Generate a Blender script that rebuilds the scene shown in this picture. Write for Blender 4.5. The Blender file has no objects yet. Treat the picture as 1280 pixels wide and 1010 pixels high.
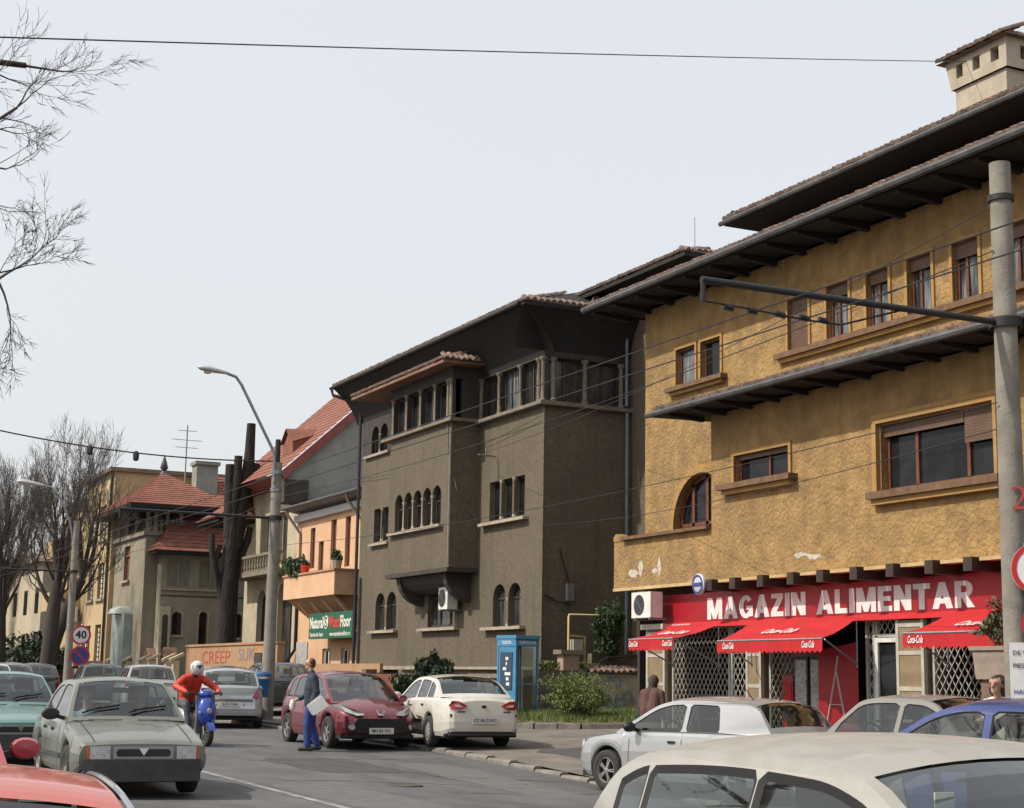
import bpy, bmesh, math, random
import numpy as np
from mathutils import Vector, Matrix
from mathutils.geometry import tessellate_polygon
R = math.radians
SC = bpy.context.scene
COL = SC.collection
random.seed(7)

# ------------------------------------------------------------------ camera
YAW, PITCH, ROLL, EYE = R(25.9006), R(9.7581), R(0.95), 1.6
def set_camera():
    f0 = Vector((math.sin(YAW), math.cos(YAW), 0)); r0 = Vector((math.cos(YAW), -math.sin(YAW), 0)); z = Vector((0, 0, 1))
    f = f0*math.cos(PITCH) + z*math.sin(PITCH); u = z*math.cos(PITCH) - f0*math.sin(PITCH)
    r = r0*math.cos(ROLL) + u*math.sin(ROLL); u2 = u*math.cos(ROLL) - r0*math.sin(ROLL)
    c = bpy.data.cameras.new('camera'); c.sensor_width = 36; c.lens = 36*2000/1280
    c.clip_start = 0.1; c.clip_end = 3000
    o = bpy.data.objects.new('camera', c); COL.objects.link(o)
    o.matrix_world = Matrix(((r.x, u2.x, -f.x, 0), (r.y, u2.y, -f.y, 0), (r.z, u2.z, -f.z, EYE), (0, 0, 0, 1)))
    SC.camera = o
set_camera()

# ------------------------------------------------------------------ sky, sun, exposure
SUN_AZ, SUN_EL = R(9), R(47)                     # azimuth off the street's normal, towards the far end
sun_dir = Vector((-math.cos(SUN_AZ)*math.cos(SUN_EL), math.sin(SUN_AZ)*math.cos(SUN_EL), math.sin(SUN_EL)))
W = bpy.data.worlds.new('World'); SC.world = W; W.use_nodes = True
nt = W.node_tree; nt.nodes.clear()
sky = nt.nodes.new('ShaderNodeTexSky'); sky.sky_type = 'NISHITA'; sky.sun_disc = False
sky.sun_elevation = SUN_EL; sky.sun_rotation = math.atan2(sun_dir.x, sun_dir.y)
sky.air_density = 1.3; sky.dust_density = 6.0; sky.ozone_density = 1.0
mul = nt.nodes.new('ShaderNodeVectorMath'); mul.operation = 'SCALE'; mul.inputs[3].default_value = 0.15
mix = nt.nodes.new('ShaderNodeMix'); mix.data_type = 'RGBA'; mix.inputs[0].default_value = 0.70
mix.inputs[7].default_value = (0.985, 1.0, 1.025, 1)     # thin even spring haze
bg = nt.nodes.new('ShaderNodeBackground'); bg.inputs[1].default_value = 1.0
wo = nt.nodes.new('ShaderNodeOutputWorld')
nt.links.new(sky.outputs[0], mul.inputs[0]); nt.links.new(mul.outputs[0], mix.inputs[6])
nt.links.new(mix.outputs[2], bg.inputs[0]); nt.links.new(bg.outputs[0], wo.inputs[0])
sl = bpy.data.lights.new('sun', 'SUN'); sl.energy = 4.2; sl.angle = R(1.2); sl.color = (1.0, 0.93, 0.82)
so = bpy.data.objects.new('sun', sl); COL.objects.link(so); so.location = (-20, 20, 40)
so.rotation_euler = (-sun_dir).to_track_quat('-Z', 'Y').to_euler()
SC.view_settings.view_transform = 'Standard'; SC.view_settings.look = 'None'
SC.view_settings.exposure = 0.0; SC.view_settings.gamma = 1.0
SC.render.engine = 'CYCLES'
SC.cycles.max_bounces = 6; SC.cycles.transparent_max_bounces = 16; SC.cycles.transmission_bounces = 4
SC.cycles.caustics_reflective = False; SC.cycles.caustics_refractive = False

# ------------------------------------------------------------------ materials
MATS = {}
def srgb(h):
    c = [int(h[i:i+2], 16)/255 for i in (0, 2, 4)]
    return tuple(((v+.055)/1.055)**2.4 if v > .04045 else v/12.92 for v in c) + (1,)
def mat(name, col, rough=.6, col2=None, nscale=6.0, detail=5, bump=0.0, bscale=40.0, metal=0.0, coat=0.0, spec=.5,
        stain=None, sscale=.35, samt=.5, stretch=(1, 1, 1), bdist=.02, ramp=(.35, .65), dust=0.0, alpha=1.0, trans=0.0, streak=None, streak_amt=.5):
    """Procedural surface: two-tone noise, optional large stains, streaks, dust on upward faces and fine bump."""
    if name in MATS: return MATS[name]
    m = bpy.data.materials.new(name); m.use_nodes = True; n = m.node_tree; N = n.nodes; L = n.links
    b = N['Principled BSDF']
    c1 = col if len(col) == 4 else tuple(col)+(1,)
    b.inputs['Roughness'].default_value = rough; b.inputs['Metallic'].default_value = metal
    b.inputs['Specular IOR Level'].default_value = spec; b.inputs['Coat Weight'].default_value = coat
    b.inputs['Coat Roughness'].default_value = .06
    b.inputs['Base Color'].default_value = c1
    tc = N.new('ShaderNodeTexCoord'); mp = N.new('ShaderNodeMapping'); mp.inputs['Scale'].default_value = stretch
    L.new(tc.outputs['Object'], mp.inputs[0]); out = None
    if col2:
        c2 = col2 if len(col2) == 4 else tuple(col2)+(1,)
        t = N.new('ShaderNodeTexNoise'); t.inputs['Scale'].default_value = nscale; t.inputs['Detail'].default_value = detail
        t.inputs['Roughness'].default_value = .65; L.new(mp.outputs[0], t.inputs[0])
        r = N.new('ShaderNodeValToRGB'); r.color_ramp.elements[0].position = ramp[0]; r.color_ramp.elements[1].position = ramp[1]
        r.color_ramp.elements[0].color = c1; r.color_ramp.elements[1].color = c2
        L.new(t.outputs[0], r.inputs[0]); out = r.outputs[0]
    def blend(prev, colour, fac):
        x = N.new('ShaderNodeMix'); x.data_type = 'RGBA'
        if prev is None: x.inputs[6].default_value = c1
        else: L.new(prev, x.inputs[6])
        x.inputs[7].default_value = tuple(colour)[:3]+(1,); L.new(fac, x.inputs[0]); return x.outputs[2]
    if stain:
        t = N.new('ShaderNodeTexNoise'); t.inputs['Scale'].default_value = sscale; t.inputs['Detail'].default_value = 7
        t.inputs['Roughness'].default_value = .7; L.new(tc.outputs['Object'], t.inputs[0])
        r = N.new('ShaderNodeMapRange'); r.inputs[1].default_value = .45; r.inputs[2].default_value = .75; r.inputs[4].default_value = samt
        L.new(t.outputs[0], r.inputs[0]); out = blend(out, stain, r.outputs[0])
    if streak:
        ms = N.new('ShaderNodeMapping'); ms.inputs['Scale'].default_value = (3.0, 3.0, .22); L.new(tc.outputs['Object'], ms.inputs[0])
        t = N.new('ShaderNodeTexNoise'); t.inputs['Scale'].default_value = 1.0; t.inputs['Detail'].default_value = 6; L.new(ms.outputs[0], t.inputs[0])
        r = N.new('ShaderNodeMapRange'); r.inputs[1].default_value = .52; r.inputs[2].default_value = .78; r.inputs[4].default_value = streak_amt
        L.new(t.outputs[0], r.inputs[0]); out = blend(out, streak, r.outputs[0])
    if dust:
        g = N.new('ShaderNodeNewGeometry'); sp = N.new('ShaderNodeSeparateXYZ'); L.new(g.outputs['Normal'], sp.inputs[0])
        t = N.new('ShaderNodeTexNoise'); t.inputs['Scale'].default_value = 5; t.inputs['Detail'].default_value = 8; L.new(tc.outputs['Object'], t.inputs[0])
        r = N.new('ShaderNodeMapRange'); r.inputs[1].default_value = .0; r.inputs[2].default_value = 1.0; r.inputs[4].default_value = dust
        L.new(sp.outputs[2], r.inputs[0])
        mm = N.new('ShaderNodeMath'); mm.operation = 'MULTIPLY'; L.new(r.outputs[0], mm.inputs[0]); L.new(t.outputs[0], mm.inputs[1])
        m2 = N.new('ShaderNodeMath'); m2.operation = 'MULTIPLY'; m2.inputs[1].default_value = 1.6; m2.use_clamp = True; L.new(mm.outputs[0], m2.inputs[0])
        out = blend(out, (.25, .23, .195), m2.outputs[0])
        rr = N.new('ShaderNodeMapRange'); rr.inputs[3].default_value = rough; rr.inputs[4].default_value = min(1, rough+.45)
        L.new(m2.outputs[0], rr.inputs[0]); L.new(rr.outputs[0], b.inputs['Roughness'])
    if out is not None: L.new(out, b.inputs['Base Color'])
    if bump:
        t = N.new('ShaderNodeTexNoise'); t.inputs['Scale'].default_value = bscale; t.inputs['Detail'].default_value = 6; L.new(mp.outputs[0], t.inputs[0])
        bm = N.new('ShaderNodeBump'); bm.inputs['Strength'].default_value = bump; bm.inputs['Distance'].default_value = bdist
        L.new(t.outputs[0], bm.inputs['Height']); L.new(bm.outputs[0], b.inputs['Normal'])
    if trans:
        b.inputs['Transmission Weight'].default_value = trans; b.inputs['IOR'].default_value = 1.05
    if alpha < 1: b.inputs['Alpha'].default_value = alpha
    MATS[name] = m; return m
def thin_glass(name, tint, refl_rough=.03, through=.75):
    """A pane you can look through: tinted transparency plus mirror reflection by Fresnel."""
    if name in MATS: return MATS[name]
    m = bpy.data.materials.new(name); m.use_nodes = True; n = m.node_tree; N = n.nodes; L = n.links; N.clear()
    o = N.new('ShaderNodeOutputMaterial'); mx = N.new('ShaderNodeMixShader'); tr = N.new('ShaderNodeBsdfTransparent')
    g = N.new('ShaderNodeBsdfGlossy'); g.inputs['Roughness'].default_value = refl_rough; ge = N.new('ShaderNodeNewGeometry'); dt = N.new('ShaderNodeVectorMath'); dt.operation = 'DOT_PRODUCT'; L.new(ge.outputs['Incoming'], dt.inputs[0]); L.new(ge.outputs['Normal'], dt.inputs[1])
    df = N.new('ShaderNodeBsdfDiffuse'); df.inputs[0].default_value = (.07, .075, .075, 1); m2 = N.new('ShaderNodeMixShader')
    tc = N.new('ShaderNodeTexCoord'); t = N.new('ShaderNodeTexNoise'); t.inputs['Scale'].default_value = 4; t.inputs['Detail'].default_value = 8
    mr = N.new('ShaderNodeMapRange'); mr.inputs[3].default_value = .0; mr.inputs[4].default_value = 2*(1-through)*.28
    L.new(tc.outputs['Object'], t.inputs[0]); L.new(t.outputs[0], mr.inputs[0]); L.new(mr.outputs[0], m2.inputs[0])
    tr.inputs[0].default_value = tuple(tint)+(1,)
    L.new(tr.outputs[0], m2.inputs[1]); L.new(df.outputs[0], m2.inputs[2])
    ab = N.new('ShaderNodeMath'); ab.operation = 'ABSOLUTE'; L.new(dt.outputs['Value'], ab.inputs[0])
    su = N.new('ShaderNodeMath'); su.operation = 'SUBTRACT'; su.inputs[0].default_value = 1.0; L.new(ab.outputs[0], su.inputs[1])
    pw_ = N.new('ShaderNodeMath'); pw_.operation = 'POWER'; pw_.inputs[1].default_value = 3.6; L.new(su.outputs[0], pw_.inputs[0])
    ma = N.new('ShaderNodeMath'); ma.operation = 'MULTIPLY_ADD'; ma.inputs[1].default_value = .90; ma.inputs[2].default_value = .10; ma.use_clamp = True; L.new(pw_.outputs[0], ma.inputs[0])
    L.new(ma.outputs[0], mx.inputs[0]); L.new(m2.outputs[0], mx.inputs[1]); L.new(g.outputs[0], mx.inputs[2]); L.new(mx.outputs[0], o.inputs[0])
    MATS[name] = m; return m

# ------------------------------------------------------------------ mesh helpers
def tag(o, label=None, cat=None, group=None, kind=None):
    if label: o['label'] = label
    if cat: o['category'] = cat
    if group: o['group'] = group
    if kind: o['kind'] = kind
    return o
def empty(name, loc=(0, 0, 0), rz=0.0, label=None, cat=None, group=None):
    o = bpy.data.objects.new(name, None); COL.objects.link(o); o.location = loc; o.rotation_euler = (0, 0, rz)
    o.empty_display_size = .2
    return tag(o, label, cat, group)
def root_of(o):
    while o.parent: o = o.parent
    return o
class MB:
    """Collects faces; build() links them as one mesh object."""
    def __init__(s): s.v = []; s.f = []; s.m = []; s.cur = 0
    def add(s, vs, fs, mi=None):
        k = len(s.v); s.v += [tuple(p) for p in vs]; mi = s.cur if mi is None else mi
        for f in fs: s.f.append(tuple(i+k for i in f)); s.m.append(mi)
        return s
    def box(s, x0, x1, y0, y1, z0, z1, mi=None):
        if x0 > x1: x0, x1 = x1, x0
        if y0 > y1: y0, y1 = y1, y0
        if z0 > z1: z0, z1 = z1, z0
        return s.add([(x0,y0,z0),(x1,y0,z0),(x1,y1,z0),(x0,y1,z0),(x0,y0,z1),(x1,y0,z1),(x1,y1,z1),(x0,y1,z1)],
              [(0,3,2,1),(4,5,6,7),(0,1,5,4),(1,2,6,5),(2,3,7,6),(3,0,4,7)], mi)
    def bar(s, a, b, w, h, mi=None, up=(0, 0, 1)):
        """Square bar from a to b, w wide, h deep."""
        a = Vector(a); b = Vector(b); d = (b-a).normalized(); u = Vector(up)
        if abs(d.dot(u)) > .98: u = Vector((0, 1, 0))
        r = d.cross(u).normalized(); u = r.cross(d)
        r *= w/2; u *= h/2
        return s.add([a-r-u, a+r-u, a+r+u, a-r+u, b-r-u, b+r-u, b+r+u, b-r+u], [(0,3,2,1),(4,5,6,7),(0,1,5,4),(1,2,6,5),(2,3,7,6),(3,0,4,7)], mi)
    def tube(s, pts, rad, n=8, cap=True, mi=None):
        pts = [Vector(p) for p in pts]
        if not hasattr(rad, '__len__'): rad = [rad]*len(pts)
        vs = []; fs = []; prev = None
        for i, p in enumerate(pts):
            d = (pts[min(i+1, len(pts)-1)]-pts[max(i-1, 0)]).normalized()
            if prev is None:
                u = Vector((0, 0, 1)) if abs(d.z) < .9 else Vector((1, 0, 0))
                r = d.cross(u).normalized()
            else:
                r = (prev - d*prev.dot(d)).normalized()
            prev = r; u = r.cross(d)
            for k in range(n):
                a = 2*math.pi*k/n; vs.append(p+(r*math.cos(a)+u*math.sin(a))*rad[i])
        for i in range(len(pts)-1):
            for k in range(n): fs.append((i*n+k, i*n+(k+1) % n, (i+1)*n+(k+1) % n, (i+1)*n+k))
        if cap: fs.append(tuple(range(n))[::-1]); fs.append(tuple((len(pts)-1)*n+k for k in range(n)))
        return s.add(vs, [f[::-1] for f in fs], mi)
    def lathe(s, prof, n=24, c=(0, 0, 0), axis='z', mi=None):
        """prof: list of (radius, height)."""
        vs = []; fs = []
        for r, h in prof:
            for k in range(n):
                a = 2*math.pi*k/n; x, y = r*math.cos(a), r*math.sin(a)
                p = (x, y, h) if axis == 'z' else ((x, h, y) if axis == 'y' else (h, x, y))
                vs.append((p[0]+c[0], p[1]+c[1], p[2]+c[2]))
        for i in range(len(prof)-1):
            for k in range(n): fs.append((i*n+k, i*n+(k+1) % n, (i+1)*n+(k+1) % n, (i+1)*n+k))
        if axis == 'y': fs = [f[::-1] for f in fs]
        return s.add(vs, fs, mi)
    def prism(s, poly, axis, a0, a1, mi=None):
        """poly in the two other axes (x: (y,z), y: (x,z), z: (x,y)) swept from a0 to a1."""
        f3 = {'x': lambda p, a: (a, p[0], p[1]), 'y': lambda p, a: (p[0], a, p[1]), 'z': lambda p, a: (p[0], p[1], a)}[axis]
        n = len(poly); vs = [f3(p, a0) for p in poly]+[f3(p, a1) for p in poly]
        fs = [(i, (i+1) % n, n+(i+1) % n, n+i) for i in range(n)]
        tri = tessellate_polygon([[Vector((p[0], p[1], 0)) for p in poly]])
        fs += [tuple(t) for t in tri]+[tuple(i+n for i in t)[::-1] for t in tri]
        return s.add(vs, fs, mi)
    def sheet(s, outer, holes, f3, mi=None):
        """Flat sheet with holes; f3 maps 2-D points to 3-D."""
        polys = [[Vector((p[0], p[1], 0)) for p in q] for q in [outer]+list(holes)]
        tri = tessellate_polygon(polys); vs = [f3(p.x, p.y) for q in polys for p in q]
        return s.add(vs, [tuple(t) for t in tri], mi)
    def grid(s, P, mi=None, flip=False):
        """P[i][j] 3-D points."""
        n = len(P); m = len(P[0]); vs = [p for row in P for p in row]
        fs = [(i*m+j, i*m+j+1, (i+1)*m+j+1, (i+1)*m+j) for i in range(n-1) for j in range(m-1)]
        if flip: fs = [f[::-1] for f in fs]
        return s.add(vs, fs, mi)
    def build(s, name, mats, parent=None, smooth=None, world=True, fix=True, kind=None):
        me = bpy.data.meshes.new(name); off = Vector((0, 0, 0))
        if parent is not None and world: off = root_of(parent).location
        me.from_pydata([(p[0]-off[0], p[1]-off[1], p[2]-off[2]) for p in s.v], [], s.f)
        if not isinstance(mats, (list, tuple)): mats = [mats]
        for m in mats: me.materials.append(m)
        if len(mats) > 1: me.polygons.foreach_set('material_index', [min(i, len(mats)-1) for i in s.m])
        if fix:
            bm = bmesh.new(); bm.from_mesh(me); bmesh.ops.recalc_face_normals(bm, faces=bm.faces); bm.to_mesh(me); bm.free()
        if smooth is not None:
            me.polygons.foreach_set('use_smooth', [True]*len(me.polygons))
            me.set_sharp_from_angle(angle=R(smooth))
        me.update()
        o = bpy.data.objects.new(name, me); COL.objects.link(o)
        if parent is not None: o.parent = parent
        if kind: o['kind'] = kind
        return o
def box_part(name, m, parent, *b, world=True): return MB().box(*b).build(name, m, parent, world=world)
def inst(me, name, parent, loc, rot=(0, 0, 0), scale=(1, 1, 1), world=True):
    o = bpy.data.objects.new(name, me); COL.objects.link(o); o.parent = parent
    off = root_of(parent).location if (parent is not None and world) else Vector((0, 0, 0))
    o.location = Vector(loc)-off; o.rotation_euler = rot; o.scale = scale; return o
def text_part(name, s, m, parent, loc, rot, size, extrude=.006, offset=0.0, shear=0.0, align='LEFT', sx=1.0, world=True):
    cu = bpy.data.curves.new(name, 'FONT'); cu.body = s; cu.size = size; cu.extrude = extrude; cu.offset = offset
    cu.shear = shear; cu.align_x = align; cu.align_y = 'BOTTOM_BASELINE' if False else 'CENTER'; cu.resolution_u = 3; cu.space_character = 1.0+offset*4
    t = bpy.data.objects.new(name+'_tmp', cu); COL.objects.link(t)
    dg = bpy.context.evaluated_depsgraph_get(); me = bpy.data.meshes.new_from_object(t.evaluated_get(dg))
    bpy.data.objects.remove(t); bpy.data.curves.remove(cu)
    me.materials.clear(); me.materials.append(m); me.name = name
    o = bpy.data.objects.new(name, me); COL.objects.link(o)
    off = Vector((0, 0, 0))
    if parent is not None:
        o.parent = parent
        if world: off = root_of(parent).location
    o.location = Vector(loc)-off; o.rotation_euler = rot; o.scale = (sx, 1, 1)
    return o
def arc(cx, cz, r, a0, a1, n, rz=None):
    rz = rz or r
    return [(cx+r*math.cos(R(a0+(a1-a0)*i/n)), cz+rz*math.sin(R(a0+(a1-a0)*i/n))) for i in range(n+1)]
def rect(a0, a1, z0, z1): return [(a0, z0), (a1, z0), (a1, z1), (a0, z1)]
def arched(a0, a1, z0, z1, n=10):
    """Round-headed opening, z1 the crown."""
    r = (a1-a0)/2; h = min(r, (z1-z0)*.6)
    return [(a0, z0), (a1, z0)] + arc((a0+a1)/2, z1-h, r, 0, 180, n, h)
def wall(mb, plane, c, outer, holes=(), depth=.2, sign=1, mi=None, rmi=None):
    """A wall face at x=c or y=c with openings; reveals run inwards (towards +axis*sign)."""
    f3 = (lambda a, z: (c, a, z)) if plane == 'x' else (lambda a, z: (a, c, z))
    mb.sheet(outer, holes, f3, mi)
    for h in holes:
        n = len(h); d = depth*sign
        g = (lambda a, z: (c+d, a, z)) if plane == 'x' else (lambda a, z: (a, c+d, z))
        mb.add([f3(*p) for p in h]+[g(*p) for p in h], [(i, (i+1) % n, n+(i+1) % n, n+i) for i in range(n)], mi if rmi is None else rmi)
def inset(poly, d):
    """Shrink a simple polygon by d."""
    n = len(poly); A = sum(poly[i][0]*poly[(i+1) % n][1]-poly[(i+1) % n][0]*poly[i][1] for i in range(n)); s = 1 if A > 0 else -1
    out = []
    for i in range(n):
        p0, p1, p2 = poly[i-1], poly[i], poly[(i+1) % n]
        e1 = Vector((p1[0]-p0[0], p1[1]-p0[1])); e2 = Vector((p2[0]-p1[0], p2[1]-p1[1]))
        if e1.length < 1e-6: e1 = e2
        if e2.length < 1e-6: e2 = e1
        n1 = Vector((-e1.y, e1.x)).normalized()*s; n2 = Vector((-e2.y, e2.x)).normalized()*s
        b = (n1+n2); k = max(.35, b.dot(b)/2) if b.length > 1e-6 else 1
        b = b/k if b.length > 1e-6 else n1
        out.append((p1[0]+b.x*d, p1[1]+b.y*d))
    return out
def window(parent, plane, c, hole, depth, fm, pm, frame=.06, mull=(), bars=(), sign=1, name='window', thick=.05):
    """Frame ring with mullions set back in an opening, pane behind it as a child."""
    def f3(a, z, d): return (c+d*sign, a, z) if plane == 'x' else (a, c+d*sign, z)
    mb = MB(); n = len(hole); q = inset(hole, frame); d0 = depth-thick; d1 = depth
    vs = [f3(*p, d0) for p in hole]+[f3(*p, d0) for p in q]+[f3(*p, d1) for p in q]
    fs = [(i, (i+1) % n, n+(i+1) % n, n+i) for i in range(n)]+[(n+i, n+(i+1) % n, 2*n+(i+1) % n, 2*n+i) for i in range(n)]
    mb.add(vs, fs)
    zs = [p[1] for p in hole]; as_ = [p[0] for p in hole]; z0, z1, a0, a1 = min(zs), max(zs), min(as_), max(as_)
    def top_at(a):
        t = z0
        for i in range(n):
            p, r_ = hole[i], hole[(i+1) % n]
            if min(p[0], r_[0]) <= a <= max(p[0], r_[0]) and abs(p[0]-r_[0]) > 1e-6:
                t = max(t, p[1]+(r_[1]-p[1])*(a-p[0])/(r_[0]-p[0]))
        return t
    def bx(aa, ab, za, zb):
        if plane == 'x': mb.box(c+sign*d0, c+sign*d1, aa, ab, za, zb)
        else: mb.box(aa, ab, c+sign*d0, c+sign*d1, za, zb)
    for a in mull: bx(a-frame*.55, a+frame*.55, z0+frame*.5, top_at(a)-frame*.3)
    for z in bars: bx(a0+frame*.5, a1-frame*.5, z-frame*.4, z+frame*.4)
    w = mb.build(name, fm, parent, fix=True)
    p = MB(); p.sheet(hole, [], lambda a, z: f3(a, z, d1-.012))
    p.build('pane', pm, w, fix=True)
    return w
def ledge(parent, plane, c, a0, a1, z0, z1, out, m, name='sill', sign=1):
    if plane == 'x': return box_part(name, m, parent, c-out*sign, c+.03*sign, a0, a1, z0, z1)
    return box_part(name, m, parent, a0, a1, c-out*sign, c+.03*sign, z0, z1)
def tile_roof(parent, a, b, c, d, m, rows, step=.025, name='roof_tiles', course_w=None):
    """Roof plane a-b (eave) to d-c (ridge) as overlapping courses, each course lifted at its lower edge."""
    mb = MB(); a, b, c, d = map(Vector, (a, b, c, d)); nrm = (b-a).cross(d-a).normalized()
    if nrm.z < 0: nrm = -nrm
    for i in range(rows):
        t0, t1 = i/rows, (i+1.12)/rows
        p, q = a.lerp(d, t0), b.lerp(c, t0); r, s = b.lerp(c, min(t1, 1)), a.lerp(d, min(t1, 1))
        up = nrm*step
        mb.add([p+up, q+up, r+nrm*.002, s+nrm*.002, p-nrm*.01, q-nrm*.01], [(0, 1, 2, 3), (4, 5, 1, 0)])
    return mb.build(name, m, parent, fix=False, kind='stuff')
def barrel_eave(parent, a, b, r, m, length=.5, slope=(0, 0, 0), name='eave_tiles', hip=None):
    """Row of half-round tile ends along an eave from a to b; slope is the direction up the roof."""
    mb = MB(); a, b = Vector(a), Vector(b); n = max(1, int((b-a).length/(2*r))); s = Vector(slope).normalized()*length
    e = (b-a)/n; up = e.cross(s).normalized()
    if up.z < 0: up = -up
    for i in range(n):
        c = a+e*(i+.5)+up*random.uniform(-.006, .01)-s.normalized()*random.uniform(0, .03); rr = r*random.uniform(.92, 1.06)
        ring = [c+e.normalized()*(math.cos(t)*rr)+up*(math.sin(t)*rr) for t in [math.pi*k/5 for k in range(6)]]
        sl_ = s if hip is None else s.normalized()*min(length, .06+hip*(e*(i+.5)).length)
        vs = ring+[p+sl_ for p in ring]
        mb.add(vs, [(k, k+1, 6+k+1, 6+k) for k in range(5)]+[tuple(range(6))])
    return mb.build(name, m, parent, fix=False, kind='stuff')
def gz(x, y):
    """Height of the ground: the street climbs gently, the forecourt tilts up to the houses."""
    z = .006*max(-20, min(y, 200)) + max(0, min(x-13, 12))*.028
    return z - .30*math.exp(-((x-14.0)**2/30+(y-19)**2/60)) - .10*math.exp(-((x-3)**2/40+(y-3)**2/60))
# ------------------------------------------------------------------ shared materials
M_asph = mat('asphalt', (.072, .073, .075), .85, (.118, .117, .116), 1.1, 10, .5, 90, stain=(.048, .048, .05), sscale=.5, samt=.6, stretch=(1, .45, 1), bdist=.01)
M_fore = mat('forecourt_asphalt', (.125, .11, .093), .9, (.20, .178, .153), 1.6, 9, .5, 70, stain=(.075, .067, .06), sscale=.6, samt=.7, bdist=.012)
M_kerb = mat('kerb_concrete', (.13, .12, .105), .9, (.25, .23, .20), 3, 6, .4, 30, stain=(.13, .12, .1), sscale=1.3, samt=.7)
M_soil = mat('soil', (.10, .085, .06), .95, (.16, .14, .10), 2, 8, .6, 20, stain=(.05, .07, .025), sscale=.8, samt=.7)
M_line = mat('worn_white_paint', (.11, .11, .11), .8, (.36, .36, .35), 4, 9, .2, 80, ramp=(.34, .66), stretch=(1, .6, 1))
M_wood = mat('dark_stained_wood', (.022, .015, .011), .7, (.05, .032, .022), 5, 6, .3, 30, stretch=(1, 1, .2))
M_brown = mat('brown_window_wood', (.10, .030, .017), .5, (.16, .055, .03), 7, 5, .2, 40)
M_gut = mat('zinc_gutter', (.045, .047, .05), .6, (.10, .103, .105), 3, 6, metal=.1, stain=(.05, .045, .04), samt=.6)
M_pane = mat('window_pane', (.008, .009, .010), .05, (.022, .024, .026), 1.2, 4, spec=.2)
M_pane_c = mat('curtained_pane', (.03, .034, .038), .06, (.20, .22, .23), 2.2, 4, spec=.4, stretch=(2, 3, .3), ramp=(.42, .6))
M_tile = mat('roof_tile_red', (.165, .058, .038), .88, (.285, .108, .07), 3.0, 8, .5, 25, stain=(.12, .06, .045), sscale=.5, samt=.75)
M_tile_old = mat('roof_tile_weathered', (.085, .06, .048), .9, (.27, .185, .145), 4.5, 7, .6, 20, stain=(.06, .045, .04), sscale=.9, samt=.6)
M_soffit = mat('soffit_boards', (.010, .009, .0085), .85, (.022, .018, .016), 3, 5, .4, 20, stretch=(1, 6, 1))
M_white = mat('white_enamel', (.72, .72, .70), .45, (.60, .60, .57), 5, 5, stain=(.40, .38, .34), samt=.4, sscale=2)
M_grille = mat('grille_paint', (.46, .45, .41), .5, (.34, .32, .28), 6, 4)
M_black = mat('black_plastic', (.012, .012, .013), .5)
M_steel = mat('galvanised_steel', (.33, .34, .35), .45, (.25, .255, .26), 5, 5, metal=.7)
M_conc = mat('pole_concrete', (.19, .175, .15), .9, (.29, .265, .225), 2.5, 8, .4, 30, stain=(.14, .125, .105), sscale=1.2, samt=.7, streak=(.13, .115, .095), streak_amt=.55)

# ------------------------------------------------------------------ ground
def terrain(name, xs, ys, dz, m, zf=None):
    P = [[(x, y, (zf or gz)(x, y)+dz) for y in ys] for x in xs]
    o = MB().grid(P).build(name, m, smooth=60); tag(o, kind='structure'); return o
def lin(a, b, n): return [a+(b-a)*i/n for i in range(n+1)]
terrain('ground', [-900, -400, -150, -60]+lin(-30, 30, 30)+[60, 150, 400, 900], [-300, -120, -60]+lin(-30, 110, 56)+[150, 220, 400, 900, 1500], -.06, M_soil)
terrain('road', lin(-5, 13, 18), lin(-30, 130, 80)+[180, 240], 0, M_asph)
terrain('pavement', [13.16, 13.4]+lin(14, 24.5, 12), lin(-10, 38.5, 50), .075, M_fore)
terrain('pavement', lin(13.16, 20, 7), lin(38.5, 130, 46), .11, M_fore)
terrain('pavement', lin(-14, -5.16, 5), lin(-30, 130, 40), .1, M_fore)
# centre line and an older lane mark
def painted(x0, x1, y0, y1):
    ys = lin(y0, y1, max(2, int((y1-y0)/1.5)))
    return MB().grid([[(x, y, gz(x, y)+.005) for y in ys] for x in (x0, x1)]).build('centre_line', M_line, bpy.data.objects['road'])
painted(6.78, 6.90, 8, 66)
# kerb stones: single stones along the forecourt as far as they can be told apart
kerb_root = empty('kerb', (13, 20, 0)); tag(kerb_root, kind='structure')
for i in range(48):
    y0 = 8+i*.98; w = .16
    if 20.0 < y0 < 24.8: drop = .035
    elif 24.8 <= y0 < 26.5: drop = .015
    else: drop = 0
    z = gz(13, y0+.48); a = random.uniform(-.012, .012)
    mb = MB()
    mb.prism([(12.99, z-.08), (13.17+a*.3, z-.08), (13.17, z+.088-drop+a*.4), (13.03, z+.086-drop+a*.4), (12.995, z+.05-drop)], 'y', y0+.012, y0+.965)
    mb.build('kerb_stone', M_kerb, kerb_root)
mb = MB()
for y0 in lin(55.2, 128, 36): mb.box(12.99, 13.17, y0, y0+1.96, gz(13, y0)-.1, gz(13, y0)+.12)
mb.build('kerb_run', M_kerb, kerb_root, kind='stuff')
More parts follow.
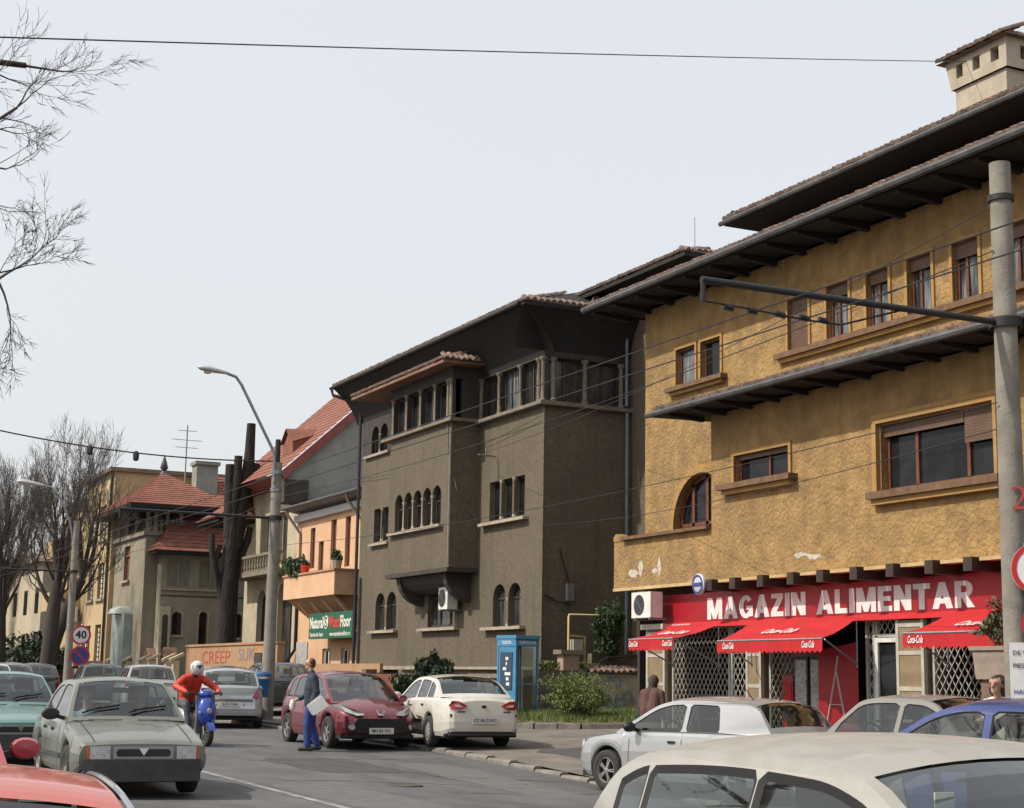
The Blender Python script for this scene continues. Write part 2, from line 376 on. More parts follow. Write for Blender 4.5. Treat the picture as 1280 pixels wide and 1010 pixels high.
# cracks and tar repairs running over the carriageway
mb = MB(); rc = random.Random(3)
for (x, y, dx, dy, n) in [(10.5, 24.6, .16, -.06, 22), (8.2, 27.5, .18, .03, 24), (9.4, 21.3, .15, .05, 20), (7.4, 23.2, .2, -.02, 16), (11.6, 19.5, -.05, .3, 30)]:
    pts = []
    for k in range(n):
        x += dx+rc.uniform(-.06, .06); y += dy+rc.uniform(-.07, .07); pts.append((x, y))
    for k in range(n-1):
        (xa, ya), (xb, yb) = pts[k], pts[k+1]; d = Vector((yb-ya, -(xb-xa))).normalized()*rc.uniform(.012, .035)
        mb.add([(xa-d.x, ya-d.y, gz(xa, ya)+.004), (xa+d.x, ya+d.y, gz(xa, ya)+.004), (xb+d.x, yb+d.y, gz(xb, yb)+.004), (xb-d.x, yb-d.y, gz(xb, yb)+.004)], [(0, 1, 2, 3)])
mb.build('tar_crack', mat('tar', (.035, .035, .036), .7, (.06, .06, .06), 6), bpy.data.objects['road'], kind='stuff')

# ------------------------------------------------------------------ grass island with its kerb
isl = [(16.9, 37.6), (17.2, 36.3), (17.9, 35.3), (18.8, 34.6), (19.8, 34.2), (21.0, 34.0), (22.6, 33.9), (24.4, 33.9)]
mb = MB(); back = [(16.9, 39.2), (17.6, 39.2), (18.4, 39.2), (19.2, 39.2), (20, 39.2), (21.2, 39.2), (22.6, 39.2), (24.4, 39.2)]
mb.grid([[(a[0]+(b[0]-a[0])*t, a[1]+(b[1]-a[1])*t, gz(a[0], a[1])+.20+.12*math.sin(t*2.5)) for t in lin(0, 1, 6)] for a, b in zip(isl, back)])
tag(mb.build('grass_island', M_soil, smooth=60), kind='structure')
ik = empty('island_kerb', (18, 35, 0)); tag(ik, kind='structure')
for a, b in zip(isl[:-1], isl[1:]):
    n = max(1, round(math.dist(a, b)/.75))
    for k in range(n):
        p = Vector(a).lerp(Vector(b), (k+.02)/n); q = Vector(a).lerp(Vector(b), (k+.97)/n)
        d = Vector((-(q-p).y, (q-p).x)).normalized()*.09; j = random.uniform(-.02, .025)
        z = gz(p.x, p.y)
        MB().add([(p.x-d.x, p.y-d.y, z), (p.x+d.x, p.y+d.y, z), (q.x+d.x, q.y+d.y, z), (q.x-d.x, q.y-d.y, z),
            (p.x-d.x*.8, p.y-d.y*.8, z+.2+j), (p.x+d.x, p.y+d.y, z+.22+j), (q.x+d.x, q.y+d.y, z+.22-j), (q.x-d.x*.8, q.y-d.y*.8, z+.2-j)],
            [(0,3,2,1),(4,5,6,7),(0,1,5,4),(1,2,6,5),(2,3,7,6),(3,0,4,7)]).build('kerb_stone', M_kerb, ik)
# tar repairs: flat patches with their own edges
rp = random.Random(21); M_patch = mat('repair_asphalt', (.05, .05, .052), .9, (.075, .075, .076), 3, 8, .5, 60); M_patch2 = mat('old_repair_asphalt', (.10, .098, .094), .9, (.135, .13, .125), 3, 8, .5, 60)
for (x, y, w, l, m_) in [(9.6, 26.6, .9, 1.7, M_patch), (7.7, 20.2, .7, 2.4, M_patch2), (11.3, 24.0, .6, 3.2, M_patch2), (8.6, 35.5, 1.1, 2.2, M_patch), (15.6, 27.4, 1.2, 1.4, M_patch), (10.6, 18.2, 1.4, 1.0, M_patch)]:
    n = 22; pts = []
    for i in range(n):
        a = 2*math.pi*i/n; c, s_ = math.cos(a), math.sin(a); k = 1/max(abs(c), abs(s_))**.85; pts.append((x+c*k*w*rp.uniform(.88, 1.06), y+s_*k*l*rp.uniform(.92, 1.04)))
    on_pave = x > 13.2; dz = .079 if on_pave else .0035
    mb = MB(); mb.add([(q[0], q[1], gz(*q)+dz) for q in pts]+[(x, y, gz(x, y)+dz)], [(i, (i+1) % n, n) for i in range(n)]); mb.build('tar_patch', m_, bpy.data.objects['pavement' if on_pave else 'road'])
mc = empty('manhole_cover', (9.2, 22.6, gz(9.2, 22.6)), label='round iron manhole cover set in the carriageway', cat='manhole cover')
zz = gz(9.2, 22.6); MB().lathe([(0, zz+.008), (.29, zz+.008), (.30, zz+.004)], 24, (9.2, 22.6, 0)).build('lid', mat('rusty_iron', (.05, .042, .036), .7, (.09, .075, .06), 12, 5, bump=.5, bscale=60), mc)
MB().lathe([(.31, zz+.004), (.31, zz+.010), (.36, zz+.010), (.37, zz+.003)], 24, (9.2, 22.6, 0)).build('ring', MATS['rusty_iron'], mc)
# ------------------------------------------------------------------ ochre corner house with the grocery
M_ochre = mat('ochre_stucco', (.235, .145, .06), .92, (.41, .257, .10), 3.2, 13, .9, 15, stain=(.20, .13, .06), sscale=.8, samt=.85, streak=(.19, .125, .06), streak_amt=.6, bdist=.06, ramp=(.34, .66), stretch=(1, .9, .8))
M_ochre_l = mat('ochre_trim', (.40, .235, .075), .85, (.31, .175, .055), 3, 6, .3, 40, stain=(.28, .18, .09), samt=.6)
M_cream = mat('cream_edge', (.52, .38, .19), .85, (.42, .30, .15), 4, 6, .2, 40)
M_led = mat('brown_ledge', (.11, .06, .033), .75, (.18, .10, .05), 5, 6, .3, 30)
M_shut = mat('roller_shutter', (.10, .055, .035), .6, (.14, .08, .05), 4, 5, .1, 30)
Yx, Ym, Ye0, Ye1 = 18.0, 18.8, 31.62, 10.0
yb = empty('yellow_house', (18.4, 25, .3), label='ochre stucco house with grocery on its ground floor and wide dark eaves', cat='house')
# bay wall, upper wall
big = rect(19.36, 22.2, 4.93, 6.10); nar = rect(24.9, 26.75, 5.56, 6.10); big2 = rect(13.2, 16.1, 4.93, 6.10)
mb = MB(); wall(mb, 'x', Yx, [(Ye1, 3.63), (27.62, 3.63), (27.62, 7.05), (Ye1, 7.05)], [big, nar, big2], .22)
mb.add([(18, 27.62, 3.63), (Ym, 27.62, 3.63), (Ym, 27.62, 7.45), (18, 27.62, 7.05)], [(0, 1, 2, 3)])
mb.box(18.02, Ym+.0, Ye1, 27.6, 3.60, 3.66)
mb.build('bay_wall', M_ochre, yb, fix=False)
archh = [(28.05, 4.2), (30.25, 4.2)]+arc(29.15, 4.97, 1.1, 0, 180, 16)
tw = [rect(29.45, 30.24, 8.14, 8.98), rect(28.44, 29.22, 8.14, 8.98)]
ups = [(25.3, 25.98), (24.02, 24.70), (22.84, 23.48), (21.66, 22.31), (20.46, 21.11), (19.2, 19.86), (18.0, 18.66), (16.8, 17.46), (15.6, 16.26), (14.4, 15.06)]
upr = [rect(a, b, 8.2, 9.24) for a, b in ups]
mb = MB(); wall(mb, 'x', Ym, [(Ye1, 3.5), (Ye0, 3.5), (Ye0, 10.15), (Ye1, 10.15)], [archh]+tw+upr, .14)
mb.add([(Ym, Ye0, .0), (27.5, Ye0, .0), (27.5, Ye0, 10.9), (Ym, Ye0, 10.15)], [(0, 1, 2, 3)])      # far end wall
mb.add([(Ym, Ye1, .0), (27.5, Ye1, .0), (27.5, Ye1, 10.9), (Ym, Ye1, 10.15)], [(0, 1, 2, 3)])
mb.add([(27.5, Ye0, 0), (27.5, Ye1, 0), (27.5, Ye1, 11), (27.5, Ye0, 11)], [(0, 1, 2, 3)])
mb.build('main_wall', M_ochre, yb, fix=False)
# balcony parapet
mb = MB(); mb.box(18.0, 18.16, 27.625, 31.64, 3.63, 4.70); mb.box(18.162, Ym, 31.5, 31.638, 3.63, 4.70)
mb.prism([(31.64, 4.70), (31.64, 4.80), (31.55, 4.87), (31.42, 4.87), (31.3, 4.82), (31.22, 4.70)], 'x', 17.985, 18.17)
mb.box(18.162, Ym, 27.625, 31.498, 3.62, 3.8); mb.build('balcony', M_ochre, yb)
box_part('balcony_cap', M_led, yb, 17.88, 18.2, 27.64, 31.2, 4.705, 4.775)
box_part('balcony_edge', M_cream, yb, 17.985, 18.02, 27.60, 31.66, 3.585, 3.65)
# rendered patches where plaster has come off
mb = MB(); rr = random.Random(5)
for (y, z, w, h) in [(30.75, 3.93, .26, .13), (30.45, 4.02, .12, .2), (29.65, 4.05, .09, .22), (24.2, 3.93, .32, .07), (24.6, 3.98, .2, .06), (29.85, 3.96, .16, .06)]:
    n = 14; p = [(y+w*math.cos(2*math.pi*i/n)*rr.uniform(.45, 1.1), z+h*math.sin(2*math.pi*i/n)*rr.uniform(.4, 1.1)) for i in range(n)]
    MB().prism(p, 'x', 17.994, 18.02).build('plaster_patch', mat('bare_plaster', (.36, .32, .25), .95, (.56, .53, .47), 14), yb)
# beams under the bay with lit plaster strips, run further out to shade the sign
bys = [27.21, 26.38, 25.44, 24.47, 23.57, 22.61, 21.63, 20.64, 19.72, 18.76, 17.8, 16.84, 15.9, 14.9, 14, 13, 12, 11]
bm_ = MB().box(-.36, .5, -.1, .1, -.11, .11).build('beam', M_wood, yb, world=False); bme = bm_.data; bpy.data.objects.remove(bm_)
for y in bys: inst(bme, 'beam', yb, (18.02, y, 3.525))
st = [(bys[i]-.1, bys[i+1]+.1) for i in range(len(bys)-1)]
for a, b in st: box_part('plaster_strip', M_cream, yb, 17.80, 18.03, b+.02, a-.02, 3.575, 3.632)
# mouldings round the big windows
for h in (big, big2):
    for k, (g, o_) in enumerate(((.20, .05), (.11, .085))):
        a0, a1, z0, z1 = h[0][0]-g, h[1][0]+g, h[0][1], h[2][1]+g
        mb = MB(); t = .075
        mb.box(Yx-o_, Yx+.01, a0, a0+t, z0, z1-t); mb.box(Yx-o_, Yx+.01, a1-t, a1, z0, z1-t); mb.box(Yx-o_, Yx+.01, a0, a1, z1-t, z1)
        mb.build('window_moulding', M_ochre_l, yb)
    c = h[0][0]
    w = window(yb, 'x', Yx, h, .19, M_brown, M_pane, .07, mull=(c+.78, c+2.05))
    mb = MB()
    for i in range(11): mb.box(Yx+.07, Yx+.09, c+.02, c+.78, h[2][1]-.55+i*.05, h[2][1]-.503+i*.05)
    for i in range(4): mb.box(Yx+.07, Yx+.09, c+.8, c+2.83, h[2][1]-.2+i*.05, h[2][1]-.153+i*.05)
    mb.build('shutter', M_shut, w)
    ledge(yb, 'x', Yx, c-.22, c+3.05, 4.80, 4.925, .20, M_led); ledge(yb, 'x', Yx, c-.16, c+2.99, 4.70, 4.80, .13, M_ochre_l, 'sill_moulding')
w = window(yb, 'x', Yx, nar, .17, M_brown, M_pane, .05, mull=(25.72,))
box_part('shutter_box', M_shut, w, Yx+.06, Yx+.1, 24.92, 26.73, 6.0, 6.095)
ledge(yb, 'x', Yx, 24.65, 27.15, 5.42, 5.53, .22, M_led); ledge(yb, 'x', Yx, 24.75, 27.05, 5.33, 5.42, .14, M_ochre_l, 'sill_moulding')
mb = MB(); mb.box(Yx-.04, Yx+.01, 24.82, 24.9, 5.55, 6.098); mb.box(Yx-.04, Yx+.01, 26.75, 26.83, 5.55, 6.098); mb.box(Yx-.04, Yx+.01, 24.82, 26.83, 6.10, 6.18)
mb.build('window_moulding', M_ochre_l, yb)
# round-headed door to the balcony
for g, o_ in ((.2, .05), (.1, .09)):
    a = [(28.05-g, 4.2), (28.05-g, 4.97)]; mb = MB()
    ou = arc(29.15, 4.97, 1.1+g, 0, 180, 20); inn = arc(29.15, 4.97, 1.1+g-.09, 0, 180, 20)
    for i in range(20):
        p = [ou[i], ou[i+1], inn[i+1], inn[i]]
        mb.add([(Ym-o_, *q) for q in p]+[(Ym+.01, *q) for q in p], [(0, 1, 2, 3), (0, 1, 5, 4), (2, 3, 7, 6)])
    mb.box(Ym-o_, Ym+.01, 28.05-g, 28.05-g+.09, 4.2, 4.97); mb.box(Ym-o_, Ym+.01, 30.25+g-.09, 30.25+g, 4.2, 4.97)
    mb.build('window_moulding', M_ochre_l, yb)
window(yb, 'x', Ym, archh, .14, M_brown, M_pane, .09, mull=(29.15, 28.6, 29.7), bars=(5.0,), name='balcony_door')
# small upper windows
M_rev = mat('orange_reveal', (.42, .13, .05), .7, (.5, .2, .07), 4)
for i, h in enumerate(tw+upr):
    a0, a1, z0, z1 = h[0][0], h[1][0], h[0][1], h[2][1]
    w = window(yb, 'x', Ym, h, .14, M_brown, M_pane if i in (1,) else M_pane_c, .055, mull=(a0+(a1-a0)*.62,) if i > 1 else ())
    t = .07; mb = MB(); mb.box(Ym-.035, Ym+.01, a0-t, a0, z0, z1+t); mb.box(Ym-.035, Ym+.01, a1, a1+t, z0, z1+t); mb.box(Ym-.035, Ym+.01, a0, a1, z1, z1+t)
    mb.build('window_moulding', M_ochre_l, yb)
    drop = {2: 1.0, 0: .1, 1: .1}.get(i, [.22, .25, .30, .24][i % 4]); n = max(1, int(drop*(z1-z0)/.045)); mb = MB()
    for k in range(n): mb.box(Ym+.05, Ym+.075, a0+.01, a1-.01, z1-.045*(k+1), z1-.045*k-.006)
    mb.build('shutter', M_shut, w)
ledge(yb, 'x', Ym, 19.9, 26.3, 8.06, 8.17, .16, M_led); ledge(yb, 'x', Ym, 19.95, 26.22, 7.98, 8.06, .09, M_ochre_l, 'sill_moulding')
ledge(yb, 'x', Ym, 14.2, 19.8, 8.06, 8.17, .16, M_led)
ledge(yb, 'x', Ym, 28.2, 30.5, 8.02, 8.12, .18, M_led); ledge(yb, 'x', Ym, 28.3, 30.4, 7.94, 8.02, .1, M_ochre_l, 'sill_moulding')
# pent roof over the bay
xe, ze = 17.2, 7.10
mb = MB()
A, B_, C_, D_ = (xe, 28.65, ze+.06), (xe, Ye1, ze+.06), (Ym, Ye1, 7.50), (Ym, 27.75, 7.50); E_ = (Ym, 28.65, ze+.06)
mb.add([A, B_, C_, D_, E_], [(0, 1, 2, 3), (0, 3, 4)])
mb.add([(xe, 28.65, ze-.02), (xe, Ye1, ze-.02), (Ym, Ye1, ze+.02), (Ym, 28.65, ze+.02), A, B_], [(0, 3, 2, 1), (0, 1, 5, 4), (0, 4, 3)])
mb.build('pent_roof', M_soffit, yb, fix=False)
barrel_eave(yb, (xe-.02, 28.6, ze+.1), (xe-.02, Ye1, ze+.1), .085, M_tile_old, 1.7, (1.6, 0, .42), 'pent_roof_tiles', hip=1.85)
mb = MB(); mb.tube([(xe-.07, 28.75, ze+.03), (xe-.07, Ye1, ze+.03)], .065, 8); mb.build('gutter', M_gut, yb, smooth=40)
raf = MB().prism([(xe+.02, ze-.08), (Yx+.05, ze-.13), (Yx+.05, ze-.02), (xe+.02, ze-.022)], 'y', -.05, .05).build('rafter', M_soffit, None); rme = raf.data; bpy.data.objects.remove(raf)
for i in range(19): inst(rme, 'rafter', yb, (0, 28.0-i*.92, 0), world=False).location = Vector((0, 28.0-i*.92, 0))-yb.location
# main eaves
xe, ze = 17.8, 10.22
mb = MB(); b4 = 32.6
mb.add([(xe, b4, ze+.08), (xe, Ye1, ze+.08), (21.6, Ye1, 11.45), (21.6, 30.0, 11.45), (27, b4, ze+.08), (27, 30, 11.45)], [(0, 1, 2, 3), (0, 3, 5, 4)])
mb.add([(xe, b4, ze-.03), (xe, Ye1, ze-.03), (Ym+.1, Ye1, ze+.02), (Ym+.1, b4, ze+.02), (27, b4, ze+.02), (27, 31.5, ze+.02), (Ym+.1, 31.5, ze+.02)], [(0, 3, 2, 1), (3, 4, 5, 6)])
mb.add([(xe, b4, ze-.03), (xe, Ye1, ze-.03), (xe, Ye1, ze+.08), (xe, b4, ze+.08), (27, b4, ze+.02), (27, b4, ze+.08)], [(0, 1, 2, 3), (0, 3, 5, 4)])
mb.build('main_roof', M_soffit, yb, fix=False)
barrel_eave(yb, (xe-.02, b4, ze+.13), (xe-.02, Ye1, ze+.13), .085, M_tile_old, 3.6, (3.6, 0, 1.2), 'main_roof_tiles', hip=1.5)
barrel_eave(yb, (xe, b4+.02, ze+.13), (26, b4+.02, ze+.13), .085, M_tile_old, .35, (0, -2.6, 1.2), 'main_roof_end_tiles')
mb = MB(); mb.tube([(xe-.08, b4+.1, ze+.05), (xe-.08, Ye1, ze+.05)], .075, 8); mb.build('gutter', M_gut, yb, smooth=40)
raf = MB().prism([(xe+.03, ze-.10), (Ym+.05, ze-.17), (Ym+.05, ze-.03), (xe+.03, ze-.035)], 'y', -.06, .06).build('rafter', M_soffit, None); rme = raf.data; bpy.data.objects.remove(raf)
for i in range(22): inst(rme, 'rafter', yb, Vector((0, 32.4-i*1.0, 0)), world=True)
# attic storey set back, with its own eaves
at = [(20.9, 29.5), (20.9, Ye1), (27, Ye1), (27, 29.5)]
mb = MB()
for i in range(4):
    p, q = at[i], at[(i+1) % 4]; mb.add([(*p, 10.6), (*q, 10.6), (*q, 12.0), (*p, 12.0)], [(0, 1, 2, 3)])
mb.build('attic_wall', mat('attic_boards', (.10, .058, .035), .8, (.17, .10, .06), 3, 6, .3, 20, stretch=(1, .3, 2)), yb)
xe, ze, ye = 20.0, 12.12, 30.1
mb = MB()
mb.add([(xe, ye, ze), (xe, Ye1, ze), (23.4, Ye1, 13.3), (23.4, 26.4, 13.3), (28, ye, ze), (28, 26.4, 13.3)], [(0, 1, 2, 3), (0, 3, 5, 4)])
mb.add([(xe, ye, ze-.1), (28, ye, ze-.1), (28, Ye1, ze-.06), (xe, Ye1, ze-.1), (xe, ye, ze), (28, ye, ze), (xe, Ye1, ze)], [(0, 1, 2, 3), (0, 1, 5, 4), (0, 3, 6, 4)])
mb.build('attic_roof', M_soffit, yb, fix=False)
barrel_eave(yb, (xe-.03, ye, ze+.04), (xe-.03, Ye1, ze+.04), .085, M_tile_old, 3.3, (3.4, 0, 1.18), 'attic_roof_tiles', hip=.97)
barrel_eave(yb, (xe, ye+.03, ze+.04), (27, ye+.03, ze+.04), .085, M_tile_old, .35, (0, -3.7, 1.18), 'attic_roof_end_tiles')
mb = MB(); mb.tube([(xe-.07, ye+.06, ze-.05), (xe-.07, Ye1, ze-.05)], .06, 8); mb.build('gutter', M_gut, yb, smooth=40)
# chimney with louvred head
cx0, cx1, cy0, cy1 = 21.0, 22.3, 21.95, 23.35
ch = MB(); ch.box(cx0+.05, cx1, cy0+.05, cy1-.05, 12.3, 12.80, 1); ch.box(cx0, cx1+.05, cy0, cy1, 12.80, 13.24, 0)
M_chim = mat('chimney_render', (.33, .285, .22), .9, (.44, .39, .31), 3, 7, .3, 25, stain=(.3, .25, .19), samt=.6)
cho = ch.build('chimney', [M_chim, M_tile_old], yb)
mb = MB(); hy0, hy1 = cy0-.08, cy1+.12
lo = [rect(hy0+.2, hy0+.42, 13.44, 13.72), rect(hy0+.72, hy0+.92, 13.44, 13.72), rect(hy0+1.2, hy0+1.38, 13.44, 13.72)]
wall(mb, 'x', cx0-.06, [(hy0, 13.24), (hy1-.06, 13.24), (hy1+.1, 13.86), (hy0, 13.86)], lo, .2)
wall(mb, 'y', hy0, [(cx0-.06, 13.24), (cx1+.1, 13.24), (cx1+.1, 13.86), (cx0-.06, 13.86)], [rect(cx0+.3, cx0+.5, 13.44, 13.72), rect(cx0+.8, cx0+1.0, 13.44, 13.72)], .2)
mb.add([(cx0-.06, hy1-.06, 13.24), (cx1+.1, hy1-.06, 13.24), (cx1+.1, hy1+.1, 13.86), (cx0-.06, hy1+.1, 13.86)], [(0, 1, 2, 3)])
mb.add([(cx1+.1, hy0, 13.24), (cx1+.1, hy1, 13.24), (cx1+.1, hy1, 13.86), (cx1+.1, hy0, 13.86)], [(0, 1, 2, 3)])
mb.build('chimney_head', M_chim, cho, fix=False)
MB().box(cx0+.12, cx1-.1, hy0+.18, hy1-.15, 13.2, 13.84).build('chimney_flue', M_soffit, cho)
mb = MB(); mb.add([(cx0-.2, hy0-.14, 13.84), (cx0-.2, hy1+.22, 13.84), (cx1+.2, hy1+.22, 13.84), (cx1+.2, hy0-.14, 13.84), (21.65, hy0+.4, 14.22), (21.65, hy1-.3, 14.22)], [(0, 1, 5, 4), (1, 2, 5), (2, 3, 4, 5), (3, 0, 4), (3, 2, 1, 0)])
mb.build('chimney_cap', M_tile_old, cho, fix=False)
barrel_eave(yb, (cx0-.22, hy1+.2, 13.87), (cx0-.22, hy0-.12, 13.87), .075, M_tile_old, .8, (.85, 0, .36), 'chimney_tiles').parent = cho
mb = MB(); mb.tube([(22.3, 22.0, 12.6), (22.3, 22.0, 14.9)], .02, 6); mb.tube([(22.3, 22.0, 14.9), (22.3, 22.0, 14.98)], .05, 6); mb.build('lightning_rod', M_steel, yb)
# ------------------------------------------------------------------ shop front under the bay (parts of the ochre house)
M_clad = mat('beige_cladding', (.20, .148, .08), .7, (.27, .20, .115), 3, 6, .2, 30, stain=(.16, .12, .07), samt=.5)
M_joint = mat('pale_joint', (.46, .43, .37), .8, (.36, .335, .28), 5)
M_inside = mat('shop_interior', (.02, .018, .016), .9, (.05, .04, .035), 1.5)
M_red = mat('red_canvas', (.50, .010, .015), .8, (.38, .008, .012), 2.5, 6, .15, 60, stain=(.33, .012, .014), sscale=1.2, samt=.35)
M_redp = mat('red_panel', (.33, .006, .014), .45, (.27, .005, .012), 2, 5, stain=(.30, .01, .012), sscale=.8, samt=.3)
Sx = 18.22
z0, z1 = .28, 3.4
def pillar(y0, y1, x=18.08):
    p = MB().box(x, x+.5, y0, y1, .1, 2.70).build('pillar', M_clad, yb)
    for z in (.95, 1.55, 2.15, 2.62): MB().box(x-.012, x+.05, y0-.012, y1+.012, z-.035, z+.035).build('joint_band', M_joint, p)
    for y in (y0, y1): MB().box(x-.014, x+.06, y-.035, y+.035, .25, 2.75).build('joint_strip', M_joint, p)
    return p
pillar(29.6, 30.3); pillar(26.05, 26.5); pillar(21.33, 21.97); pillar(17.0, 17.5); pillar(12.6, 13.2)
box_part('pillar_cap', M_joint, yb, 17.98, 18.6, 29.5, 30.42, 2.705, 2.82)
box_part('shop_plinth', M_joint, yb, 18.04, 18.6, 29.57, 30.33, .1, .8)
# dim shop interior: back wall, shelves
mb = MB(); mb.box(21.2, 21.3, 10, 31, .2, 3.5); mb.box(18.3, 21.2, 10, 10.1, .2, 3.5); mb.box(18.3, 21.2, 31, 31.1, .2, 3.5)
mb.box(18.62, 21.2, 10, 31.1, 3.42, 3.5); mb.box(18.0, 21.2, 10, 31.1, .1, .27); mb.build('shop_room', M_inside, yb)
sh = mat('shop_goods', (.06, .035, .025), .6, (.30, .24, .18), 9, 6, stretch=(1, 3, 3))
for y in (28.0, 24.2, 19.6, 15): MB().box(20.2, 20.8, y-1.2, y+1.2, .3, 2.3).build('shelf', sh, yb)
# lattice grilles
def grille(y0, y1, za, zb, x=18.26, pitch=.155, rails=()):
    g = MB(); t = .016; h = zb-za; n = int((y1-y0+h*.75)/pitch)+2; k = .72
    for s in (1, -1):
        for i in range(-1, n+8):
            ya = y0-h*k+i*pitch
            pts = [(ya, za), (ya+h*k, zb)] if s == 1 else [(ya+h*k, za), (ya, zb)]
            (a, b), (c, d) = pts; lo = (y0, y1)
            def clip(a, b, c, d):
                out = [(a, b), (c, d)]
                for lim, sg in ((y0, 1), (y1, -1)):
                    (p, q), (r_, s_) = out
                    ip, ir = (p-lim)*sg >= 0, (r_-lim)*sg >= 0
                    if not ip and not ir: return None
                    if ip and ir: continue
                    tt = (lim-p)/(r_-p); m_ = (lim, q+(s_-q)*tt)
                    out = [m_, (r_, s_)] if ir else [(p, q), m_]
                return out
            c_ = clip(a, b, c, d)
            if c_ and math.dist(*c_) > .05:
                (p, q), (r_, s_) = c_
                g.bar((x+.012*s, p, q), (x+.012*s, r_, s_), t, .012)
    o = g.build('lattice_grille', M_grille, yb, kind='stuff')
    f = MB(); w = .028
    f.box(x-.03, x+.03, y0-w, y0+w, za, zb); f.box(x-.03, x+.03, y1-w, y1+w, za, zb); f.box(x-.028, x+.028, y0+w, y1-w, za-w, za+w); f.box(x-.028, x+.028, y0+w, y1-w, zb-w, zb+w)
    f.build('grille_frame', M_grille, yb)
for a, b in ((27.36, 29.5), (26.58, 27.27), (24.9, 25.95), (22.80, 23.0), (19.4, 21.25), (20.3+.0-.9, 20.3-.9) if 0 else (17.6, 19.3), (13.3, 16.9)):
    grille(a, b, .45, 2.72)
grille(22.08, 22.72, 2.46, 2.74)
# door
d = MB(); d.box(18.2, 18.3, 22.66, 22.74, .3, 2.42); d.box(18.2, 18.3, 22.02, 22.1, .3, 2.42); d.box(18.2, 18.3, 22.1, 22.66, 2.34, 2.42)
dr = d.build('shop_door', M_white, yb)
MB().box(18.24, 18.26, 22.1, 22.66, .3, 2.34).build('pane', M_pane, dr)
# drinks fridges and folded parasol by the entrance are loose things
fr = empty('drinks_fridge', (18.0, 24.3, .3), label='glass-door drinks fridge with red side panel under the middle awning', cat='fridge')
MB().box(18.02, 18.5, 23.85, 24.85, .32, 2.2).build('cabinet', M_redp, fr)
for y in (23.92, 24.40):
    dd = MB().box(17.985, 18.02, y, y+.42, .5, 2.1).build('door', M_black, fr)
    MB().box(17.975, 17.984, y+.04, y+.38, .56, 2.04).build('pane', mat('fridge_pane', (.16, .18, .17), .1, (.42, .43, .40), 5, 6, stretch=(1, 2, 4)), dd)
fp = empty('drinks_cabinet', (18.0, 25.2, .3), label='plain red drinks cabinet beside the glass-door fridge', cat='cabinet')
MB().box(18.03, 18.5, 24.93, 25.25, .32, 1.75).build('body', M_redp, fp); MB().box(18.02, 18.03, 24.97, 25.21, .5, 1.65).build('door', M_red, fp)
ps = empty('red_screen', (17.9, 23.3, .3), label='red cloth side screen with white drawing beside the shop door', cat='screen')
MB().add([(17.62, 23.60, .35), (18.05, 23.02, .35), (18.05, 23.02, 2.35), (17.62, 23.60, 2.2), (17.64, 23.62, .35), (18.07, 23.04, .35), (18.07, 23.04, 2.35), (17.64, 23.62, 2.2)],
   [(0, 1, 2, 3), (7, 6, 5, 4), (0, 4, 5, 1), (1, 5, 6, 2), (2, 6, 7, 3), (3, 7, 4, 0)]).build('cloth', M_redp, ps)
mb = MB()
for a, b in [((.2, .5), (.45, 1.5)), ((.7, .5), (.45, 1.5)), ((.3, .9), (.6, .9)), ((.45, 1.5), (.5, 1.75))]:
    P = lambda t, z: (17.62+.43*t-.012, 23.60-.58*t-.012, .35+z)
    mb.bar(P(*a), P(*b), .035, .012)
mb.build('drawing', mat('pale_print', (.55, .42, .40), .6), ps)
# ------------------------------------------------------------------ red fascia sign with cut letters
sg = empty('shop_sign', (18, 24.3, 2.75), label='long red fascia sign with large white capitals above the awnings', cat='sign')
mb = MB(); mb.add([(18.28, 30.0, 2.85), (18.28, 12, 2.85), (18.285, 12, 3.44), (18.285, 30.0, 3.44), (18.6, 30.0, 2.85), (18.6, 12, 2.85), (18.6, 12, 3.44), (18.6, 30.0, 3.44)],
    [(0, 1, 2, 3), (4, 7, 6, 5), (0, 3, 7, 4), (1, 5, 6, 2), (3, 2, 6, 7), (0, 4, 5, 1)]); mb.build('panel', M_redp, sg)
mb = MB(); mb.add([(18.0, 29.55, 2.72), (18.0, 12, 2.72), (18.275, 12, 2.847), (18.275, 30.0, 2.847), (18.5, 29.55, 2.72), (18.5, 12, 2.72)], [(0, 1, 2, 3), (0, 4, 5, 1), (0, 3, 4)])
mb.build('lower_lip', M_red, sg)
ML = mat('sign_letter_white', (.74, .74, .73), .5, (.62, .62, .61), 6, 5)
rt = (R(90)-math.atan2(.10, .48), 0, -R(90))
RM = Matrix(((0, .2, -.98), (-1, 0, 0), (0, .98, .2)))   # text x -> -y, text y -> up, face -> street
ang = math.atan2(.10, .48)
def facade_rot(tilt=0.0): return (R(90)-tilt, 0, -R(90))
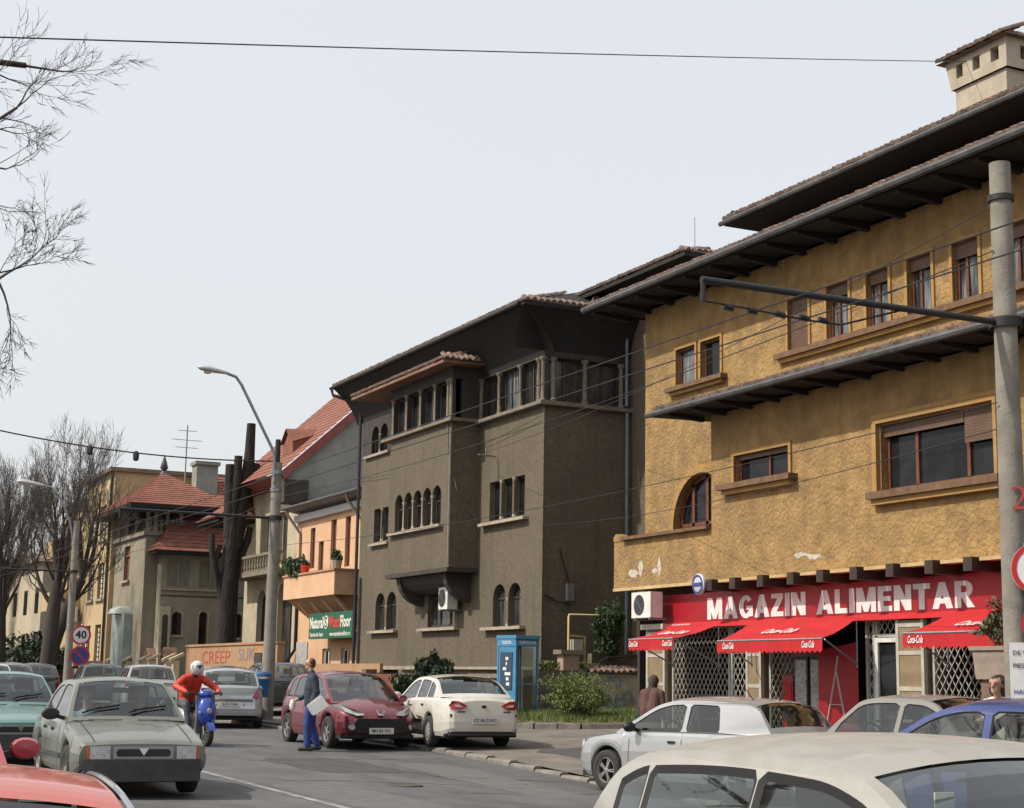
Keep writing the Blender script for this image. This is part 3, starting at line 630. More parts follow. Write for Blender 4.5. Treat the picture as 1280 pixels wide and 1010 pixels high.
# MAGAZIN: y 27.85..23.95, ALIMENTAR: y 23.75..20.0
def fit_text(o, y0, y1, zc, h):
    xs = [v.co.x for v in o.data.vertices]; ys = [v.co.y for v in o.data.vertices]
    w = max(xs)-min(xs); hh = max(ys)-min(ys); o.data.transform(Matrix.Translation((-(max(xs)+min(xs))/2, -(max(ys)+min(ys))/2, 0)))
    o.scale = ((y0-y1)/w, h/hh, 1); return o
def block_letter(ch):
    """Heavy capital as overlapping polygons in a unit-high box; returns (width, polygons)."""
    s, h = .25, .21
    rc = lambda a, b, c, d: [(a, c), (b, c), (b, d), (a, d)]
    def strip(cx, cy, rx, ry, a0, a1, t, n=14):
        o = [(cx+rx*math.cos(R(a0+(a1-a0)*k/n)), cy+ry*math.sin(R(a0+(a1-a0)*k/n))) for k in range(n+1)]
        q = [(cx+(rx-t)*math.cos(R(a0+(a1-a0)*k/n)), cy+(ry-t*.82)*math.sin(R(a0+(a1-a0)*k/n))) for k in range(n+1)]
        return o+q[::-1]
    if ch == 'I': return s, [rc(0, s, 0, 1)]
    if ch == 'L': return .62, [rc(0, s, 0, 1), rc(s-.01, .62, 0, h)]
    if ch == 'E': return .64, [rc(0, s, 0, 1), rc(s-.01, .64, 0, h), rc(s-.01, .60, .41, .60), rc(s-.01, .63, 1-h, 1)]
    if ch == 'T': return .72, [rc(0, .72, 1-h, 1), rc(.36-s/2, .36+s/2, 0, 1-h+.01)]
    if ch == 'Z': return .68, [rc(0.02, .67, 1-h, 1), rc(0, .68, 0, h), [(0, h-.02), (.30, h-.02), (.68, 1-h+.02), (.38, 1-h+.02)]]
    if ch == 'N': return .76, [rc(0, s, 0, 1), rc(.76-s, .76, 0, 1), [(.0, 1), (.27, 1), (.76, 0), (.49, 0)]]
    if ch == 'M': return .92, [rc(0, s-.02, 0, 1), rc(.92-s+.02, .92, 0, 1), [(.0, 1), (.30, 1), (.56, .02), (.36, .02)], [(.92, 1), (.62, 1), (.36, .02), (.56, .02)]]
    if ch == 'A': return .84, [[(0, 0), (.26, 0), (.55, 1), (.29, 1)], [(.84, 0), (.58, 0), (.29, 1), (.55, 1)], rc(.2, .64, .19, .37)]
    if ch == 'R': return .76, [rc(0, s, 0, 1), rc(s-.01, .44, 1-.18, 1), rc(s-.01, .44, .39, .57), strip(.42, .695, .30, .305, -90, 90, .23), [(.26, .42), (.50, .42), (.78, 0), (.50, 0)]]
    if ch == 'G': return .80, [strip(.40, .5, .40, .52, 38, 322, .25, 22), rc(.42, .80, .36, .53), rc(.57, .80, .06, .5)]
def block_word(txt, y0, y1, zc, h, x, gap=.085, lean=.0):
    ws = [block_letter(c)[0] for c in txt]; tot = sum(ws)+gap*(len(txt)-1); k = (y0-y1)/tot; y = y0
    ta = 0.0
    for c, w in zip(txt, ws):
        mb = MB()
        for n_, poly in enumerate(block_letter(c)[1]):
            e = .0008*n_; P = [(y-p[0]*k, (p[1]-.5)*h) for p in poly]
            fr_ = [(x-.028-e+q[1]*ta, q[0], zc+q[1]) for q in P]; bk = [(x+q[1]*ta, q[0], zc+q[1]) for q in P]; m = len(P)
            tri = tessellate_polygon([[Vector((q[0], q[1], 0)) for q in P]])
            mb.add(fr_+bk, [tuple(t) for t in tri]+[(i, (i+1) % m, m+(i+1) % m, m+i) for i in range(m)])
        mb.build('letter', ML, sg); y -= (w+gap)*k
block_word('MAGAZIN', 28.21, 24.83, 3.10, .44, 18.30)
block_word('ALIMENTAR', 24.50, 20.27, 3.10, .44, 18.30)
t = text_part('small_lettering', 'SC DISVICTOR', ML, sg, (18.125, 29.0, 2.79), facade_rot(1.05), .07, .002, .001); fit_text(t, 29.3, 28.6, 2.8, .06)
# ------------------------------------------------------------------ awnings
def script(parent, s, x, y, z, w, h, tilt):
    o = text_part('script_lettering', s, ML, parent, (x, y, z), facade_rot(tilt), .2, .002, .004, shear=.35); return fit_text(o, y+w/2, y-w/2, z, h)
def awning(y0, y1, xf, zf, label, skew=0.0, sag=0.0, seed=1):
    """y0 the far end, y1 the near end; wall edge at z 2.74, front edge at xf."""
    rn = random.Random(seed)
    r = empty('awning', (17.9, (y0+y1)/2, 2.7), label=label, cat='awning', group='red awnings over the shop front')
    n = 16; P = []
    for i in range(n+1):
        t = i/n; y = y0+(y1-y0)*t; row = []
        for k in range(7):
            s = k/6; row.append((17.94+(xf-17.94)*s, y+skew*s, 2.74+(zf-2.74)*s-.035*math.sin(s*math.pi)-sag*math.sin(t*math.pi)*s*.4+rn.uniform(-.006, .006)))
        P.append(row)
    MB().grid(P).build('canopy', M_red, r, smooth=60, fix=False)
    mb = MB(); m = int((y0-y1)/.14); N = m*4
    top = []; bot = []
    for i in range(N+1):
        t = i/N; y = y0+(y1-y0)*t+skew; zt = zf-sag*math.sin(t*math.pi)*.4; wv = rn.uniform(-.008, .008)
        top.append((xf-.006, y, zt)); bot.append((xf-.012+wv, y, zt-.20-.045*abs(math.sin(math.pi*t*m))))
    mb.grid([top, bot]); mb.build('valance', M_red, r, smooth=60, fix=False)
    for y, e in ((y0, 1), (y1, -1)):
        mb = MB(); mb.tube([(18.0, y, 1.95), (xf+.04, y+skew, zf-.02)], .016, 6); mb.tube([(17.98, y, 1.9), (17.98, y, 2.7)], .014, 6); mb.build('arm', M_steel, r, smooth=50)
    mb = MB(); mb.tube([(xf, y0+skew, zf-.01), (xf, y1+skew, zf-.01)], .02, 6); mb.build('front_bar', M_steel, r, smooth=50)
    L = y0-y1
    for t in (.12, .88): script(r, 'Coca-Cola', xf-.022, y0-L*t+skew, zf-.1-sag*math.sin(t*math.pi)*.4, .36, .12, 0)
    sl_ = math.atan2(2.74-zf, 17.94-xf)
    big_ = text_part('script_lettering', 'Coca-Cola', ML, r, ((17.94+xf)/2-.02, y0-L*.55, (2.74+zf)/2-.005), (sl_, 0, -R(90)), .3, .003, .005, shear=.35); fit_text(big_, y0-L*.55+.5, y0-L*.55-.5, 0, .26)
    return r
awning(29.1, 27.35, 16.95, 2.46, 'short red scalloped awning beside the shop corner pillar, outermost of three', .05, seed=2)
awning(26.2, 22.95, 16.9, 2.38, 'widest red scalloped awning, over the shop entrance and fridges', -.45, seed=3)
awning(20.6, 18.0, 16.9, 2.43, 'red scalloped awning behind the large potted plant and concrete pole', -.2, .05, seed=4)
# ------------------------------------------------------------------ air conditioner, round sign, wall lamp
def ac_unit(x, y0, y1, za, zb, label, depth=.3):
    r = empty('air_conditioner', (x+depth, (y0+y1)/2, za), label=label, cat='air conditioner', group='outdoor air conditioner units')
    MB().box(x, x+depth, y0, y1, za, zb).build('casing', M_white, r)
    h = (zb-za); cy = y0+(y1-y0)*.6
    MB().lathe([(0, -.004), (h*.40, -.004), (h*.40, .01)], 20, (x, cy, (za+zb)/2), 'x').build('fan_opening', M_black, r, fix=True)
    g = MB()
    for k in range(6): g.lathe([(h*.40*(k+1)/6-.006, -.012), (h*.40*(k+1)/6, -.012)], 18, (x, cy, (za+zb)/2), 'x')
    for k in range(8):
        a = k*math.pi/4; g.bar((x-.012, cy, (za+zb)/2), (x-.012, cy+math.cos(a)*h*.4, (za+zb)/2+math.sin(a)*h*.4), .008, .004)
    g.build('fan_grille', M_steel, r, kind='stuff')
    b = MB(); b.box(x+.02, x+depth+.15, y0+.08, y0+.12, za-.05, za-.002); b.box(x+.02, x+depth+.15, y1-.12, y1-.08, za-.05, za-.002); b.build('bracket', M_steel, r, kind='stuff')
    return r
ac_unit(17.75, 29.62, 30.42, 2.95, 3.50, 'white air conditioner with dark fan under the ochre balcony')
rs = empty('round_sign', (17.75, 27.5, 3.54), label='small round white and blue hanging sign beneath the ochre balcony', cat='sign')
MB().lathe([(0, -.04), (.19, -.04), (.215, -.02), (.215, .02), (.19, .04), (0, .04)], 24, (17.62, 27.5, 3.55), 'x').build('disc', mat('grey_blue_disc', (.42, .44, .50), .4, (.5, .52, .58), 4), rs, smooth=40)
MB().lathe([(.155, -.05), (.19, -.05), (.19, -.042), (.155, -.042)], 24, (17.62, 27.5, 3.55), 'x').build('ring', mat('sign_blue', (.03, .05, .22), .4), rs, smooth=40)
MB().box(17.565, 17.578, 27.36, 27.64, 3.51, 3.58).build('emblem_bar', MATS['sign_blue'], rs); MB().box(17.64, 18.0, 27.48, 27.52, 3.55, 3.59).build('bracket', M_steel, rs)
# ------------------------------------------------------------------ dark grey-brown interwar house
M_peb = mat('grey_pebbledash', (.104, .083, .058), .95, (.168, .138, .098), 9.0, 12, .9, 40, stain=(.085, .07, .05), sscale=.45, samt=.75, streak=(.075, .062, .045), streak_amt=.6, bdist=.03)
M_peb_d = mat('soot_and_shade_render', (.040, .034, .029), .95, (.066, .056, .047), 2.4, 8, .5, 30, stain=(.03, .026, .022), samt=.6)  # soot, darkened further to stand for shade under the eaves
M_slab = mat('stone_slab', (.30, .25, .19), .9, (.42, .36, .28), 3, 7, .3, 30, stain=(.15, .12, .09), samt=.7, sscale=1.0)
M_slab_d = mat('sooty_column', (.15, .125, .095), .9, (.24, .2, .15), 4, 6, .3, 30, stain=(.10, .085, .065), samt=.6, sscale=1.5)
M_dkfr = mat('old_dark_frame', (.03, .024, .02), .7, (.06, .05, .04), 5)
M_pane_old = mat('dusty_pane', (.02, .021, .02), .12, (.075, .078, .072), 1.6, 6, spec=.6, stretch=(1.5, 2.2, .5), ramp=(.4, .65))
Gx, Gy0, Gy1 = 21.0, 41.1, 56.0
gb = empty('grey_house', (21, 48, .4), label='dark grey-brown rendered house with corner veranda, oriel bay and black eaves', cat='house')
g2 = [arched(42.40, 43.28, 3.15, 4.43), arched(43.46, 44.34, 3.15, 4.43)]
gl = [arched(52.2, 53.12, 3.25, 4.56), arched(53.28, 54.2, 3.25, 4.56)]
m3 = [rect(42.28, 43.0, 6.40, 7.6), rect(43.12, 43.88, 6.40, 7.6), rect(44.0, 44.72, 6.40, 7.6)]
dw = rect(47.3, 49.4, 3.25, 4.62)
l2 = [rect(53.2, 53.85, 6.42, 7.62), rect(53.95, 54.6, 6.42, 7.62)]
l3 = [arched(53.5, 54.22, 9.72, 10.72), arched(54.38, 55.1, 9.72, 10.72)]
ver = [rect(41.28, 42.62, 9.70, 10.98), rect(42.76, 44.1, 9.70, 10.98), rect(44.24, 45.45, 9.70, 10.98)]
vs = [rect(21.15, 22.3, 9.70, 10.98), rect(22.42, 23.6, 9.70, 10.98)]
lower = [g2, gl, m3, [dw], l2, l3]; hl = [h for q in lower for h in q]
mb = MB(); wall(mb, 'x', Gx, [(Gy0, 1.95), (Gy1, 1.95), (Gy1, 9.60), (Gy0, 9.60)], [h for h in hl if h not in l3], .22)
wall(mb, 'y', Gy0, [(Gx, 1.95), (23.9, 1.95), (23.9, 9.60), (Gx, 9.60)], [], .2)
mb.add([(Gx, Gy1, 1.0), (30, Gy1, 1.0), (30, Gy1, 12.6), (Gx, Gy1, 12.6)], [(0, 1, 2, 3)])
mb.add([(23.9, Gy0, .3), (23.9, 36.9, .3), (23.9, 36.9, 13.2), (23.9, Gy0, 13.2)], [(0, 1, 2, 3)])
mb.add([(23.9, 36.9, .3), (30, 36.9, .3), (30, 36.9, 13.2), (23.9, 36.9, 13.2)], [(0, 1, 2, 3)])
mb.build('wall', M_peb, gb, fix=False)
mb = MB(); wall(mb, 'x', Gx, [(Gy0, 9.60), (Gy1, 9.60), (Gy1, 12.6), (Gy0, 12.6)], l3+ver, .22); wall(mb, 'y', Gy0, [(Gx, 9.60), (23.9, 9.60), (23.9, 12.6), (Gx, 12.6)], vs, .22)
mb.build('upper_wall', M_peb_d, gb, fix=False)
mb = MB(); mb.box(21.06, 23.9, 41.16, 55.9, .3, 1.97); mb.build('basement_wall', mat('basement_render', (.10, .085, .07), .95, (.16, .14, .115), 2, 8, .5, 30), gb)
box_part('plinth_ledge', M_slab, gb, 20.86, 21.1, 49.2, 56.05, 1.86, 1.98); box_part('plinth_ledge', M_slab, gb, 20.94, 21.1, 41.0, 49.18, 1.88, 1.96)
for h in g2+gl: window(gb, 'x', Gx, h, .2, M_dkfr, M_pane_old, .05, bars=((h[0][1]+h[4][1])/2+.3,))
for h in m3+l2: window(gb, 'x', Gx, h, .2, M_dkfr, M_pane, .05)
for h in l3: window(gb, 'x', Gx, h, .2, M_dkfr, M_pane, .05)
window(gb, 'x', Gx, dw, .2, M_dkfr, M_pane_old, .07, mull=(47.9, 48.7), bars=(4.2,))
def col(y, z0, z1, r=.055, x=Gx-.0, m=None, parent=gb):
    mb = MB(); mb.lathe([(r*1.5, z0), (r*1.5, z0+.06), (r, z0+.1), (r*.9, z1-.14), (r*1.2, z1-.1), (r*1.7, z1-.04), (r*1.7, z1)], 10, (x, y, 0)); return mb.build('column', m or M_slab, parent, smooth=40)
for y, z0, z1 in ((43.37, 3.15, 4.0), (53.2, 3.25, 4.1), (43.06, 6.4, 7.6), (43.94, 6.4, 7.6), (53.9, 6.42, 7.62), (54.3, 9.72, 10.4)): col(y, z0, z1, x=Gx+.06)
for y0, y1, z, o_ in ((42.1, 44.85, 3.05, .2), (52.0, 54.55, 3.13, .18), (42.0, 45.15, 6.25, .2), (46.8, 49.88, 3.12, .2), (53.0, 54.82, 6.27, .14), (53.2, 55.65, 9.58, .12)):
    ledge(gb, 'x', Gx, y0, y1, z, z+.09, o_, M_slab)
# corner veranda
mb = MB(); mb.box(20.80, 21.02, 40.9, 45.72, 9.52, 9.64); mb.box(21.021, 23.95, 40.9, 41.12, 9.521, 9.639); mb.build('veranda_sill', M_slab_d, gb)
for h in ver: window(gb, 'x', Gx, h, .22, M_dkfr, M_pane_c if h is ver[1] else M_pane_old, .06, mull=(sum(p[0] for p in h[:2])/2+.2,))
for h in vs: window(gb, 'y', Gy0, h, .22, M_dkfr, M_pane_old, .06, mull=(sum(p[0] for p in h[:2])/2,))
for y in (41.2, 41.45, 42.69, 44.17, 45.5): col(y, 9.64, 10.98, .075, Gx+.02, M_slab_d)
for x in (21.3, 22.36, 23.6):
    mb = MB(); r = .075; mb.lathe([(r*1.5, 9.64), (r*1.5, 9.72), (r, 9.76), (r*.9, 10.84), (r*1.6, 10.9), (r*1.6, 10.98)], 10, (x, Gy0+.02, 0)); mb.build('column', M_slab_d, gb, smooth=40)
# oriel
Ox, Oy0, Oy1 = 20.0, 45.5, 50.6
five = [arched(46.2+i*.8, 46.2+i*.8+.68, 6.40, 7.64) for i in range(5)]
four = [rect(45.75+i*1.2, 45.75+i*1.2+1.08, 9.70, 10.95) for i in range(4)]
mb = MB(); wall(mb, 'x', Ox, [(Oy0, 4.98), (Oy1, 4.98), (Oy1, 9.62), (Oy0, 9.62)], five, .2)
for y in (Oy0, Oy1): mb.add([(Ox, y, 4.98), (Gx, y, 4.98), (Gx, y, 9.62), (Ox, y, 9.62)], [(0, 1, 2, 3)])
ow = mb.build('oriel', M_peb, gb, fix=False)
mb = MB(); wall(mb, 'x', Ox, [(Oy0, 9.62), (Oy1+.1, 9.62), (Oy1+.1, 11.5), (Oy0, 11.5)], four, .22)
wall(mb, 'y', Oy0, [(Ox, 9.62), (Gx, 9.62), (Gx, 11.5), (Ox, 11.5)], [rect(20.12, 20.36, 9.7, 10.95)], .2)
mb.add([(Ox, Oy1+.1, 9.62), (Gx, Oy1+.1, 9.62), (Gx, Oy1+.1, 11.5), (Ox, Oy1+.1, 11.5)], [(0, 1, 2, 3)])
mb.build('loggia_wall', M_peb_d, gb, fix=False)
for h in five: window(gb, 'x', Ox, h, .18, M_dkfr, M_pane, .05, bars=(7.15,))
for h in four: window(gb, 'x', Ox, h, .22, M_dkfr, M_pane, .06, mull=(sum(p[0] for p in h[:2])/2,))
for i in range(4): col(46.94+i*.8, 6.4, 7.35, .05, Ox+.04)
for y in (45.62, 45.85, 46.9, 48.1, 49.3, 50.5): col(y, 9.66, 10.95, .06, Ox+.02, M_slab_d)
box_part('loggia_sill', M_slab_d, gb, 19.84, Gx, Oy0-.25, Oy1+.6, 9.56, 9.66)
ledge(gb, 'x', Ox, 46.0, 50.4, 6.28, 6.37, .16, M_slab)
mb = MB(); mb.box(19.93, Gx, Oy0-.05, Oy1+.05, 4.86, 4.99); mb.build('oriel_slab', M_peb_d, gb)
for y in (46.1, 49.9):
    prof = [(20.1, 4.86), (21.0, 4.86), (21.0, 3.95)]+[(21.0-.9*math.sin(R(a)), 4.86-.9*math.cos(R(a))) for a in (12, 30, 48, 66, 82)]
    MB().prism(prof, 'y', y-.14, y+.14).build('corbel', M_peb_d, gb)
mb = MB(); P = [[(21.0-.85*math.sin(R(a)), y, 4.86-.55*math.cos(R(a))) for a in (2, 20, 40, 60, 88)] for y in (46.25, 49.75)]; mb.grid(P); mb.build('corbel_curve', M_peb_d, gb)
# oriel roof
mb = MB(); e = [(19.45, 45.0, 11.42), (19.45, 53.2, 11.42), (21, 53.2, 11.95), (21, 45.9, 11.95), (21, 45.0, 11.42)]
mb.add(e+[(19.45, 45.0, 11.32), (19.45, 53.2, 11.32), (21, 53.2, 11.36), (21, 45, 11.36)], [(0, 1, 2, 3), (0, 3, 4), (5, 6, 7, 8), (0, 1, 6, 5), (0, 4, 8, 5)])
mb.build('oriel_roof', mat('painted_fascia', (.16, .075, .05), .7, (.25, .13, .09), 4, stretch=(1, .3, 1)), gb, fix=False)
barrel_eave(gb, (19.43, 45.0, 11.45), (19.43, 53.2, 11.45), .09, M_tile_old, 1.6, (1.55, 0, .53), 'oriel_roof_tiles', hip=1.8)
barrel_eave(gb, (19.45, 44.97, 11.45), (21, 44.97, 11.45), .09, M_tile_old, .4, (0, .9, .53), 'oriel_roof_end_tiles')
# main eaves: deep dark boarded soffit
mb = MB(); ex, ez, ey0, ey1 = 20.0, 12.42, 40.5, 56.75
mb.add([(ex, ey0, ez), (ex, ey1, ez), (26, ey1, 14.6), (26, 45, 14.6), (30, ey0, ez), (30, 45, 14.6)], [(0, 1, 2, 3), (0, 3, 5, 4)])
mb.add([(ex, ey0, ez-.1), (ex, ey1, ez-.1), (Gx, ey1, ez+.04), (Gx, ey0+.6, ez+.04), (30, ey0, ez-.1), (30, ey0+.6, ez+.04)], [(0, 3, 2, 1), (0, 4, 5, 3)])
mb.add([(ex, ey0, ez-.1), (ex, ey1, ez-.1), (ex, ey1, ez), (ex, ey0, ez), (23.6, ey0, ez-.1), (23.6, ey0, ez)], [(0, 1, 2, 3), (0, 3, 5, 4)])
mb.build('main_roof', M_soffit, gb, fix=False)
prof = [(0.0, 0.0), (.22, -.16), (.5, -.42), (.74, -.72), (.92, -1.02), (1.0, -1.3)]
mb = MB(); mb.grid([[(ex+a*.98+.02, y, ez-.1+b) for a, b in prof] for y in (ey0+.02, ey1-.02)])
mb.grid([[(x, ey0+.02+a*.58, ez-.1+b*.9) for a, b in prof] for x in (ex+.02, 23.9)])
mb.sheet([(ex+a*.98+.02, ez-.1+b) for a, b in prof]+[(21.0, ez)], [], lambda a, z: (a, ey1-.03, z))
mb.build('eaves_cove', M_soffit, gb, fix=False, smooth=50)
barrel_eave(gb, (ex, ey0-.02, ez+.04), (23.4, ey0-.02, ez+.04), .1, M_tile_old, .3, (0, 2.5, 1.2), 'roof_end_tiles')
barrel_eave(gb, (ex-.02, ey0, ez+.02), (ex-.02, ey1, ez+.02), .09, M_tile_old, 2.5, (6, 0, 2.18), 'roof_tiles', hip=1.4)
mb = MB(); mb.tube([(ex-.07, ey0+.2, ez-.05), (ex-.07, ey1+.1, ez-.05)], .06, 8); mb.build('gutter', M_black, gb, smooth=40)
raf = MB().prism([(ex+.05, ez-.2), (Gx, ez-.34), (Gx, ez), (ex+.05, ez-.1)], 'y', -.07, .07).build('rafter', M_soffit, None); rme = raf.data; bpy.data.objects.remove(raf)
for i in range(0): inst(rme, 'rafter', gb, Vector((0, 40.9+i*.9, 0)))
# taller back wing
mb = MB(); ex, ez, ey = 22.7, 13.22, 36.1
mb.add([(ex, ey, ez), (ex, 45, ez), (26, 45, 14.5), (26, 39.5, 14.5), (30, ey, ez), (30, 39.5, 14.5), (ex, ey, ez-.12), (ex, 45, ez-.12), (30, ey, ez-.12), (24, 45, ez-.08), (24, 37, ez-.08), (30, 37, ez-.08)],
  [(0, 1, 2, 3), (0, 3, 5, 4), (0, 6, 7, 1), (0, 4, 8, 6), (6, 10, 9, 7), (6, 8, 11, 10)])
mb.build('back_wing_roof', M_soffit, gb, fix=False)
barrel_eave(gb, (ex-.02, ey, ez+.03), (ex-.02, 45, ez+.03), .09, M_tile_old, 3, (3.3, 0, 1.28), 'back_wing_tiles', hip=1.0); barrel_eave(gb, (ex, ey-.02, ez+.03), (30, ey-.02, ez+.03), .09, M_tile_old, .4, (0, 3.4, 1.28), 'back_wing_end_tiles')
mb = MB(); mb.tube([(22.9, 35.9, 13.2), (22.9, 35.9, 14.15)], .012, 5); mb.build('aerial_mast', M_steel, gb)
# downpipes
M_dp = mat('blue_grey_pipe', (.13, .17, .19), .5, (.2, .24, .26), 4)
mb = MB(); mb.tube([(23.7, 40.95, 11.9), (23.7, 40.95, 9.7)], .05, 8); mb.tube([(23.72, 40.95, 9.5), (23.72, 40.95, .6)], .055, 8); mb.build('downpipe', M_dp, gb, smooth=40)
mb = MB(); mb.tube([(19.95, 56.75, 12.3), (19.98, 56.7, 12.1), (20.85, 56.2, 11.75), (20.92, 56.12, 11.5), (20.92, 56.08, 2.0)], .06, 8); mb.build('downpipe', M_black, gb, smooth=40)
mb = MB(); mb.tube([(20.93, 55.7, 5.2), (20.93, 55.7, 1.0)], .05, 8); mb.build('downpipe', M_gut, gb, smooth=40)
# loose cables clipped to the wall
mb = MB(); mb.tube([(19.97, 45.75, 9.55), (19.96, 45.65, 8.6), (20.2, 45.45, 7.4), (20.9, 45.45, 6.5), (20.97, 45.4, 6.1)], .018, 5)
mb.tube([(20.98, 41.05, 9.6), (20.98, 41.06, 2.2)], .018, 5); mb.build('cable', M_slab_d, gb, kind='stuff')
mb = MB(); mb.tube([(19.985, 45.56, 9.3), (19.985, 45.56, 5.1)], .022, 5); mb.build('chipped_corner_strip', M_slab, gb)  # pale strip added for the chipped corner edge of the oriel
mb = MB(); mb.tube([(20.95, 44.2, 8.35), (20.35, 44.2, 8.38)], .03, 6); mb.tube([(20.6, 44.2, 8.1), (20.6, 44.2, 8.6)], .018, 5); mb.build('wire_bracket', M_steel, gb, kind='stuff')
# meter box and wire on the shaded side
MB().box(21.75, 21.98, 40.93, 41.09, 3.85, 4.35).build('meter_box', mat('grey_box', (.14, .14, .14), .6), gb)
mb = MB(); mb.tube([(21.05, 41.03, 4.0), (21.4, 41.03, 3.85), (21.85, 40.98, 3.75)], .025, 5); mb.tube([(21.85, 41.0, 4.35), (21.7, 41.03, 4.8), (21.55, 41.03, 5.3)], .02, 5); mb.build('cable', M_black, gb, kind='stuff')
ac_unit(20.45, 46.55, 47.25, 3.75, 4.45, 'white air conditioner on the grey house below its oriel bay', .35)
# ------------------------------------------------------------------ peach house with green sign
M_peach = mat('peach_render', (.56, .34, .20), .9, (.64, .41, .26), 2, 7, .3, 30, stain=(.45, .27, .16), samt=.5)
M_peach_d = mat('peach_soffit', (.34, .19, .12), .9, (.40, .24, .15), 2, 6)
ph = empty('peach_house', (22, 62, .6), label='peach rendered house with long balcony and narrow slit windows', cat='house')
Px = 22.0
slits = [rect(64.0, 64.6, 6.05, 7.75), rect(62.9, 63.5, 5.7, 7.1), rect(61.4, 62.05, 5.9, 7.9), rect(59.75, 60.35, 5.9, 7.9)]
low = [rect(61.6, 62.6, .9, 2.7), rect(59.4, 60.4, .9, 2.7)]
mb = MB(); wall(mb, 'x', Px, [(58.2, .4), (66.4, .4), (66.4, 8.25), (58.2, 8.25)], slits+low, .2); mb.add([(Px, 58.2, .4), (30, 58.2, .4), (30, 58.2, 9), (Px, 58.2, 8.25)], [(0, 1, 2, 3)])
mb.build('wall', M_peach, ph, fix=False)
for h in slits: window(ph, 'x', Px, h, .16, M_brown, mat('brown_blind', (.10, .05, .03), .6, (.14, .07, .045), 5), .05)
for h in low: window(ph, 'x', Px, h, .16, M_white, M_pane, .09, mull=((h[0][0]+h[1][0])/2,))
mb = MB(); mb.box(20.8, 20.93, 58.1, 64.3, 4.68, 5.6); mb.box(20.93, Px, 58.1, 58.22, 4.681, 5.6); mb.box(20.93, Px, 64.18, 64.3, 4.681, 5.6); mb.box(20.93, Px, 58.22, 64.18, 4.68, 4.8)
mb.build('balcony', M_peach, ph); box_part('balcony_cap', M_peach_d, ph, 20.74, 21.0, 58.04, 64.36, 5.605, 5.68); box_part('balcony_cap', M_peach_d, ph, 21.0, Px, 58.04, 58.28, 5.606, 5.68)
for y in (58.7, 60.2, 61.7, 63.3): MB().prism([(20.95, 4.68), (22.0, 4.68), (22.0, 3.75), (21.8, 3.78)], 'y', y-.1, y+.1).build('bracket', M_peach, ph)
mb = MB(); mb.add([(20.9, 58.3, 4.67), (20.9, 64.1, 4.67), (22, 64.1, 3.85), (22, 58.3, 3.85)], [(0, 1, 2, 3)]); mb.build('balcony_soffit', M_peach_d, ph)
box_part('cornice', mat('blue_white_cornice', (.45, .45, .47), .8, (.55, .55, .56), 4), ph, 21.82, 22.02, 58.2, 66.4, 8.12, 8.4)
mb = MB(); mb.add([(21.4, 57.0, 8.72), (21.4, 66.5, 8.72), (25.6, 66.5, 10.0), (25.6, 57.0, 10.0), (21.4, 57, 8.62), (21.4, 66.5, 8.62), (22.1, 66.5, 8.5), (22.1, 57, 8.5)], [(0, 1, 2, 3), (0, 4, 5, 1), (4, 7, 6, 5)])
mb.build('tin_roof', mat('grey_tin', (.13, .13, .13), .6, (.20, .195, .19), 2, 6, stretch=(1, 4, 1)), ph, fix=False)
mb = MB(); mb.tube([(21.33, 57.0, 8.68), (21.33, 66.6, 8.68)], .07, 6); mb.build('gutter', M_gut, ph, smooth=40)
for y, a in ((58.6, 1), (66.0, 1)):
    mb = MB(); mb.tube([(21.35, y, 8.6), (21.4, y, 8.4), (21.95, y-.2, 7.6), (21.95, y-.25, 5.75)], .06, 6); mb.build('downpipe', M_slab_d, ph, smooth=40)
mb = MB(); mb.tube([(21.93, 65.9, 5.6), (21.93, 65.9, 2.7), (21.7, 66.2, 2.2), (21.7, 66.2, 1.0)], .07, 6); mb.build('downpipe', M_black, ph, smooth=40)
box_part('notice_panel', mat('pale_panel', (.42, .42, .40), .7, (.3, .3, .29), 3), ph, 21.95, 22.0, 64.4, 65.8, 1.4, 3.0)
# green sign
gs = empty('green_sign', (21.3, 59.6, 3.0), label='dark green shop sign with cream and red lettering under the peach balcony', cat='sign')
MB().box(21.22, 21.34, 57.1, 62.1, 3.05, 4.06).build('panel', mat('sign_green', (.008, .085, .045), .4, (.012, .11, .06), 2), gs)
ML2 = mat('sign_cream', (.66, .68, .60), .5); MR2 = mat('sign_red', (.60, .06, .05), .5)
for s, a, b, m_ in (('Natural', 61.95, 60.35, ML2), ('Wood', 59.7, 58.5, MR2), ('Floor', 58.4, 57.25, ML2)):
    t = text_part('lettering', s, m_, gs, (21.21, (a+b)/2, 3.68), facade_rot(0), .4, .005, .012); fit_text(t, a, b, 3.7, .46)
for s, a, b in (('Parchet din lemn', 61.9, 60.35), ('www.naturalwoodfloor.ro', 59.6, 57.3)):
    t = text_part('small_lettering', s, ML2, gs, (21.21, (a+b)/2, 3.22), facade_rot(0), .2, .003, .004); fit_text(t, a, b, 3.2, .17)
MB().lathe([(0, -.02), (.26, -.02), (.26, 0), (0, 0)], 20, (21.215, 60.02, 3.68), 'x').build('emblem', ML2, gs)
t = text_part('emblem_letter', 'S', MATS['sign_green'], gs, (21.19, 60.02, 3.68), facade_rot(0), .4, .004, .006); fit_text(t, 60.16, 59.88, 3.7, .42)
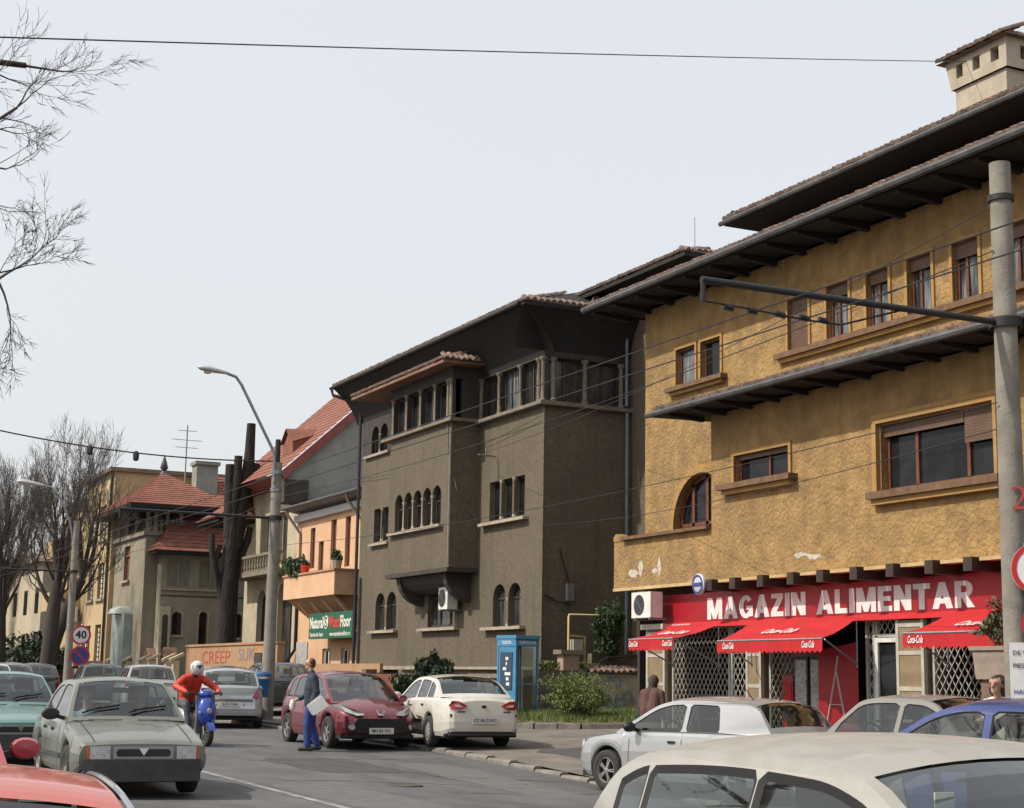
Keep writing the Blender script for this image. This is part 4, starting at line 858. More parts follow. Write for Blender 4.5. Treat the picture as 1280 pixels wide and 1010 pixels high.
# ------------------------------------------------------------------ arcaded house with steep red roof, gable wall towards the camera
M_lime = mat('grey_limewash', (.22, .215, .19), .9, (.30, .29, .26), 1.2, 9, .5, 20, stain=(.13, .13, .12), sscale=.5, samt=.7)
M_bone = mat('bone_render', (.40, .34, .24), .9, (.50, .43, .31), 2, 7, .3, 30, stain=(.24, .2, .15), samt=.6)
ah = empty('arcaded_house', (22.3, 71, .6), label='house with tall pointed arches, stone balustrade and steep red tile roof', cat='house')
Ax = 22.3
def pointed(a0, a1, z0, z1): c = (a0+a1)/2; return [(a0, z0), (a1, z0), (a1, z1-.75), (a1-.08, z1-.42), (a1-.28, z1-.16), (c, z1), (a0+.28, z1-.16), (a0+.08, z1-.42), (a0, z1-.75)]
pa = [pointed(67.6, 69.7, 1.2, 5.75), pointed(71.4, 72.8, 1.2, 5.5)]; uw = [rect(68.6, 70.2, 6.6, 8.9), rect(71.2, 72.6, 6.6, 8.9)]
mb = MB(); wall(mb, 'x', Ax, [(66.45, .5), (75.0, .5), (75.0, 10.3), (66.45, 10.3)], pa+uw, .3)
mb.add([(Ax, 75, .5), (30, 75, .5), (30, 75, 10.3), (Ax, 75, 10.3)], [(0, 1, 2, 3)]); mb.build('wall', M_bone, ah, fix=False)
mb = MB(); mb.add([(Ax-.0, 66.45, 8.0), (31, 66.45, 8.0), (31, 66.45, 15.8), (28.2, 66.45, 16.5), (Ax, 66.45, 10.9)], [(0, 1, 2, 3, 4)]); mb.build('gable_wall', M_lime, ah, fix=False)
MB().add([(21.35, 66.44, 9.0), (Ax, 66.44, 9.0), (Ax, 66.44, 10.95), (21.35, 66.44, 10.3)], [(0, 1, 2, 3)]).build('gable_return', M_lime, ah, fix=False)
for h in pa: window(ah, 'x', Ax, h, .3, M_dkfr, M_pane_old, .1, mull=((h[0][0]+h[1][0])/2,), name='arched_door')
for h in uw: window(ah, 'x', Ax, h, .3, M_bone, M_pane_old, .1, mull=((h[0][0]+h[1][0])/2,))
mb = MB(); mb.box(21.3, Ax, 66.9, 74.6, 6.0, 6.2); mb.box(21.3, 21.55, 66.9, 74.6, 6.85, 6.97); mb.build('balcony_slab', M_slab_d, ah, kind='stuff')
bal = MB().lathe([(.09, 0), (.09, .06), (.05, .1), (.1, .3), (.05, .5), (.09, .58), (.09, .65)], 8).build('baluster', M_slab_d, None, smooth=50); bme2 = bal.data; bpy.data.objects.remove(bal)
for i in range(19): inst(bme2, 'baluster', ah, (21.42, 67.1+i*.41, 6.2))
tile_roof(ah, (21.1, 66.25, 10.35), (21.1, 75.4, 10.35), (28.2, 75.4, 16.9), (28.2, 66.25, 16.9), M_tile, 26)
mb = MB(); mb.add([(21.1, 66.25, 10.3), (28.2, 66.25, 16.85), (28.2, 66.25, 16.45), (21.25, 66.25, 9.95), (21.1, 66.47, 10.3), (28.2, 66.47, 16.85), (28.2, 66.47, 16.45), (21.25, 66.47, 9.95)], [(0, 1, 2, 3), (3, 2, 6, 7)])
mb.add([(21.12, 66.47, 10.3), (21.12, 75.4, 10.3), (Ax, 75.4, 10.0), (Ax, 66.47, 10.0)], [(0, 1, 2, 3)]); mb.build('verge_board', mat('verge_red', (.20, .05, .04), .8, (.28, .08, .06), 3), ah, fix=False)
# small dormer and the eaves bracket below the verge
mb = MB(); mb.add([(22.3, 68.4, 11.5), (22.3, 69.8, 11.5), (22.3, 69.8, 12.0), (22.3, 69.1, 12.6), (22.3, 68.4, 12.0), (24.0, 69.1, 12.75), (23.6, 68.3, 12.5), (23.6, 69.9, 12.5), (22.15, 68.3, 11.95), (22.15, 69.1, 12.65), (22.15, 69.9, 11.95)], [(0, 1, 2, 3, 4), (8, 9, 5, 6), (9, 10, 7, 5), (0, 4, 6), (1, 2, 7)])
mb.build('dormer', M_tile, ah, fix=False)
mb = MB(); mb.box(21.3, 22.4, 66.3, 67.4, 9.0, 10.0); mb.build('eaves_block', M_peb_d, ah)
# lower porch roof at its far corner
tile_roof(ah, (20.4, 73.6, 8.9), (20.4, 77.5, 8.9), (22.6, 77.0, 10.4), (22.6, 74.2, 10.4), M_tile, 8, name='porch_tiles')
tile_roof(ah, (22.6, 73.6, 8.9), (20.4, 73.6, 8.9), (22.6, 74.6, 10.4), (22.6, 74.6, 10.4), M_tile, 8, name='porch_tiles')
MB().box(20.5, 22.6, 73.7, 77.4, 8.72, 8.88).build('porch_eaves', M_soffit, ah)
# ------------------------------------------------------------------ turreted house with red tile roofs
M_turf = mat('olive_grey_render', (.235, .21, .155), .9, (.30, .27, .21), 1.6, 8, .4, 30, stain=(.18, .155, .11), samt=.6, streak=(.15, .13, .1), streak_amt=.4)
th = empty('turret_house', (21, 82, .8), label='olive-grey house with pyramid-roofed turret and tiled wing', cat='house')
Ty, Tx = 80.0, 19.0
aw = [arched(20.12, 20.63, 3.5, 4.65), arched(21.5, 21.94, 3.0, 4.7), arched(23.3, 23.75, 3.45, 4.65)]
uw = [rect(19.75, 20.95, 5.85, 7.3), rect(21.4, 22.6, 5.85, 7.3)]
mb = MB(); wall(mb, 'y', Ty, [(19.5, .5), (25.6, .5), (25.6, 7.7), (19.5, 7.7)], aw+uw, .18); mb.add([(19.5, Ty, .5), (19.5, 87, .5), (19.5, 87, 7.7), (19.5, Ty, 7.7)], [(0, 1, 2, 3)])
mb.add([(25.6, Ty, .5), (25.6, 92, .5), (25.6, 92, 9), (25.6, Ty, 9)], [(0, 1, 2, 3)]); mb.build('wall', M_turf, th, fix=False)
for h in aw:
    window(th, 'y', Ty, h, .16, M_brown, M_pane, .05)
    c = (h[0][0]+h[1][0])/2; ou = [(p[0]+(.09 if p[0] > c else -.09)*(1 if abs(p[0]-c) > .02 else 0), p[1]+(.09 if p[1] > h[0][1]+.01 else 0)) for p in h]
    mb = MB(); n = len(h); mb.add([(p[0], Ty-.03, p[1]) for p in ou]+[(p[0], Ty-.03, p[1]) for p in h], [(i, (i+1) % n, n+(i+1) % n, n+i) for i in range(1, n)]); mb.build('window_surround', M_slab, th)
    ledge(th, 'y', Ty, h[0][0]-.12, h[1][0]+.12, h[0][1]-.1, h[0][1], .1, M_slab)
for h in uw:
    window(th, 'y', Ty, h, .1, M_turf, mat('grey_blind', (.15, .14, .11), .8, (.2, .19, .15), 3), .08, mull=((h[0][0]+h[1][0])/2,)); ledge(th, 'y', Ty, h[0][0]-.2, h[1][0]+.2, 5.72, 5.82, .12, M_slab)
box_part('string_course', M_peb_d, th, 19.48, 25.6, Ty-.03, Ty+.02, 5.42, 5.48)
mb = MB(); mb.tube([(23.95, Ty-.06, 7.6), (23.95, Ty-.06, 1.5)], .06, 8); mb.build('downpipe', mat('pale_pipe', (.25, .27, .3), .5), th, smooth=40)
# tiled wing roof
tile_roof(th, (18.95, 79.2, 7.65), (26.4, 79.2, 7.65), (26.4, 83.2, 11.0), (21.3, 83.2, 11.0), M_tile, 16, .035)
tile_roof(th, (18.95, 88, 7.65), (18.95, 79.2, 7.65), (21.3, 83.2, 11.0), (21.3, 85, 11.0), M_tile, 16, .035)
MB().box(19.0, 26.4, 79.25, 80.4, 7.5, 7.64).build('eaves', M_soffit, th)
# main roof behind
tile_roof(th, (21.4, 84, 9.4), (29.5, 84, 9.4), (26.2, 88, 12.75), (24.0, 88, 12.75), M_tile, 18, .035, name='main_tiles'); tile_roof(th, (29.5, 84, 9.4), (29.5, 94, 9.4), (26.2, 91, 12.75), (26.2, 88, 12.75), M_tile, 12, .035, name='main_tiles')
tile_roof(th, (21.4, 94, 9.4), (21.4, 84, 9.4), (24.0, 88, 12.75), (24.0, 91, 12.75), M_tile, 18, .035, name='main_tiles')
mb = MB(); mb.box(22.7, 23.9, 86.4, 87.4, 11.0, 13.0); mb.box(22.6, 24.0, 86.3, 87.5, 13.0, 13.2); mb.build('chimney', M_lime, th)
mb = MB(); mb.box(25.4, 26.1, 87, 87.6, 11.5, 12.9); mb.box(26.3, 27.0, 87, 87.6, 11.5, 12.7); mb.build('chimney', M_lime, th, kind='stuff')
# turret: square tower with open top storey and pyramid roof
ty0, ty1, tx0, tx1 = 81.0, 88.0, 18.85, 21.7
wL = rect(84.4, 85.7, 6.4, 8.2); mb = MB()
wall(mb, 'x', tx0, [(ty0, .5), (ty1, .5), (ty1, 8.55), (ty0, 8.55)], [wL], .2); wall(mb, 'y', ty0, [(tx0, .5), (19.6, .5), (19.6, 8.55), (tx0, 8.55)], [], .2); pass
mb.add([(tx0, ty1, .5), (tx1, ty1, .5), (tx1, ty1, 8.55), (tx0, ty1, 8.55)], [(0, 1, 2, 3)])
mb.build('turret_wall', M_turf, th, fix=False); window(th, 'x', tx0, wL, .18, M_brown, mat('red_shutter', (.13, .05, .04), .6), .1); ledge(th, 'x', tx0, 84.1, 86.0, 6.25, 6.38, .15, M_slab)
MB().box(tx0-.15, tx1, ty0-.15, ty1+.1, 8.5, 8.7).build('turret_cornice', M_turf, th); MB().box(19.8, tx1+.8, ty0+.9, ty1, 8.7, 9.95).build('turret_lantern', M_peb, th)
for x, y in [(tx0+.05, ty0), (19.3, ty0), (19.9, ty0), (20.6, ty0), (tx0+.05, 83.4), (tx0+.05, 85.4), (tx0+.05, 87.4)]:
    MB().lathe([(.16, 8.7), (.16, 8.8), (.1, 8.9), (.1, 9.6), (.18, 9.75), (.18, 9.95)], 8, (x, y, 0)).build('turret_column', M_turf, th, smooth=40)
for i in range(7): inst(bme2, 'baluster', th, (19.05+i*.28, ty0-.02, 8.7))
MB().box(20.1, 20.9, ty0+.83, ty0+.89, 8.75, 9.8).build('turret_window', M_pane_old, th)
ap = (20.4, 84.4, 12.15); e = [(17.7, 79.7), (23.3, 79.7), (23.3, 89.2), (17.7, 89.2)]
for i in range(4):
    p, q = e[i], e[(i+1) % 4]; tile_roof(th, (*p, 9.98), (*q, 9.98), ap, ap, M_tile, 16, .035, name='turret_tiles')
MB().box(17.7, 23.3, 79.7, 89.2, 9.78, 9.96).build('turret_eaves', M_soffit, th)
MB().lathe([(.28, 12.0), (.2, 12.2), (.1, 12.35), (.22, 12.5), (.16, 12.75), (0, 13.25)], 8, (ap[0], ap[1], -.1)).build('finial', M_gut, th, smooth=50)
mb = MB(); mb.tube([(21.2, 83, 11), (21.2, 83, 14.6)], .04, 5)
for z, w in ((14.3, .5), (13.8, .8), (13.4, .6)): mb.bar((21.2-w, 83, z), (21.2+w, 83, z), .03, .03)
mb.build('aerial', M_steel, th, kind='stuff')
# porch niche
mb = MB(); MB().box(19.46, 19.98, Ty-.3, Ty-.003, 1.2, 4.9).build('porch', M_bone, th)
MB().prism(arched(19.58, 19.86, 2.6, 4.5), 'y', Ty-.32, Ty-.25).build('porch_door', M_dkfr, th)
gl_ = MB().box(18.4, 18.84, 83.0, 85.6, 1.2, 4.6).build('glazed_porch', mat('pale_glazing', (.25, .30, .29), .2, (.35, .4, .39), 2), th); MB().lathe([(.9, 4.6), (.75, 4.85), (.4, 5.0), (0, 5.02)], 12, (18.7, 84.3, 0)).build('canopy_dome', mat('pale_canopy', (.4, .42, .4), .5), gl_, smooth=60)
# ------------------------------------------------------------------ cream modernist block at the far end
M_crm = mat('cream_render', (.46, .34, .18), .9, (.53, .40, .23), 1.4, 7, .3, 30, stain=(.32, .25, .15), samt=.6, streak=(.3, .24, .15), streak_amt=.5)
ck = empty('cream_block', (19, 95, .8), label='cream three-storey block with stepped roof and dark balconies, behind bare trees', cat='building')
Cx = 18.6
cw = [rect(92.2, 93.7, 8.9, 10.8), rect(89.6, 91.2, 8.9, 10.8), rect(92.0, 93.6, 5.6, 7.6), rect(89.4, 91.0, 5.6, 7.6), rect(92.2, 94.8, 2.1, 4.2), rect(89.4, 90.9, 2.1, 4.2), rect(97.8, 100, 8.6, 10.6), rect(97.8, 100, 5.4, 7.4)]
mb = MB(); wall(mb, 'x', Cx, [(88, .6), (102, .6), (102, 11.4), (95.2, 11.4), (95.2, 12.5), (88, 12.5)], cw, .5); wall(mb, 'y', 88, [(Cx, .6), (28, .6), (28, 12.5), (Cx, 12.5)], [], .2); mb.build('wall', M_crm, ck, fix=False)
for h in cw: window(ck, 'x', Cx, h, .3, M_brown, M_pane, .1, mull=((h[0][0]+h[1][0])/2,))
for h in cw[:6]:
    w = MB(); y = (h[0][0]+h[1][0])/2+.25
    for k in range(7): w.box(Cx+.1, Cx+.24, y-.12, y+.12, h[0][1]+.1+k*.27, h[0][1]+.3+k*.27)
    w.build('shutter_slats', M_white, ck, kind='stuff')
    ledge(ck, 'x', Cx, h[0][0]-.2, h[1][0]+.2, h[0][1]-.12, h[0][1], .14, M_slab)
MB().box(18.2, 19, 95.4, 102.2, 11.4, 11.6).build('roof_slab', M_slab_d, ck); MB().box(18.3, 28, 87.8, 95.4, 12.5, 12.72).build('roof_slab', M_slab_d, ck)
for z in (5.2, 8.4): MB().box(17.5, Cx, 95.6, 102, z, z+1.1).build('balcony', M_crm, ck)
box_part('terrace', M_slab, ck, 17.0, Cx, 88.2, 96, 1.9, 2.2); MB().box(17.1, Cx, 88.3, 95.9, .6, 1.9).build('terrace_wall', M_brown, ck)
mb = MB(); mb.tube([(18.5, 88.3, 12.4), (18.5, 88.3, 2)], .08, 6); mb.build('downpipe', M_black, ck, smooth=40)
ac_unit(17.9, 94.6, 96.0, 4.45, 5.3, 'white air conditioner on the cream block above its dark doorway', .4)
# distant houses closing the street behind the trees
def far_house(x, y, w, d, h, m, label, rot=0):
    r = empty('far_house', (x, y, 1.0), rot, label=label, cat='house', group='houses behind the bare trees')
    MB().box(-w/2, w/2, -d/2, d/2, 0, h).build('wall', m, r, world=False)
    mb = MB(); mb.add([(-w/2-.5, -d/2-.5, h), (w/2+.5, -d/2-.5, h), (w/2+.5, d/2+.5, h), (-w/2-.5, d/2+.5, h), (0, -d/4, h+2.6), (0, d/4, h+2.6)], [(0, 1, 4), (1, 2, 5, 4), (2, 3, 5), (3, 0, 4, 5), (3, 2, 1, 0)]); mb.build('roof', M_tile_old, r, world=False, fix=False)
    for i in range(3):
        for k in range(max(1, int(h/3.2))): 
            wn = MB().box(-w/2-.04, -w/2+.02, -d/2+1+i*d/3.3, -d/2+2.2+i*d/3.3, 1.2+k*3.1, 2.8+k*3.1).build('window', M_pane, r, world=False)
            wn2 = MB().box(-w/2+1+i*w/3.3, -w/2+2.2+i*w/3.3, -d/2-.04, -d/2+.02, 1.2+k*3.1, 2.8+k*3.1).build('window', M_pane, r, world=False)
    return r
far_house(22, 112, 8, 14, 7.5, M_bone, 'bone rendered house next beyond the cream block')
far_house(21, 130, 8, 14, 7.0, M_turf, 'olive rendered house farther down behind the bare trees')
far_house(14, 165, 30, 12, 8, M_peb, 'long brown house closing the far end of the street')
# ------------------------------------------------------------------ garden walls and gates
M_stone = mat('dark_rubble', (.085, .075, .06), .95, (.17, .15, .12), 3, 9, .7, 14, stain=(.05, .06, .03), sscale=.9, samt=.6)
gw = empty('garden_wall', (19.4, 44, .3), label='low dark stone garden wall in front of the grey house', cat='wall')
mb = MB(); mb.box(19.3, 19.55, 40.2, 47.2, .2, 1.62); mb.build('wall', M_stone, gw); box_part('coping', M_slab_d, gw, 19.22, 19.63, 40.1, 47.2, 1.63, 1.74)
mb = MB(); mb.box(19.56, 21.55, 39.32, 39.6, .2, 1.85); mb.build('return_wall', M_stone, gw)
pw = empty('garden_gate', (19.4, 49, .3), label='reddish brown boarded garden gate between rubble piers by the grey house', cat='gate')
mb = MB(); 
for y in (47.2, 50.4): MB().box(19.25, 19.65, y, y+.35, .2, 1.85).build('pier', M_stone, pw)
for i in range(19): MB().box(19.4, 19.46, 47.6+i*.146, 47.6+i*.146+.13, .35, 1.7+.0*i).build('board', mat('gate_red_brown', (.16, .055, .03), .7, (.22, .08, .045), 4, 5, stretch=(1, 1, .3)), pw)
mb = MB(); mb.box(19.46, 19.52, 47.56, 50.4, .6, .7); mb.box(19.46, 19.52, 47.56, 50.4, 1.4, 1.5); mb.build('rails', M_brown, pw, kind='stuff')
# graffiti wall by the shop corner
gr = empty('graffiti_wall', (22.2, 39.4, .4), label='peeling whitewashed wall with blue graffiti and tile coping behind bushes', cat='wall')
MB().box(21.6, 24.0, 39.2, 39.5, .2, 1.78).build('wall', mat('peeling_whitewash', (.34, .30, .24), .9, (.55, .50, .42), 2.2, 9, .4, 25, stain=(.16, .13, .1), sscale=1.3, samt=.85), gr)
barrel_eave(gr, (21.55, 39.1, 1.82), (24.0, 39.1, 1.82), .09, M_tile_old, .5, (0, .4, .12), 'coping_tiles')
mb = MB(); rg = random.Random(12)
for k in range(7):
    pts = []; x, z = 22.1+rg.uniform(0, .8), 1.0+rg.uniform(0, .5); a = rg.uniform(0, 6)
    for j in range(8): x += .1*math.cos(a); z += .09*math.sin(a); a += rg.uniform(.2, .9); pts.append((x, 39.19, min(max(z, .8), 1.7)))
    for j in range(7): mb.bar(pts[j], pts[j+1], .012, .05)
mb.build('graffiti', mat('blue_spray', (.10, .26, .33), .8, (.2, .36, .4), 6), gr, kind='stuff')
mb = MB(); mb.tube([(21.9, 39.35, 1.85), (21.95, 39.35, 2.12), (22.2, 39.35, 2.25), (23.6, 39.35, 2.3), (24, 39.35, 2.3)], .03, 6); mb.build('iron_hoop', M_black, gr)
MB().box(22.0, 24.0, 39.9, 40.15, .3, 2.35).build('rear_wall', M_peb, gr)
gm = empty('gas_meter', (21.3, 39.6, .4), label='yellow gas pipe and meter rising above the stone wall', cat='gas meter')
M_gas = mat('gas_yellow', (.42, .34, .10), .6, (.5, .42, .16), 5)
mb = MB(); mb.tube([(21.1, 39.62, 1.4), (21.1, 39.62, 3.35), (21.12, 39.62, 3.4), (22.6, 39.75, 3.42)], .03, 6); mb.tube([(21.62, 39.62, 1.9), (21.62, 39.62, 2.8), (21.15, 39.62, 2.82)], .025, 6); mb.build('pipe', M_gas, gm, smooth=50, kind='stuff')
MB().box(21.2, 21.5, 39.5, 39.72, 2.42, 2.72).build('meter', mat('meter_grey', (.25, .24, .2), .6, (.35, .33, .28), 8), gm); MB().box(20.8, 21.3, 39.35, 39.7, 1.86, 2.3).build('pillar', mat('pink_rubble', (.26, .18, .14), .95, (.36, .27, .2), 5), gm); MB().box(20.7, 21.4, 39.28, 39.76, 2.3, 2.42).build('pillar_cap', M_slab_d, gm)
# long brown wall and its taller stretch with red letters
M_brw = mat('orange_brown_render', (.33, .19, .10), .9, (.40, .245, .14), 1.5, 8, .3, 30, stain=(.24, .145, .085), samt=.6)
lw = empty('brown_wall', (20, 68, .5), label='tall orange-brown garden wall sprayed with red letters', cat='wall')
MB().box(19.9, 20.15, 62.0, 76.0, .3, 2.85).build('wall', M_brw, lw); box_part('coping', M_brw, lw, 19.84, 20.21, 61.95, 76.05, 2.852, 2.95)
for s, y0, y1, z, h, m_ in (('CREEP', 73.1, 68.6, 2.35, .55, mat('red_spray', (.36, .05, .035), .8)), ('SUK', 67.3, 65.0, 2.45, .5, mat('blue_grey_spray', (.15, .16, .2), .8)), ('A', 63.4, 62.9, 2.4, .5, MATS['red_spray'])):
    t = text_part('sprayed_letters', s, m_, lw, (19.893, (y0+y1)/2, z), facade_rot(0), .5, .004, -.004); fit_text(t, y0, y1, z, h)
MB().box(19.7, 19.89, 63.2, 64.4, 1.3, 2.55).build('meter_cabinet', mat('ochre_box', (.4, .27, .13), .8), lw); MB().box(19.66, 19.7, 63.3, 64.3, 1.6, 2.5).build('cabinet_door', M_dkfr, lw)
sw = empty('brown_wall', (20, 57, .5), label='lower dull brown garden wall with tile coping below the green sign', cat='wall')
MB().box(19.9, 20.12, 51.0, 61.9, .3, 1.75).build('wall', mat('dull_brown', (.19, .125, .08), .9, (.25, .17, .115), 2, 8, .3, 30), sw)
barrel_eave(sw, (19.75, 51.0, 1.36), (19.75, 61.9, 1.36), .12, M_tile_old, .35, (.35, 0, .2), 'coping_tiles')
MB().box(19.98, 20.1, 51.0, 61.9, 1.752, 2.05).build('upper_board', M_brw, sw)
# gabled pier fence before the turret house
def pier(y, z, label, w=.9, x=19.4):
    r = empty('gabled_pier', (x, y, .5), label=label, cat='fence pier', group='gabled fence piers before the turret house')
    MB().prism([(y-w/2, .4), (y+w/2, .4), (y+w/2, z-.45), (y, z), (y-w/2, z-.45)], 'x', x-.25, x+.25).build('pier', mat('pier_render', (.20, .16, .125), .9, (.28, .225, .175), 3, 8), r)
    mb = MB(); 
    for s in (1, -1): mb.bar((x, y+s*(w/2+.1), z-.5), (x, y, z+.06), .62, .09, up=(0, 0, 1))
    mb.build('cap', mat('cap_tile', (.20, .11, .085), .9, (.30, .18, .14), 4), r, kind='stuff')
for i, y in enumerate((77.2, 80.6, 84.2, 88.2, 92.6)): pier(y, 2.75, 'gabled rendered fence pier with tiled cap before the turret house')
def post(y, x=18.7):
    r = empty('fence_post', (x, y, .5), label='pale square fence post with sloping cap before the turret house', cat='fence post', group='pale fence posts before the turret house')
    MB().box(x-.14, x+.14, y-.14, y+.14, .4, 2.2).build('shaft', M_bone, r); MB().bar((x-.28, y, 2.2), (x+.34, y, 2.5), .34, .12).build('cap', M_bone, r)
for y in (73.2, 74.6, 77.6, 79.4, 82.8, 86.6): post(y)
fr_ = empty('railing_fence', (19, 84, .5), label='dark red-brown boarded fence running behind the gabled piers', cat='fence')
for i in range(40):
    y = 75.2+i*.46
    MB().box(19.0, 19.05, y, y+.42, .5, 2.0).build('board', M_brown, fr_)
MB().box(19.06, 19.1, 75.2, 93.6, 1.7, 1.8).build('rail', M_brown, fr_)
# ------------------------------------------------------------------ poles, trolley brackets, lamps
def pole(name, y, ztop, label, cat, group, r0=.175, r1=.125, x=13.8):
    z = gz(x, y); r = empty(name, (x, y, z), label=label, cat=cat, group=group)
    mb = MB(); mb.tube([(x, y, z-.1), (x, y, z+ztop*.5), (x, y, z+ztop)], [r0, (r0+r1)/2, r1], 14); mb.build('shaft', M_conc, r, smooth=50); return r
def bracket(r, y, z=6.0, x=13.8, xe=9.4):
    mb = MB(); mb.tube([(x, y, z), (xe, y, z)], .042, 8); mb.build('bracket_arm', M_black, r, smooth=50)
    mb = MB(); mb.lathe([(.19, z-.06), (.2, z-.06), (.2, z+.06), (.19, z+.06)], 14, (x, y, 0)); mb.build('clamp', M_black, r, smooth=40)
    mb = MB(); mb.tube([(xe+.02, y, z), (xe+.02, y, z-.25)], .03, 6); mb.tube([(xe+.02, y, z-.24), (10.05, y, z-.26), (10.8, y, z-.3), (11.3, y, z-.3), (12.2, y, z-.02)], .013, 5)
    for xx in (9.75, 10.07, 10.45, 10.78, 11.05): mb.tube([(xx-.06, y, z-.27), (xx+.06, y, z-.285)], .035, 6)
    mb.build('insulator_rig', M_black, r, kind='stuff')
GP = 'concrete trolley poles along the kerb'
pr = pole('concrete_pole', 14.6, 8.15, 'thick concrete trolley pole with red painted 2 and road signs', 'pole', GP, .165, .13)
bracket(pr, 14.6)
mb = MB(); mb.lathe([(.145, 7.55), (.165, 7.55), (.165, 7.62), (.145, 7.62)], 12, (13.8, 14.6, 0)); mb.build('band', M_black, pr, smooth=40)
t = text_part('painted_number', '2', MATS['red_spray'], pr, (13.675, 14.495, 3.82), (R(90), 0, R(-42.5)), .42, .003, -.004)
pl = pole('street_lamp', 43.7, 7.3, 'concrete lamp post with long bent steel arm and blue bin', 'street lamp', GP, .18, .14)
bracket(pl, 43.7)
mb = MB(); mb.tube([(13.70, 43.6, 7.0), (13.68, 43.6, 7.75), (13.58, 43.6, 8.0), (12.62, 43.6, 9.72), (12.45, 43.6, 9.93), (12.2, 43.6, 10.0)], .045, 8); mb.build('lamp_arm', M_steel, pl, smooth=50)
def lamp_head(r, x, y, z, s=1.0):
    sec = []
    for t, w, h in ((0, .05, .05), (.15, .08, .07), (.4, .13, .1), (.65, .16, .12), (.85, .13, .1), (.95, .04, .03)):
        sec.append([(x-t*s*1.0, y+math.cos(a)*w*s, z+t*.1*s+math.sin(a)*h*s*(1 if math.sin(a) > 0 else .6)) for a in [2*math.pi*k/12 for k in range(13)]])
    hd = MB().grid(sec).build('lamp_head', mat('lamp_shell', (.5, .5, .5), .35, metal=.2), r, smooth=60)
    MB().lathe([(0, -.02), (.1*s, .0), (.12*s, .05*s)], 12, (x-.66*s, y, z-.05*s)).build('lamp_bowl', mat('lamp_bowl', (.55, .53, .42), .3), hd, smooth=60)
lamp_head(pl, 12.25, 43.6, 10.0, .95)
mb = MB(); mb.tube([(13.8, 43.7, 7.2), (13.8, 43.7, 8.25)], .075, 10); mb.build('stub_pipe', M_black, pl, smooth=40)
for z in (7.25, 6.75): MB().lathe([(.15, z), (.17, z), (.17, z+.1), (.15, z+.1)], 12, (13.8, 43.7, 0)).build('band', M_steel, pl, smooth=40)
bn = empty('litter_bin', (13.62, 43.2, gz(13.6, 43.2)+.9), label='blue plastic litter bin strapped to the lamp post', cat='litter bin')
z = gz(13.6, 43.2); M_blue = mat('blue_plastic', (.02, .10, .26), .4, (.025, .12, .3), 4)
MB().lathe([(0, z+.72), (.17, z+.72), (.22, z+1.2), (.23, z+1.22), (.2, z+1.22), (.16, z+.8)], 14, (13.5, 43.25, 0)).build('bucket', M_blue, bn, smooth=40); MB().lathe([(.25, z+1.28), (.24, z+1.36), (.1, z+1.42), (0, z+1.42)], 14, (13.5, 43.25, 0)).build('lid', M_blue, bn, smooth=40)
p3 = pole('street_lamp', 72.8, 7.8, 'concrete lamp post among the bare trees, lamp on a curved arm', 'street lamp', GP, .18, .14); bracket(p3, 72.8)
mb = MB(); mb.tube([(13.75, 72.8, 7.2), (13.5, 72.8, 8.2), (13.0, 72.8, 9.3), (12.6, 72.8, 9.7), (12.2, 72.8, 9.75)], .05, 8); mb.build('lamp_arm', M_steel, p3, smooth=50); lamp_head(p3, 12.25, 72.8, 9.75, 1.2)
# ------------------------------------------------------------------ road signs
M_sw = mat('sign_white', (.72, .72, .72), .4, (.64, .64, .63), 5); M_sr = mat('sign_red_enamel', (.42, .016, .02), .4); M_sb = mat('sign_blue_enamel', (.03, .045, .20), .4); M_sbk = mat('sign_black', (.015, .015, .015), .4)
def disc_sign(parent, c, rz, r, kind, txt=None):
    """A round plate facing direction rz (0 = towards -y)."""
    def place(mb, name, m, parent=parent, dy=0):
        o = mb.build(name, m, parent, smooth=40, world=False); off = root_of(parent).location if parent is not None else Vector((0, 0, 0))
        return o
    root = root_of(parent); q = Matrix.Rotation(rz, 4, 'Z')
    def L(mb): mb.v = [tuple((q @ Vector(v))+Vector(c)-root.location) for v in mb.v]; return mb
    pl_ = L(MB().lathe([(0, 0), (r, 0), (r, .02), (0, .02)], 28, axis='y')).build('plate', M_sw if kind != 'stop' else M_sb, parent, smooth=40, world=False)
    L(MB().lathe([(r*.80, -.006), (r*.99, -.006), (r*.99, .0), (r*.80, .0)], 28, axis='y')).build('rim', M_sr, parent, smooth=40, world=False)
    if kind == 'stop': L(MB().bar((-r*.58, -.006, r*.58), (r*.58, -.006, -r*.58), .004, r*.18)).build('slash', M_sr, parent, world=False)
    if txt:
        t = text_part('number', txt, M_sbk, parent, (0, 0, 0), (R(90), 0, rz), r*1.05, .003, .012, align='CENTER', world=False)
        t.location = (q @ Vector((0, -.006, 0)))+Vector(c)-root.location
pv = empty('speed_sign', (13.6, 14.5, 2.9), label='round red-ringed 30 speed limit sign on the concrete pole', cat='road sign')
disc_sign(pv, (13.82, 14.22, 2.98), R(-42), .315, 'speed', '30'); MB().box(13.8, 13.84, 14.3, 14.46, 2.7, 3.3).build('bracket', M_steel, pv)
pv = empty('no_parking_sign', (13.6, 14.5, 2.3), label='round blue and red no parking sign below the 30 sign', cat='road sign')
disc_sign(pv, (13.89, 14.16, 2.33), R(-42), .315, 'stop'); MB().box(13.8, 13.84, 14.3, 14.46, 2.1, 2.6).build('bracket', M_steel, pv)
ps_ = empty('pole_poster', (13.7, 14.4, 1.2), label='white paper poster with printed lines taped to the concrete pole', cat='poster')
